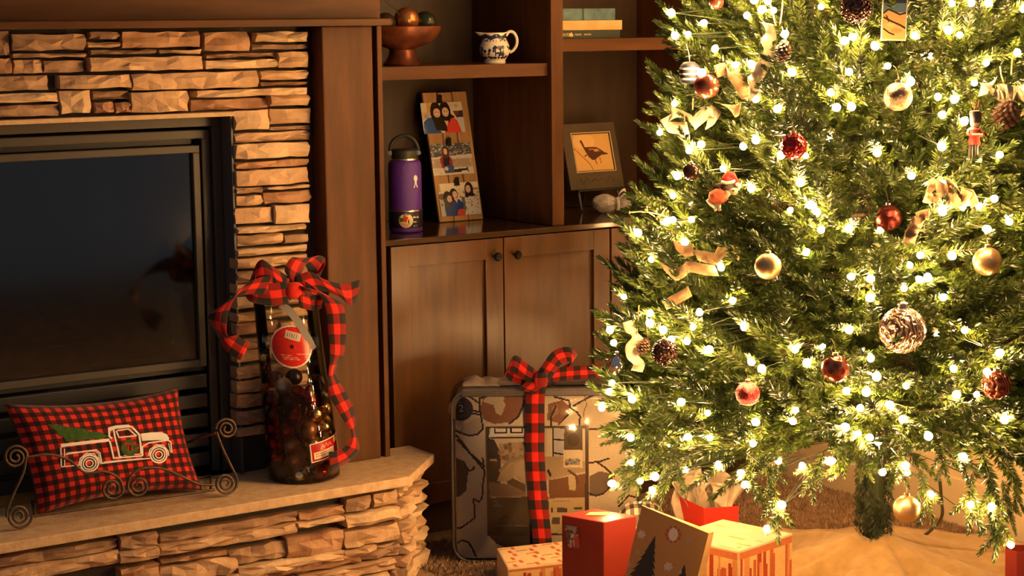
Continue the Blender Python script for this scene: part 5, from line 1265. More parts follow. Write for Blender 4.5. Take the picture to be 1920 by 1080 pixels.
pr.poly(Kc([(932, 902), (940, 880), (955, 863), (985, 856), (1058, 856), (1097, 866), (1097, 884), (1060, 892), (1030, 899), (985, 908), (965, 894), (955, 900), (950, 903)]), TAN); pr.poly(Kc([(962, 896), (966, 870), (984, 862), (984, 905), (974, 892)]), (0.52, 0.40, 0.27)); pr.line(Kc([(938, 882), (955, 864), (985, 855)]), 0.016, (0.30, 0.24, 0.19))
pr.poly(Kc([(950, 903), (962, 896), (985, 908), (985, 925), (955, 915)]), (0.12, 0.08, 0.055)); pr.poly(Kc([(916, 903), (955, 908), (985, 922), (985, 932), (918, 930)]), (0.28, 0.19, 0.12)); pr.poly(Kc([(1028, 900), (1097, 888), (1097, 933), (1030, 934)]), (0.24, 0.12, 0.065))
pr.poly(Kc([(1065, 892), (1081, 892), (1079, 920), (1067, 918)]), (0.60, 0.48, 0.28)); pr.line(Kc([(1066, 882), (1080, 892), (1083, 906)]), 0.012, (0.16, 0.09, 0.06)); pr.line(Kc([(1028, 882), (1032, 891)]), 0.012, INK)
pr.poly(Kc([(914, 934), (1028, 930), (1028, 1004), (914, 1004)]), (0.075, 0.055, 0.04)); pr.line(Kc([(917, 930), (945, 932), (985, 928)]), 0.006, (0.40, 0.28, 0.17))
for q in ([(925, 940), (930, 938), (933, 944)], [(926, 948), (940, 948)]): pr.line(Kc(q), 0.008, (0.16, 0.13, 0.11))
pr.line(Kc([(938, 974), (948, 968), (958, 972), (964, 984)]), 0.008, (0.04, 0.03, 0.026)); pr.line(Kc([(932, 986), (990, 986)]), 0.004, (0.16, 0.13, 0.10))
pr.poly(Kc([(1028, 934), (1097, 933), (1097, 1002), (1032, 1000)]), (0.66, 0.50, 0.28))
for q in ((1044, 952, 1063, 961), (1076, 951, 1091, 955), (1033, 951, 1037, 961), (1035, 970, 1050, 983), (1056, 972, 1070, 982), (1076, 968, 1090, 980)): pr.poly(Kc([(q[0], q[1]), (q[2], q[1]), (q[2], q[3]), (q[0], q[3])]), (0.11, 0.08, 0.06))
for k in range(7): pr.poly(Kc([(1036+5*k, 938), (1039+5*k, 938), (1039+5*k, 941), (1036+5*k, 941)]), (0.42, 0.32, 0.2))
pr.poly(Kc([(1058, 798), (1092, 799), (1092, 844), (1058, 844)]), (0.10, 0.07, 0.028)); pr.ell(*guv(1075, 825, KR), 0.06, 0.06, (0.065, 0.05, 0.022)); pr.poly(Kc([(1056, 843), (1092, 844), (1092, 877), (1056, 876)]), (0.74, 0.62, 0.42))
pr.poly(Kc([(1060, 860), (1087, 860), (1087, 871), (1060, 872)]), (0.45, 0.34, 0.24))
for k in range(22): pr.ell(*guv(1061+25*RNG.random(), 861+10*RNG.random(), KR), 0.014, 0.012, tuple([0.1+0.3*RNG.random()]*3))
pr.poly(Kc([(1097, 800), (1104, 800), (1104, 1004), (1098, 1004)]), (0.10, 0.065, 0.045)); pr.grain(0.15)
pr.obj('insert_card', M['gloss_print'], bag, lambda u, v: (KR[0]+u*(KR[1]-KR[0]), 0.0005-0.003*math.sin(PI*u)*math.sin(PI*v), KR[2]+v*(KR[3]-KR[2])))
bu, bz = gp(864, 767); M['badge'] = mat('dark_brown_card', (0.055, 0.036, 0.024), 0.7, spec=0.1)
MB().lathe([(0.0, 0.0), (0.0315, 0.0), (0.0315, 0.001), (0.0, 0.001)], 36, Matrix.Translation((bu, 0.0022, bz)) @ Matrix.Rotation(PI/2, 4, 'X')).obj('badge', M['badge'], bag)
M['cream_ink'] = mat('cream_ink', (0.72, 0.58, 0.36), 0.5)
text_mesh('numeral', '2', 0.026, M['cream_ink'], bag, (bu+0.001, 0.0010, bz+0.001), (PI/2, 0, 0), 0.0002)
b = MB()
for z, w in ((0.016, 0.013), (-0.0185, 0.017), (-0.0225, 0.010)): b.box(bu-w/2, bu+w/2, 0.0009, 0.0013, bz+z, bz+z+0.0016)
b.obj('small_print', mat('dim_ink', (0.16, 0.12, 0.09), 0.6), bag)
M['vinyl'] = pane_mat('clear_vinyl', (1.0, 0.985, 0.95), 0.6, 0.10, 0.96)
soft_slab(MB(), 0.0, GW, 0.0015, GH, -0.004, GT, 0.045, 0.028).obj('vinyl_cover', M['vinyl'], bag, smooth=0.6)
M['piping'] = mat('dark_grey_piping', (0.045, 0.04, 0.038), 0.4)
b = MB(); b.tube([(x, 0.004, z) for x, z in rrect(0.006, GW-0.006, 0.006, GH-0.006, 0.045, 8)], 0.0042, 8, closed=True); b.obj('piping', M['piping'], bag, smooth=1.5)
b = MB(); b.tube([(x, GT-0.012, z) for x, z in rrect(0.006, GW-0.006, 0.006, GH-0.006, 0.045, 8)], 0.0042, 8, closed=True); b.obj('piping', M['piping'], bag, smooth=1.5)
M['zip'] = mat('grey_zip_band', (0.075, 0.062, 0.055), 0.4, bump=0.4, bscale=120)
b = MB(); soft_slab(b, 0.03, GW-0.03, GH-0.022, GH+0.001, 0.0, 0.03, 0.008, 0.006); b.obj('zip_band', M['zip'], bag, smooth=0.6)
# crumpled spare vinyl folded on the top
M['spare'] = mat('crumpled_clear_vinyl', (0.26, 0.20, 0.15), 0.22, spec=0.7)
def flap(x0, x1, y0, y1, h, seed):
    r = np.random.default_rng(seed); ph = r.random(4)*6
    return lambda u, v: (x0+u*(x1-x0)+0.004*math.sin(9*v+ph[0]), y0+v*(y1-y0), GH+0.0025+h*math.sin(PI*v)**0.7*(0.7+0.2*math.sin(7*u+ph[1]+2*v)+0.12*math.sin(15*u+5*v+ph[2]))*math.sin(PI*u)**0.4)
for args in ((0.035, 0.13, 0.02, 0.12, 0.024, 1), (0.11, 0.26, 0.03, 0.14, 0.018, 2), (0.27, 0.40, 0.03, 0.14, 0.014, 3), (0.36, 0.49, 0.02, 0.13, 0.016, 4)):
    b = MB(); b.grid(flap(*args), 26, 10); solid(b.obj('vinyl_fold', M['spare'], bag, smooth=0.6), 0.0006)
# check ribbon and bow round the bag (one tied band)
bb = thing('check_ribbon_bow', 'red and black check ribbon with a bow tied around the bedding bag', 'bow', tuple(gO+gu*0.25+np.array([0, 0, GH])))
def gstrand(name, pts, wid, u0=0.0):
    q = []
    for px, py, off, wx, wy, wo in pts:
        c = atp(px, py, gO, gn, off); w = atp(px+wx, py+wy, gO, gn, off+wo)-c; q.append((c, unit(w)))
    b = MB(); ribbon(b, q, wid, 7, u0); return solid(b.obj(name, M['check'], bb, world=True, smooth=3.1), 0.0008)
WG = 0.050
gstrand('band', [(1010, 716, -0.03, 20, 0, 0), (1005, 731, 0.006, 20, 0, 0), (1003, 760, 0.0075, 20, 0, 0), (1003, 810, 0.0075, 20, 0, 0), (1003, 850, 0.0075, 20, 0, 0), (1006, 900, 0.0075, 20, 0, 0), (1010, 950, 0.0075, 20, 0, 0), (1014, 985, 0.0075, 20, 0, 0), (1017, 1018, 0.009, 20, 0, 0), (1020, 1056, 0.006, 20, 0, 0)], WG)
gstrand('loop', [(1012, 712, 0.010, 2, 20, 0), (990, 700, 0.02, -6, 26, 0.0), (965, 682, 0.02, -8, 30, 0.004), (953, 688, 0.012, -10, 24, 0.012), (960, 699, 0.004, -6, 18, 0.01), (985, 708, 0.004, -2, 16, 0.0), (1010, 712, 0.008, 2, 16, 0.0)], WG*0.85)
gstrand('loop', [(1018, 708, 0.014, 14, 14, 0), (1030, 690, 0.02, 22, 8, 0.0), (1046, 670, 0.02, 14, 20, 0.004), (1068, 665, 0.014, 4, 24, 0.010), (1074, 677, 0.006, -12, 18, 0.012), (1056, 693, 0.004, -12, 14, 0.0), (1024, 710, 0.008, -6, 16, 0.0)], WG*0.8, 0.4)
gstrand('tail', [(1016, 708, 0.012, 4, 18, 0), (1050, 702, 0.014, 0, 20, 0), (1085, 699, 0.012, 0, 20, 0.004), (1105, 698, 0.012, 3, 18, 0.0), (1128, 694, 0.014, 8, 16, 0)], WG*0.7, 0.2)
gstrand('tail', [(1012, 712, 0.016, 14, 14, 0), (1000, 722, 0.018, 18, 10, 0), (986, 734, 0.018, 20, 6, 0)], WG*0.8, 0.6)
b = MB(); cc = atp(1014, 711, gO, gn, 0.02); b.grid(lambda u, v: tuple(cc+gu*(0.016*math.cos(2*PI*u)*(0.9+0.2*math.cos(PI*(v-0.5))))+np.array([0, 0, (v-0.5)*0.036])+gn*(0.013*math.sin(2*PI*u))), 16, 6, uvfn=lambda u, v: (v*0.8, u+0.33)); b.obj('knot', M['check'], bb, world=True, smooth=3.1)

# ------------------------------------------------------------------ wrapped boxes
M['red_paper'] = mat('matte_red_wrap', (0.20, 0.018, 0.010), 0.45, bump=0.15, bscale=200, spec=0.4)
def quad_prism(mb, P, z0, z1):
    n = len(P); return mb.add([(q[0], q[1], z0) for q in P]+[(q[0], q[1], z1) for q in P], [tuple(reversed(range(n))), tuple(range(n, 2*n))]+[(i, (i+1) % n, n+(i+1) % n, n+i) for i in range(n)])
RZ = 0.25
L_, F_, R_ = at(1053, 965.5, 2, RZ), at(1132, 979.5, 2, RZ), at(1193, 967, 2, RZ); B_ = L_+R_-F_
redbox = thing('red_gift_box', 'tall red wrapped gift box with a shiny holographic sticker on its shaded face', 'gift box', (F_[0], F_[1], 0))
b = MB(); quad_prism(b, [L_[:2], F_[:2], R_[:2], B_[:2]], 0.001, RZ); b.obj('box', M['red_paper'], redbox, world=True, bevel=0.0025)
# sticker on the left face
fx = unit(F_-L_); W_ = float(np.linalg.norm(F_-L_)); fnr = unit(np.cross(fx, [0, 0, 1])); 
def lf(px, py): P = atp(px, py, L_, fnr)-L_; return float(np.dot(P, fx)), float(P[2])
s0, s1 = lf(1060, 984), lf(1088, 1030); pr = Print(abs(s1[0]-s0[0]), abs(s0[1]-s1[1]), 40, 56, (0.14, 0.016, 0.012))
for k in range(170):
    x, y = RNG.random(2); w = x*0.9
    if abs(x-0.5-0.25*(y-0.5)) < 0.42:
        pr.ell(x, y, 0.045, 0.04, [(0.30, 0.28, 0.26), (0.04, 0.10, 0.04), (0.40, 0.36, 0.34), (0.10, 0.07, 0.06), (0.45, 0.05, 0.04)][int(RNG.random()*5)] if y > 0.12 else (0.26, 0.24, 0.22))
pr.rect(0.1, 0.0, 0.75, 0.20, (0.24, 0.23, 0.22)); pr.ell(0.45, 0.45, 0.14, 0.10, (0.50, 0.40, 0.34)); pr.poly([(0.5, 0.5), (0.9, 0.45), (1.0, 0.9), (0.65, 0.95)], (0.40, 0.05, 0.04)); pr.rect(0.3, 0.62, 0.42, 0.98, (0.42, 0.34, 0.32)); pr.rect(0.52, 0.6, 0.62, 0.92, (0.40, 0.30, 0.28)); pr.poly([(0.1, 0.3), (0.4, 0.4), (0.35, 0.65), (0.12, 0.6)], (0.04, 0.10, 0.045)); pr.grain(0.5)
pr.obj('sticker', M['gloss_print'], redbox, lambda u, v: tuple(L_+fx*(s0[0]+u*(s1[0]-s0[0]))+np.array([0, 0, s1[1]+v*(s0[1]-s1[1])])+fnr*0.0008-np.array(redbox.location)))
b = MB(); c_ = (L_+R_)/2+np.array([0.0, 0.012, 0.0015])
b.add([c_+np.array(q) for q in ((-0.028, 0.004, 0), (0.012, -0.026, 0), (0.030, -0.006, 0.0), (-0.005, 0.020, 0.001), (-0.010, 0.006, 0.004))], [(0, 1, 4), (1, 2, 4), (2, 3, 4), (3, 0, 4)])
b.obj('clear_tape', mat('shiny_tape', (0.62, 0.36, 0.18), 0.12, spec=0.8), redbox, world=True)

WZ = 0.20
B_, R_, F_ = at(1355, 973, 2, WZ), at(1486, 1000, 2, WZ), at(1385, 1034, 2, WZ); L_ = B_+F_-R_
wrapb = thing('wrapped_gift_box', 'cream gift box with a faded red stripe and block pattern behind the kraft bag', 'gift box', (F_[0], F_[1], 0))
b = MB(); quad_prism(b, [L_[:2], F_[:2], R_[:2], B_[:2]], 0.001, WZ)
M['cream_wrap'] = mat('cream_wrap_paper', (0.50, 0.35, 0.19), 0.5, color2=(0.58, 0.43, 0.26), nscale=14, spec=0.4)
b.obj('box', M['cream_wrap'], wrapb, world=True, bevel=0.003)
def wrap_face(A, B2, z0, z1, parent, seed, name='wrap_print'):
    A, B2 = np.array(A), np.array(B2); x = unit(B2-A); w = float(np.linalg.norm(B2-A)); n = unit(np.cross(x, [0, 0, 1]))
    p = Print(w, z1-z0, 70, 70, (0.58, 0.36, 0.15)); r = np.random.default_rng(seed)
    for k in range(15):
        x0 = r.random(); ww = 0.03+0.06*r.random(); y0 = r.random()*0.4-0.1; c = [(0.30, 0.040, 0.016), (0.38, 0.085, 0.03), (0.48, 0.20, 0.07)][k % 3]; p.rect(x0, y0, x0+ww, y0+0.35+0.6*r.random(), c)
    p.rect(0, 0, 1, 0.08, (0.42, 0.13, 0.045)); p.grain(0.2)
    p.obj(name, M['print'], parent, lambda u, v: tuple(A+x*(0.003+u*(w-0.006))+np.array([0, 0, z0-A[2]+v*(z1-z0)])+n*0.0007-np.array(parent.location)))
wrap_face(F_, R_, 0.004, WZ-0.005, wrapb, 8); wrap_face(L_, F_, 0.004, WZ-0.005, wrapb, 9)
p = Print(0.2, 0.2, 60, 60, (0.54, 0.40, 0.24)); r = np.random.default_rng(12)
for k in range(22): x0, y0 = r.random(2); p.rect(x0, y0, x0+0.06+0.18*r.random(), y0+0.03+0.04*r.random(), [(0.46, 0.27, 0.12), (0.62, 0.50, 0.34), (0.43, 0.24, 0.10)][k % 3])
p.obj('top_print', M['print'], wrapb, lambda u, v: tuple(L_+(F_-L_)*(0.02+0.96*u)+(B_-L_)*(0.02+0.96*v)+np.array([0, 0, 0.0007])-np.array(wrapb.location)))

FZ = 0.075
A_, C_, D_ = at(931, 1028, 2, FZ), at(1062, 1014, 2, FZ), at(952, 1066, 2, FZ); E_ = C_+D_-A_
flat = thing('flat_gift_box', 'low cream gift box with red brick block pattern lying in front of the bedding bag', 'gift box', (D_[0], D_[1], 0))
b = MB(); quad_prism(b, [A_[:2], D_[:2], E_[:2], C_[:2]], 0.001, FZ); b.obj('box', M['cream_wrap'], flat, world=True, bevel=0.003)
p = Print(0.2, 0.17, 90, 70, (0.66, 0.48, 0.27)); RD = (0.46, 0.095, 0.035)
for row in range(6):
    for k in range(7):
        x = k*0.16+(row % 2)*0.08+0.02*math.sin(3*k+row); y = row*0.17+0.02
        if (k+row) % 2: p.poly([(x, y), (x+0.055, y), (x+0.075, y+0.13), (x+0.02, y+0.13)], RD)
        elif (k*3+row) % 4 == 0: p.poly([(x, y+0.04), (x+0.16, y+0.02), (x+0.16, y+0.06), (x, y+0.08)], (0.50, 0.15, 0.06))
p.grain(0.25)
p.obj('top_print', M['print'], flat, lambda u, v: tuple(A_+(C_-A_)*(0.02+0.96*u)+(D_-A_)*(0.98-0.96*v)+np.array([0, 0, 0.0007])-np.array(flat.location)))
wrap_face(D_, E_, 0.004, FZ-0.004, flat, 21)

# ------------------------------------------------------------------ kraft gift bag tilted against the boxes
M['kraft'] = mat('kraft_paper', (0.40, 0.235, 0.095), 0.75, color2=(0.44, 0.27, 0.12), nscale=50, spec=0.2)
kc = at(1258, 1035, 1, 3.13)                                   # about the middle of the face
kd = unit([kc[0], kc[1], 0]); kyaw = math.atan2(-kd[0], kd[1])-0.45
kraft = thing('kraft_gift_bag', 'brown kraft gift bag printed with fir trees and snowflakes, tilted against the boxes', 'gift bag', tuple(kc))
km = Matrix.Translation(Vector(kc)) @ Matrix.Rotation(kyaw, 4, 'Z') @ Matrix.Rotation(math.radians(14.5), 4, 'Y')
kraft.matrix_world = km
KW, KD_, KT, KB = 0.172, 0.062, None, None
kfn = -np.array(km.col[1][:3]); kinv = np.array(km.inverted())
kl = lambda px, py: (lambda q: (q[0], q[2]))((kinv @ np.append(atp(px, py, kc, kfn), 1))[:3])
tl, trr = kl(1202, 957), kl(1331, 991)
X0, X1, ZT = tl[0], trr[0], (tl[1]+trr[1])/2
# the lowest corner meets the carpet
zr = np.array(km.col[2][:3]); xr = np.array(km.col[0][:3])
ZB = min(-(kc[2]+X*xr[2]-0.004)/zr[2] for X in (X0, X1)); ZB = max(-(kc[2]+X1*xr[2]-0.002)/zr[2], ZB)
b = MB()
t = 0.0009
b.add([(X0, 0, ZB), (X1, 0, ZB), (X1, KD_, ZB), (X0, KD_, ZB), (X0, 0, ZT), (X1, 0, ZT), (X1, 0.030, ZT-0.004), (X0, 0.0025, ZT)], [(3, 2, 1, 0), (4, 5, 6, 7), (0, 1, 5, 4), (1, 2, 6, 5), (2, 3, 7, 6), (3, 0, 4, 7)]); b.obj('paper', M['kraft'], kraft)
p = Print(X1-X0, ZT-ZB, 130, 200, (0.40, 0.235, 0.095))
kq = lambda pts: [((kl(x, y)[0]-X0)/(X1-X0), (ZT-kl(x, y)[1])/(ZT-ZB)) for x, y in pts]
NAVY = (0.018, 0.028, 0.040)
def fir(apex, base, w, n=8):
    a, c = np.array(apex, float), np.array(base, float); ax = c-a; nn = np.array([-ax[1], ax[0]])/np.linalg.norm(ax); pts = []
    for k in range(1, n+1): pts += [a+ax*k/n+nn*w*k/n, a+ax*(k-0.25)/n+nn*w*(k-0.25)/n*0.72]
    rr = []
    for k in range(1, n+1): rr += [a+ax*k/n-nn*w*k/n, a+ax*(k-0.25)/n-nn*w*(k-0.25)/n*0.72]
    p.poly(kq([tuple(a)]+[tuple(q) for q in pts]+[tuple(q) for q in reversed(rr)]), NAVY)
fir((1229, 1004), (1196, 1110), 34, 9); fir((1284, 1058), (1268, 1150), 30, 7)
def flake(px, py, r, c=(0.58, 0.52, 0.50)):
    for k in range(3):
        a = PI*k/3+0.3; p.line(kq([(px-r*math.cos(a), py-r*math.sin(a)), (px+r*math.cos(a), py+r*math.sin(a))]), 0.010, c)
    for k in range(6): a = PI*k/3+0.3+PI/6; p.ell(*kq([(px+0.7*r*math.cos(a), py+0.7*r*math.sin(a))])[0], 0.012, 0.008, c)
flake(1203, 1002, 7); flake(1253, 1062, 8); flake(1291, 1013, 6, (0.38, 0.27, 0.18)); flake(1178, 1058, 5, (0.40, 0.31, 0.24)); flake(1195, 1035, 4, (0.38, 0.29, 0.2)); flake(1240, 1095, 8); flake(1282, 1100, 7)
for k in range(10): a = 2*PI*k/10; p.ell(*kq([(1262.5+13*math.cos(a), 1002+13*math.sin(a))])[0], 0.022, 0.016, (0.36, 0.10, 0.06))
q = kq([(1262.5, 1002)])[0]; p.ell(q[0], q[1], 0.066, 0.052, (0.66, 0.62, 0.60)); p.ell(*kq([(1276, 1073)])[0], 0.016, 0.012, (0.7, 0.68, 0.66)); p.ell(*kq([(1276, 1073)])[0], 0.006, 0.005, NAVY)
p.grain(0.12)
p.obj('printed_face', M['print'], kraft, lambda u, v: (X0+u*(X1-X0), -0.0006, ZB+v*(ZT-ZB)))

# ------------------------------------------------------------------ red gift bag with tissue under the branches
M['red_bag'] = mat('bright_red_bag_paper', (0.62, 0.030, 0.016), 0.4, bump=0.15, bscale=120, spec=0.4)
TZ = 0.205
L_, F_, R_ = at(1265, 927, 2, TZ), at(1320, 953, 2, TZ), at(1385, 949, 2, TZ); B_ = L_+R_-F_
def open_bag(t, P, z1, m_, shrink=0.93):
    c = sum(P)/len(P); b = MB(); n = len(P); vs = []
    for z, s, k in ((0.001, shrink, 1.0), (z1, 1.0, 1.0), (z1, 1.0, 0.975), (0.003, shrink, 0.975)):
        vs += [tuple(np.append((c+(p-c)*s*k)[:2], z)) for p in P]
    fs = [tuple(reversed(range(n)))]
    for j in range(3): fs += [(j*n+i, j*n+(i+1) % n, (j+1)*n+(i+1) % n, (j+1)*n+i) for i in range(n)]
    fs.append(tuple(range(3*n, 4*n))); b.add(vs, fs); return b.obj('paper', m_, t, world=True)
tissue_bag = thing('red_gift_bag', 'bright red gift bag filled with tissue paper standing under the tree', 'gift bag', tuple(((L_+R_)/2)*np.array([1, 1, 0])))
open_bag(tissue_bag, [L_, F_, R_, B_], TZ, M['red_bag'])
M['tissue'] = mat('cream_tissue_paper', (0.52, 0.42, 0.29), 0.6, color2=(0.40, 0.31, 0.21), nscale=30, bump=0.5, bscale=60)
cb = (L_+R_)/2
def sheet(cx, cy, h, w, yaw, seed):
    r = np.random.default_rng(seed); ph = r.random(5)*6
    def f(u, v):
        s = (u-0.5)*w*(0.55+0.75*v); z = TZ-0.06+v*h*(1-0.35*(2*u-1)**2*(0.6+0.4*math.sin(7*u+ph[0]))); d = 0.022*math.sin(6*u+ph[1]+3*v)+0.012*math.sin(17*u+ph[2]+5*v)+0.02*v*v*math.sin(3*u+ph[3])
        return (cx+s*math.cos(yaw)-d*math.sin(yaw), cy+s*math.sin(yaw)+d*math.cos(yaw), z+0.006*math.sin(14*u+ph[4]))
    return f
for k, (du, dv, h, w, yw) in enumerate(((0.0, -0.03, 0.105, 0.10, -0.5), (0.025, 0.0, 0.125, 0.10, 0.2), (-0.02, 0.03, 0.13, 0.10, -0.9), (0.0, 0.045, 0.12, 0.09, 0.5), (0.01, -0.01, 0.10, 0.08, 1.3), (-0.01, 0.01, 0.115, 0.09, 2.2))):
    b = MB(); b.grid(sheet(cb[0]+du, cb[1]+dv, h, w, yw-YAW, 50+k), 26, 16); solid(b.obj('tissue_sheet', M['tissue'], tissue_bag, world=True, smooth=0.5), 0.0005)

# checked soft gift just showing behind the boxes
q = at(1204, 950, 2, 0.19); chk = thing('checked_gift', 'small black and white checked gift showing behind the red box', 'gift', (q[0]+0.02, q[1]+0.03, 0))
M['bw_check'] = check_mat('black_white_check', (0.66, 0.54, 0.38), (0.22, 0.15, 0.10), (0.03, 0.022, 0.02), 6, 5, 0.7)
b = MB(); hw = 0.062
b.grid(lambda u, v: tuple(np.array([right[0], right[1], 0])*(hw*(2*u-1))+np.array([-cdir[0], -cdir[1], 0])*0.035*(-math.cos(PI*v)) + np.array([0, 0, 0.002+(0.150+0.042*(1-(2*u-1)**4))*math.sin(PI*min(max(v, 0.0), 1.0))**0.28])), 24, 18)
for s in (-1, 1):
    n0 = len(b.v)
b.obj('wrap', M['bw_check'], chk, smooth=1.0)

# red gift bag and pale parcel at the frame's edge
q = at(1907, 1062, 2, 0.10); P0 = np.array([q[0], q[1], 0])
edge_bag = thing('red_paper_bag', 'dark red paper gift bag at the edge of the burlap tree skirt', 'gift bag', tuple(P0+np.array([0.06, -0.02, 0])))
e1 = unit([right[0], right[1], 0]); e2 = unit([-cdir[0], -cdir[1], 0])
a_ = at(1884, 1066, 2, 0.075)*np.array([1, 1, 0]); 
M['dark_red'] = mat('dark_red_bag_paper', (0.28, 0.026, 0.018), 0.5, bump=0.15, bscale=150)
open_bag(edge_bag, [a_, a_+e1*0.018-e2*0.030, a_+e1*0.150-e2*0.030, a_+e1*0.165+e2*0.03, a_+e1*0.01+e2*0.03], 0.125, M['dark_red'], 0.97)
a2_ = at(1893, 1078, 2, 0.07)*np.array([1, 1, 0])-e2*0.05
parcel = MB(); quad_prism(parcel, [a2_, a2_-e2*0.07+e1*0.01, a2_-e2*0.07+e1*0.16, a2_+e1*0.15], 0.001, 0.068)
parcel.v = [(x, y, z+(0.012 if z > 0.01 and i in (6, 7) else 0)) for i, (x, y, z) in enumerate(parcel.v)]
tag(parcel.obj('parcel', mat('pale_parcel_paper', (0.66, 0.55, 0.40), 0.6, bump=0.2, bscale=60), bevel=0.004), 'pale paper parcel lying before the dark red paper bag', 'gift')

# ------------------------------------------------------------------ burlap tree skirt and light cord
M['burlap'] = mat('golden_burlap', (0.36, 0.215, 0.075), 0.85, color2=(0.44, 0.275, 0.105), nscale=30, bump=0.5, bscale=500, spec=0.15, sheen=0.2)
def skirt(u, v):
    a = 2*PI*u; f = v
    R = 0.035+(0.53+0.03*math.sin(5*a)+0.02*math.sin(9*a+1))*f
    x, y = TX+R*math.cos(a), TY+R*math.sin(a)
    if x > WX-0.02: x = WX-0.02
    fold = (0.017*math.sin(5*a+2.2*f)+0.013*math.sin(11*a-1.5+1.2*f)+0.005*math.sin(23*a+3*f))*math.sin(PI*min(1, f*1.05+0.03))*min(1, f*3.5)
    z = 0.150*(1-f)**1.9*(1+0.04*math.sin(3*a)) + max(fold, -0.5*(0.15*(1-f)**1.9+0.01*f))*(1-0.4*f)+0.012*f + 0.006+0.004*math.sin(16*a)**2*f
    return (x, y, z)
b = MB(); b.grid(skirt, 110, 30)
tag(solid(b.obj('tree_skirt', M['burlap'], smooth=3.1), 0.002, 1.0), 'golden burlap tree skirt draped over the stand around the trunk', 'tree skirt')
c0 = at(1762, 900, 2, 0.33); pts = [c0]+[at(x, y, 2, z) for x, y, z in ((1765, 935, 0.25), (1767, 962, 0.18), (1760, 980, 0.13), (1749, 991, 0.085), (1735, 1003, 0.045), (1726, 1008, 0.02), (1712, 1017, 0.006), (1696, 1020, 0.006))]
b = MB(); b.tube(smooth_path(pts, 7), 0.0042, 8)
tag(b.obj('power_cord', M['wire'], smooth=1.2), 'dark green power cord hanging from the tree down to the carpet', 'cord')

# ================================================================== ORNAMENTS ON THE TREE
M['goldwire'] = mat('gold_hook_wire', (0.60, 0.42, 0.18), 0.3, 1.0)
M['silvercap'] = mat('silver_cap', (0.72, 0.68, 0.62), 0.25, 1.0)
def depth_at(px, py, r, back=0.0):
    t = surface(px, py, None, r*0.8)
    if t is None: t = surface(px, py, None, r*1.7)
    return (t if t is not None else T_AXIS-0.3)+back
def tmat(*a, **k): return mat(*a, **k)
def swirl_mat(name, c1, c2, scale, rough, metal, bump, kind='VORONOI'):
    m = mat(name, c1, rough, metal); nt = m.node_tree; b = nt.nodes['Principled BSDF']; tc = nt.nodes.new('ShaderNodeTexCoord')
    if kind == 'VORONOI':
        n = nt.nodes.new('ShaderNodeTexVoronoi'); n.inputs['Scale'].default_value = scale; out = n.outputs['Distance']
    else:
        n = nt.nodes.new('ShaderNodeTexWave'); n.inputs['Scale'].default_value = scale; n.inputs['Distortion'].default_value = 9; n.inputs['Detail'].default_value = 1.2; n.inputs['Detail Scale'].default_value = 1.6; out = n.outputs['Fac']
    nt.links.new(tc.outputs['Object'], n.inputs['Vector'])
    r = nt.nodes.new('ShaderNodeValToRGB'); r.color_ramp.elements[0].color = (*c1, 1); r.color_ramp.elements[1].color = (*c2, 1); r.color_ramp.elements[0].position = 0.25; r.color_ramp.elements[1].position = 0.7
    nt.links.new(out, r.inputs[0]); nt.links.new(r.outputs[0], b.inputs['Base Color'])
    bp = nt.nodes.new('ShaderNodeBump'); bp.inputs['Strength'].default_value = bump; bp.inputs['Distance'].default_value = 0.004
    nt.links.new(out, bp.inputs['Height']); nt.links.new(bp.outputs[0], b.inputs['Normal']); return m
OM = {
 'gold': mat('matte_gold_ball', (0.50, 0.33, 0.155), 0.36, 0.85, bump=0.1, bscale=600), 'gold_glitter': mat('glittered_gold_ball', (0.24, 0.16, 0.095), 0.30, 0.85, color2=(0.46, 0.34, 0.22), nscale=60, bump=0.9, bscale=330),
 'red_mercury': mat('mottled_red_ball', (0.16, 0.016, 0.012), 0.2, 0.7, color2=(0.40, 0.15, 0.09), nscale=26, bump=0.25, bscale=120), 'deep_red': mat('deep_red_ball', (0.085, 0.008, 0.007), 0.2, 0.7, color2=(0.16, 0.03, 0.02), nscale=90, bump=0.3, bscale=300),
 'red_crackle': swirl_mat('crackled_red_ball', (0.30, 0.010, 0.010), (0.42, 0.04, 0.035), 120, 0.14, 0.8, 1.0), 'red_facet': swirl_mat('quilted_red_ball', (0.20, 0.015, 0.011), (0.38, 0.13, 0.08), 70, 0.16, 0.8, 0.8),
 'red_glitter': mat('glitter_red_ball', (0.26, 0.010, 0.010), 0.3, 0.7, color2=(0.46, 0.07, 0.06), nscale=180, bump=1.0, bscale=420), 'red_swirl': swirl_mat('ribbed_red_ball', (0.20, 0.018, 0.012), (0.42, 0.15, 0.09), 26, 0.18, 0.7, 0.9, 'WAVE'),
 'textured': swirl_mat('raised_maze_pattern_glass', (0.16, 0.08, 0.055), (0.62, 0.42, 0.30), 38, 0.16, 0.7, 1.0, 'WAVE'), 'beads': swirl_mat('dark_beaded_ball', (0.035, 0.02, 0.016), (0.16, 0.07, 0.05), 150, 0.12, 0.6, 1.0), 'mirror': mat('mirror_silver_ball', (0.70, 0.68, 0.66), 0.06, 1.0), 'brown': mat('dark_brown_ball_glaze', (0.05, 0.022, 0.014), 0.15, 0.5)}
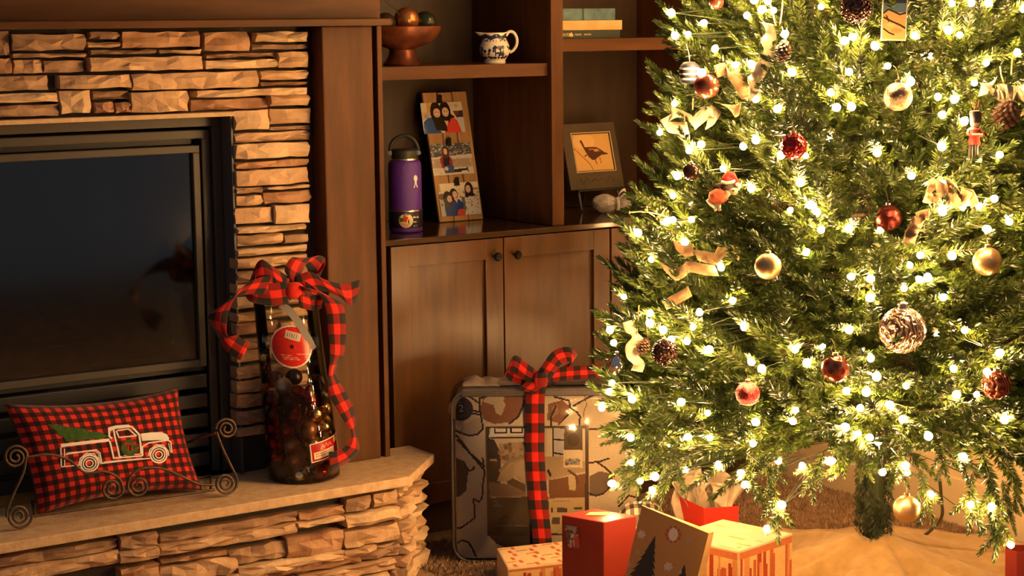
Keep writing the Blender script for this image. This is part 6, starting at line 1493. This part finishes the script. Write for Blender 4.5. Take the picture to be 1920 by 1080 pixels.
def ball(px, py, rpx, kind, label, bead=False, push=0.55):
    t = depth_at(px, py, rpx); t -= push*rpx/FPX*t*2*0.5
    c = at_dist(px, py, t); r = rpx*t/FPX
    o = thing('ball_ornament', label, 'ornament', tuple(c), group='ball ornaments on the tree')
    b = MB(); b.ball((0, 0, 0), r, 36, 24); s = b.obj('globe', OM[kind], o, smooth=3.1)
    if bead:
        bd = MB(); n = 150
        for i in range(n):
            zz = 1-2*(i+0.5)/n; a = i*2.39996; q = math.sqrt(1-zz*zz)
            bd.ball((r*q*math.cos(a), r*q*math.sin(a), r*zz), r*0.105, 8, 5)
        x = bd.obj('beads', OM[kind], o, smooth=3.1); x['kind'] = 'stuff'
    MB().lathe([(0.16*r, 0.965*r), (0.22*r, 0.99*r), (0.22*r, 1.16*r), (0.15*r, 1.2*r), (0.0, 1.2*r)], 14).obj('cap', M['silvercap'] if kind in ('deep_red', 'mirror', 'textured') else M['goldwire'], o, smooth=0.7)
    h = MB(); h.tube([(0.06*r*math.cos(a), 0, 1.27*r+0.09*r*math.sin(a)) for a in np.linspace(-PI/2, 1.2*PI, 9)]+[(0.03*r, 0.1*r, 1.6*r), (0.0, 0.3*r, 2.0*r), (0.0, 0.55*r, 2.15*r)], 0.0007, 4); h.obj('hook', M['goldwire'], o)
    return o
ball(1605, 16, 27, 'beads', 'dark beaded ball ornament near the top of the picture beside the hanging glass tile', True)
ball(1684, 181, 27, 'gold_glitter', 'glittered pale gold ball ornament below the hanging glass tile')
ball(1325, 161, 24, 'red_mercury', 'mottled red ball ornament in front of the navy striped ornament')
ball(1488, 274, 25, 'red_crackle', 'crackled bright red ball ornament high on the tree')
ball(1665, 409, 25, 'deep_red', 'deep red ball ornament with a silver cap beside the burlap bow')
ball(1440, 499, 25, 'gold', 'matte gold ball ornament above the burlap ribbon curl')
ball(1851, 490, 27, 'gold', 'matte gold ball ornament at the far side from the fireplace, below the large bow')
ball(1692, 619, 44, 'textured', 'largest ball ornament, glass with a raised maze pattern')
ball(1566, 691, 26, 'red_facet', 'quilted red ball ornament diagonally below the largest patterned ball')
ball(1402, 738, 23, 'red_glitter', 'glittery red ball ornament low on the tree')
ball(1868, 722, 27, 'red_swirl', 'ribbed coppery red ball ornament partly crossed by a fir tip')
ball(1246, 661, 23, 'beads', 'dark beaded ball ornament beside the small pine cone', True)
ball(1158, 683, 20, 'mirror', 'mirror silver ball ornament on the outermost branch near the cabinet', push=1.6)
ball(1343, 4, 14, 'red_mercury', 'small red ball ornament cut by the top edge of the picture')
ball(1296, 322, 16, 'brown', 'small dark brown ball ornament half hidden by a fir tip')
# the gold ball hanging free below the lowest branches
t = T_AXIS-0.42; c = at_dist(1700, 954, t); r = 25.5*t/FPX
o = thing('ball_ornament', 'gold ball ornament hanging below the lowest branches beside the trunk', 'ornament', tuple(c), group='ball ornaments on the tree')
MB().ball((0, 0, 0), r, 36, 24).obj('globe', OM['gold'], o, smooth=3.1)
MB().lathe([(0.16*r, 0.965*r), (0.22*r, 0.99*r), (0.22*r, 1.18*r), (0.15*r, 1.22*r), (0.0, 1.22*r)], 14).obj('cap', M['goldwire'], o, smooth=0.7)
h = MB(); h.tube([(0, 0, 1.2*r), (0.004, 0.006, 1.6*r), (0.0, 0.012, 2.2*r), (-0.004, 0.02, 3.2*r), (0.0, 0.03, 4.2*r)], 0.0009, 4); h.obj('hook', M['goldwire'], o)

# ---- navy striped ornament
t = depth_at(1293, 140, 16)-0.004; c = at_dist(1293, 137, t); o = thing('striped_ornament', 'small navy and white striped ornament behind the mottled red ball', 'ornament', tuple(c))
M['navy'] = mat('navy_wool', (0.022, 0.028, 0.050), 0.7); M['white_wool'] = mat('white_wool', (0.60, 0.55, 0.48), 0.8)
s_ = 1.0/690
MB().lathe([(9*s_, -17*s_), (14*s_, -14*s_), (15.5*s_, 0), (14*s_, 12*s_), (8*s_, 17*s_), (0, 18*s_)], 24).obj('body', M['navy'], o, smooth=1.0)
for z in (-9, -1, 7): MB().lathe([(15.2*s_, (z-1.6)*s_), (16.4*s_, z*s_), (15.2*s_, (z+1.6)*s_)], 24, cap=False).obj('stripe', M['white_wool'], o, smooth=3.1)
h = MB(); h.tube([(0, 0, 17*s_), (0.001, 0.004, 30*s_), (0, 0.012, 44*s_)], 0.0009, 4); h.obj('string', M['white_wool'], o)

# ---- hanging glass tile
t = depth_at(1677, 36, 26)-0.006; c = at_dist(1677, 36, t); o = thing('glass_tile', 'rectangular painted tile ornament, blue above and orange below with black lines', 'ornament', tuple(c), (0, 0.03, -YAW))
w, hh = 0.0262*1.0, 0.0445
MB().box(-w*1.0, w*1.0, 0.0, 0.005, -hh, hh).obj('tile', mat('white_glazed_tile', (0.66, 0.60, 0.50), 0.2), o, bevel=0.001)
p = Print(2*w*0.92, 2*hh*0.94, 60, 100, (0.62, 0.36, 0.13)); p.rect(0, 0, 1, 0.33, (0.10, 0.17, 0.22)); p.rect(0, 0, 1, 0.10, (0.035, 0.04, 0.05)); p.poly([(0, 0.36), (0.25, 0.26), (0.45, 0.30), (0.7, 0.38), (1, 0.34), (1, 0.46), (0, 0.46)], (0.62, 0.36, 0.13))
p.line([(0.0, 0.36), (0.22, 0.26), (0.45, 0.31), (0.72, 0.38), (1.0, 0.34)], 0.035, (0.03, 0.025, 0.02)); p.line([(0.05, 0.46), (0.4, 0.56), (0.75, 0.64), (1.0, 0.72)], 0.04, (0.04, 0.025, 0.015)); p.line([(0.15, 0.42), (0.25, 0.55)], 0.03, (0.04, 0.025, 0.015)); p.line([(0.05, 0.74), (0.3, 0.84), (0.5, 0.88)], 0.035, (0.04, 0.025, 0.015)); p.ell(0.6, 0.78, 0.25, 0.06, (0.58, 0.26, 0.09)); p.ell(0.35, 0.64, 0.2, 0.05, (0.70, 0.45, 0.20)); p.grain(0.15)
p.obj('painting', M['gloss_print'], o, lambda u, v: ((u-0.5)*2*w*0.92, -0.0006, (v-0.5)*2*hh*0.94))
h = MB(); h.tube([(-0.006, 0.002, hh), (0, 0.004, hh+0.02), (0.006, 0.002, hh)], 0.0009, 4); h.obj('string', M['wire'], o)

# ---- pine cones
M['cone'] = mat('pine_cone_scale', (0.045, 0.019, 0.010), 0.55, color2=(0.13, 0.065, 0.036), nscale=120); M['cone_core'] = mat('pine_cone_core', (0.035, 0.016, 0.010), 0.8)
M['twine'] = mat('jute_twine', (0.50, 0.32, 0.14), 0.9)
def pine_cone(px, py, hpx, label, tilt=(0.2, 0.1), n=62):
    t = depth_at(px, py, hpx*0.5)-0.012; c = at_dist(px, py, t); H = hpx*t/FPX
    o = thing('pine_cone', label, 'pine cone', tuple(c), (tilt[0], tilt[1], 0.4), group='pine cones on the tree')
    prof = lambda f: 0.36*H*math.sin(PI*min(1.0, 0.10+0.86*f))**0.75
    MB().lathe([(0.5*prof(f), H*(0.5-f)) for f in np.linspace(0.02, 0.98, 10)], 12).obj('core', M['cone_core'], o, smooth=1.0)
    b = MB()
    for i in range(n):
        f = (i+0.5)/n; a = i*2.39996; R = prof(f); z = H*(0.5-f); w = 0.16*H*(0.55+0.6*math.sin(PI*f)); ln = R*0.75
        mt = Matrix.Translation((0, 0, z)) @ Matrix.Rotation(a, 4, 'Z') @ Matrix.Translation((R*0.42, 0, 0)) @ Matrix.Rotation(0.55-0.9*f+0.1, 4, 'Y')
        b.add([(0, -w*0.35, 0.0), (0, w*0.35, 0.0), (ln*0.75, w*0.5, -0.03*H), (ln, w*0.22, 0.0), (ln, -w*0.22, 0.0), (ln*0.75, -w*0.5, -0.03*H), (ln*0.6, 0, 0.035*H), (ln*0.5, 0, -0.05*H)],
              [(0, 6, 1), (1, 6, 2), (2, 6, 3), (3, 6, 4), (4, 6, 5), (5, 6, 0), (1, 7, 0), (2, 7, 1), (3, 7, 2), (4, 7, 3), (5, 7, 4), (0, 7, 5)], mt)
    x = b.obj('scales', M['cone'], o); x['kind'] = 'stuff'
    h = MB(); h.tube([(0, 0, 0.48*H), (0.01, 0.004, 0.75*H), (0.012, 0.01, 1.0*H)], 0.0012, 5); h.tube([(0, 0, 0.48*H), (-0.008, 0.004, 0.75*H), (-0.012, 0.01, 1.0*H)], 0.0012, 5); h.obj('twine', M['twine'], o)
    return o
pine_cone(1887, 214, 66, 'largest pine cone, below the cream bow with twine loops', (0.5, -0.3), 80)
pine_cone(1468, 96, 44, 'pine cone beside the long hanging cream ribbon high on the tree')
pine_cone(1206, 650, 36, 'small pine cone beside the cream ribbon near the dark beaded ball', (0.3, 0.5), 50)

# ---- burlap and cream ribbons
M['cream_rib'] = mat('cream_ribbon', (0.54, 0.43, 0.29), 0.75, bump=0.3, bscale=400, sheen=0.2); M['burlap_rib'] = mat('burlap_ribbon', (0.40, 0.25, 0.115), 0.85, bump=0.5, bscale=400, sheen=0.2)
def tree_ribbon(label, m_, strands, wpx, base=None, loops=None, twine=None):
    allp = [(p[0], p[1]) for s in strands for p in s]
    cx, cy = np.mean([p[0] for p in allp]), np.mean([p[1] for p in allp])
    ts = [surface(x, y, None, 4) for x, y in allp]; ts = [q for q in ts if q is not None]
    t = float(np.percentile(ts, 30)) if ts else T_AXIS-0.3
    t -= 0.015
    o = thing('ribbon_bow', label, 'bow', tuple(at_dist(cx, cy, t)), group='ribbons on the tree')
    for s in strands:
        q = []
        for k, p in enumerate(s):
            px, py, wx, wy = p[:4]; dz = p[4] if len(p) > 4 else (0.008 if k % 2 else -0.006)
            c = at_dist(px, py, t+dz); w = at_dist(px+wx, py+wy, t+dz+(p[5] if len(p) > 5 else 0.0))-c; q.append((c, unit(w)))
        b = MB(); ribbon(b, q, wpx*t/FPX, 7); solid(b.obj('band', m_, o, world=True, smooth=3.1), 0.0009)
    if twine:
        for s in twine:
            b = MB(); b.tube([at_dist(x, y, t+0.004) for x, y in s], 0.0018, 5); b.obj('twine', M['twine'], o, world=True)
    return o
tree_ribbon('long cream ribbon hanging beside a pine cone high on the tree', M['cream_rib'], [[(1440, 44, 26, 6), (1446, 66, 22, 14), (1437, 78, 26, 4, .0, .01), (1442, 98, 20, 8, .0, .012), (1430, 125, 22, 10), (1420, 143, 26, 8), (1406, 158, 8, 20), (1418, 170, 22, 4), (1414, 182, 12, -12)]], 24, twine=[[(1462, 50), (1466, 25), (1468, 0)], [(1455, 48), (1448, 24), (1444, 6)]])
tree_ribbon('arched burlap ribbon beside the mottled red ball', M['burlap_rib'], [[(1342, 134, 6, 22), (1360, 130, 2, 22), (1376, 142, 20, -16), (1390, 162, 22, -14), (1402, 182, 20, -8)], [(1362, 200, 18, 8), (1376, 208, 4, 22), (1388, 204, -4, 20)]], 24)
tree_ribbon('wide cream bow spread on the outer branches below the mottled red ball', M['cream_rib'], [[(1300, 232, 6, 24), (1320, 215, 10, 24), (1335, 208, 6, 28), (1346, 222, -14, 22), (1325, 232, -4, 18)], [(1300, 228, 4, 22), (1280, 214, 12, 16), (1262, 210, 8, 14), (1256, 222, -8, 14), (1244, 236, 10, 14), (1262, 240, 6, 16), (1290, 240, 4, 18)]], 24, twine=[[(1299, 206), (1300, 180)], [(1285, 248), (1283, 215)]])
tree_ribbon('burlap ribbon curls low on the side facing the cabinets', M['burlap_rib'], [[(1264, 458, 8, 20), (1282, 470, 4, 22), (1300, 468, 0, 20)], [(1304, 478, 8, 18), (1325, 482, 2, 20), (1342, 484, 4, 20), (1358, 466, 18, 14), (1378, 470, 8, 18), (1388, 480, -6, 16)], [(1246, 496, 14, 10), (1258, 518, 18, 18), (1282, 508, 6, 24), (1292, 500, 4, 22), (1318, 505, 4, 18), (1344, 508, 6, 14)]], 22)
tree_ribbon('single burlap ribbon tail below the ribbon curls', M['burlap_rib'], [[(1246, 572, 8, 18), (1266, 562, 8, 20), (1294, 546, 8, 18)]], 20)
tree_ribbon('cream ribbon wound beside the small pine cone near the cabinet door', M['cream_rib'], [[(1178, 602, 14, -4), (1184, 622, 20, 0), (1196, 634, 22, 6), (1184, 650, 18, 2), (1186, 668, 20, -4), (1198, 682, 24, -2), (1194, 696, 22, 4)]], 22, twine=[[(1194, 628), (1196, 600), (1198, 572)]])
tree_ribbon('looped burlap bow with a hanging tail beside the deep red ball', M['burlap_rib'], [[(1768, 372, 4, 22), (1744, 372, 10, 18), (1734, 366, -6, 14), (1752, 344, 16, 10), (1762, 340, 18, 8), (1768, 366, 20, 0)], [(1766, 374, 4, 20), (1780, 352, 10, 20), (1784, 342, 14, 16), (1800, 362, 8, 22), (1786, 376, 0, 16), (1770, 378, 2, 14)], [(1776, 378, 0, 14), (1800, 376, 4, 12), (1812, 362, 14, 4), (1814, 354, 14, 4), (1830, 370, 6, 14), (1818, 380, 2, 12)], [(1742, 402, -2, 18), (1726, 406, 12, 10), (1716, 424, 10, 4), (1708, 440, 10, 2), (1704, 456, 14, 2)]], 23)
tree_ribbon('large cream bow with twine loops above the largest pine cone', M['cream_rib'], [[(1882, 182, 8, 22), (1866, 176, 10, 20), (1850, 166, 12, 14), (1838, 168, -4, 12), (1848, 158, 16, 4), (1862, 154, 10, -14)], [(1872, 176, 2, 22), (1878, 168, 12, 14), (1890, 172, 4, 22), (1886, 186, 0, 14)], [(1888, 180, 8, 24), (1902, 172, 10, 26), (1918, 180, 6, 30), (1934, 196, 0, 26), (1918, 206, -8, 20)]], 26, twine=[[(1884, 164), (1877, 140), (1875, 124)], [(1886, 164), (1896, 140), (1898, 104)]])
# gold berry pick
t = depth_at(1236, 402, 8)-0.004; o = thing('berry_pick', 'bare golden twig with small berries poking out of the tree above the countertop', 'twig', tuple(at_dist(1215, 400, t)))
for q in ([(1180, 398), (1200, 397), (1218, 398), (1236, 402), (1262, 410)], [(1216, 398), (1226, 405), (1231, 410)], [(1214, 397), (1213, 390)], [(1230, 400), (1232, 393)], [(1240, 402), (1247, 392)]):
    MB().tube([at_dist(x, y, t) for x, y in q], [0.0019]+[0.0014]*(len(q)-1), 5).obj('stem', M['twine'], o, world=True)
for x, y in ((1180, 398), (1213, 388), (1210, 393), (1232, 391), (1231, 410), (1248, 390), (1252, 396), (1243, 388)): MB().ball(at_dist(x, y, t-0.002), 0.0042, 10, 7).obj('berry', M['goldwire'], o, world=True, smooth=3.1)

# ---- small dog in a santa hat and coat
t = depth_at(1362, 358, 22)-0.014; k_ = t/FPX
o = thing('dog_ornament', 'little grey bearded dog ornament in a santa hat and red coat', 'ornament', tuple(at_dist(1362, 356, t)), (0, 0, -YAW))
D = lambda px, py, d=0.0: ((px-1362)*k_, d, (356-py)*k_)
M['dog_grey'] = mat('grey_brown_felt', (0.09, 0.06, 0.045), 0.9, bump=0.5, bscale=300); M['dog_cream'] = mat('cream_felt', (0.50, 0.40, 0.28), 0.9, bump=0.5, bscale=300); M['coat_red'] = mat('red_felt', (0.48, 0.035, 0.015), 0.85, color2=(0.50, 0.14, 0.05), nscale=90); M['hat_red'] = mat('bright_red_felt', (0.52, 0.02, 0.015), 0.85); M['fluff'] = mat('white_fluff', (0.74, 0.64, 0.50), 0.95, bump=0.8, bscale=300)
b = MB(); b.tube([D(1331, 376), D(1336, 371), D(1345, 368), D(1354, 367), D(1362, 364)], [4*k_, 12*k_, 15*k_, 14*k_, 10*k_], 14); b.obj('coat', M['coat_red'], o, smooth=3.1)
b = MB(); b.tube([D(1326, 374), D(1333, 383), D(1340, 388)], 3.2*k_, 8); b.obj('coat_trim', M['fluff'], o, smooth=3.1)
b = MB(); b.ball(D(1365, 351), 12*k_, 16, 10, sq=(1.15, 1, 0.9)); b.obj('head', M['dog_grey'], o, smooth=3.1)
b = MB(); b.ball(D(1375, 358, -8*k_), 9*k_, 14, 9, sq=(1.15, 1, 0.8)); b.tube([D(1366, 357, -8*k_), D(1363, 366, -6*k_), D(1362, 371, -5*k_)], [7*k_, 5*k_, 2*k_], 8); b.obj('muzzle', M['dog_cream'], o, smooth=3.1)
b = MB(); b.ball(D(1373, 356, -17*k_), 2.1*k_, 8, 6); b.obj('eye', M['cap'], o, smooth=3.1)
b = MB(); b.ball(D(1384, 358, -12*k_), 2.4*k_, 8, 6); b.obj('nose', M['cap'], o, smooth=3.1)
b = MB(); b.ball(D(1349, 348), 8*k_, 12, 8, sq=(1.2, 0.6, 0.55)); b.obj('ear', M['dog_grey'], o, smooth=3.1)
b = MB(); b.tube([D(1364, 341), D(1364, 332), D(1366, 326), D(1374, 330), D(1381, 341), D(1383, 345)], [12*k_, 10*k_, 7*k_, 6*k_, 4.5*k_, 3*k_], 14); b.obj('hat', M['hat_red'], o, smooth=3.1)
b = MB(); b.tube([D(1352, 340, -7*k_), D(1360, 342, -12*k_), D(1370, 341, -12*k_), D(1376, 339, -6*k_)], 3*k_, 8); b.obj('hat_trim', M['fluff'], o, smooth=3.1)
b = MB(); b.ball(D(1382, 347, -8*k_), 5.4*k_, 12, 8); b.obj('pompom', M['fluff'], o, smooth=3.1)
for x in (1341, 1349): b = MB(); b.tube([D(x, 378), D(x, 392), D(x+2, 395)], [4*k_, 3*k_, 3.4*k_], 8); b.obj('leg', M['dog_cream'], o, smooth=3.1)
b = MB(); b.tube([D(1364, 326), D(1362, 312), D(1363, 300, 6*k_)], 0.0008, 4); b.obj('string', M['goldwire'], o)

# ---- wooden soldier
t = depth_at(1828, 250, 16)-0.016; k_ = t/FPX
o = thing('soldier_ornament', 'wooden toy soldier ornament in a red coat on a white base', 'ornament', tuple(at_dist(1828, 250, t)), (0, 0, -YAW-0.1))
D = lambda px, py, d=0.0: ((px-1828)*k_, d, (250-py)*k_)
def L_z(px, prof, m_, name, sm=0.8): 
    b = MB(); b.lathe([(r*k_, (250-y)*k_) for r, y in prof], 16, Matrix.Translation(((px-1828)*k_, 0, 0))); return b.obj(name, m_, o, smooth=sm)
M['sol_red'] = mat('painted_red_coat', (0.42, 0.04, 0.03), 0.4); M['sol_black'] = mat('painted_black', (0.022, 0.016, 0.016), 0.35); M['sol_skin'] = mat('painted_wood_face', (0.36, 0.20, 0.12), 0.5)
MB().box(-13*k_, 13*k_, -9*k_, 9*k_, (250-304)*k_, (250-297)*k_).obj('base', M['white_wool'], o, bevel=0.001)
for s in (-5, 5): L_z(1826+s, [(0, 297), (4.6, 297), (4.8, 292), (4.2, 285), (4.8, 268), (0, 267)], M['sol_black'], 'leg')
L_z(1827, [(0, 271), (11.5, 270.5), (10, 258), (8.5, 250), (11, 242), (8, 239), (0, 238)], M['sol_red'], 'coat')
L_z(1828.5, [(0, 240), (6, 239), (9.5, 233), (9.5, 226), (7, 220), (0, 219)], M['sol_skin'], 'head', 3.1)
L_z(1828.5, [(9.8, 230), (10.6, 228), (11, 221), (11.5, 212), (9, 208), (0, 207)], M['sol_black'], 'hat')
L_z(1827, [(0, 246.4), (9.4, 246.4), (9.4, 244.4), (0, 244.4)], M['white_wool'], 'collar')
for pts, r in (([D(1817, 243), D(1814, 252, -2*k_), D(1824, 254, -9*k_)], 3.4), ([D(1838, 243), D(1843, 254, -2*k_), D(1834, 252, -10*k_)], 3.4)): b = MB(); b.tube(pts, r*k_, 8); b.obj('arm', M['sol_red'], o, smooth=3.1)
MB().box(-7*k_, 13*k_, -13*k_, -10*k_, -2.5*k_, 0.5*k_).obj('baton', M['white_wool'], o, bevel=0.0006)
for s in (-1, 1):
    b = MB(); b.ball(D(1828.5+3.2*s, 231, -8.6*k_), 1.1*k_, 6, 5); b.obj('eye', M['sol_black'], o)
M['red_string'] = mat('red_cord', (0.48, 0.06, 0.04), 0.8)
for s in (-1, 1): b = MB(); b.tube([D(1828, 208), D(1828+5*s, 198), D(1828+7*s, 188, 4*k_)], 0.0011, 5); b.obj('string', M['red_string'], o)
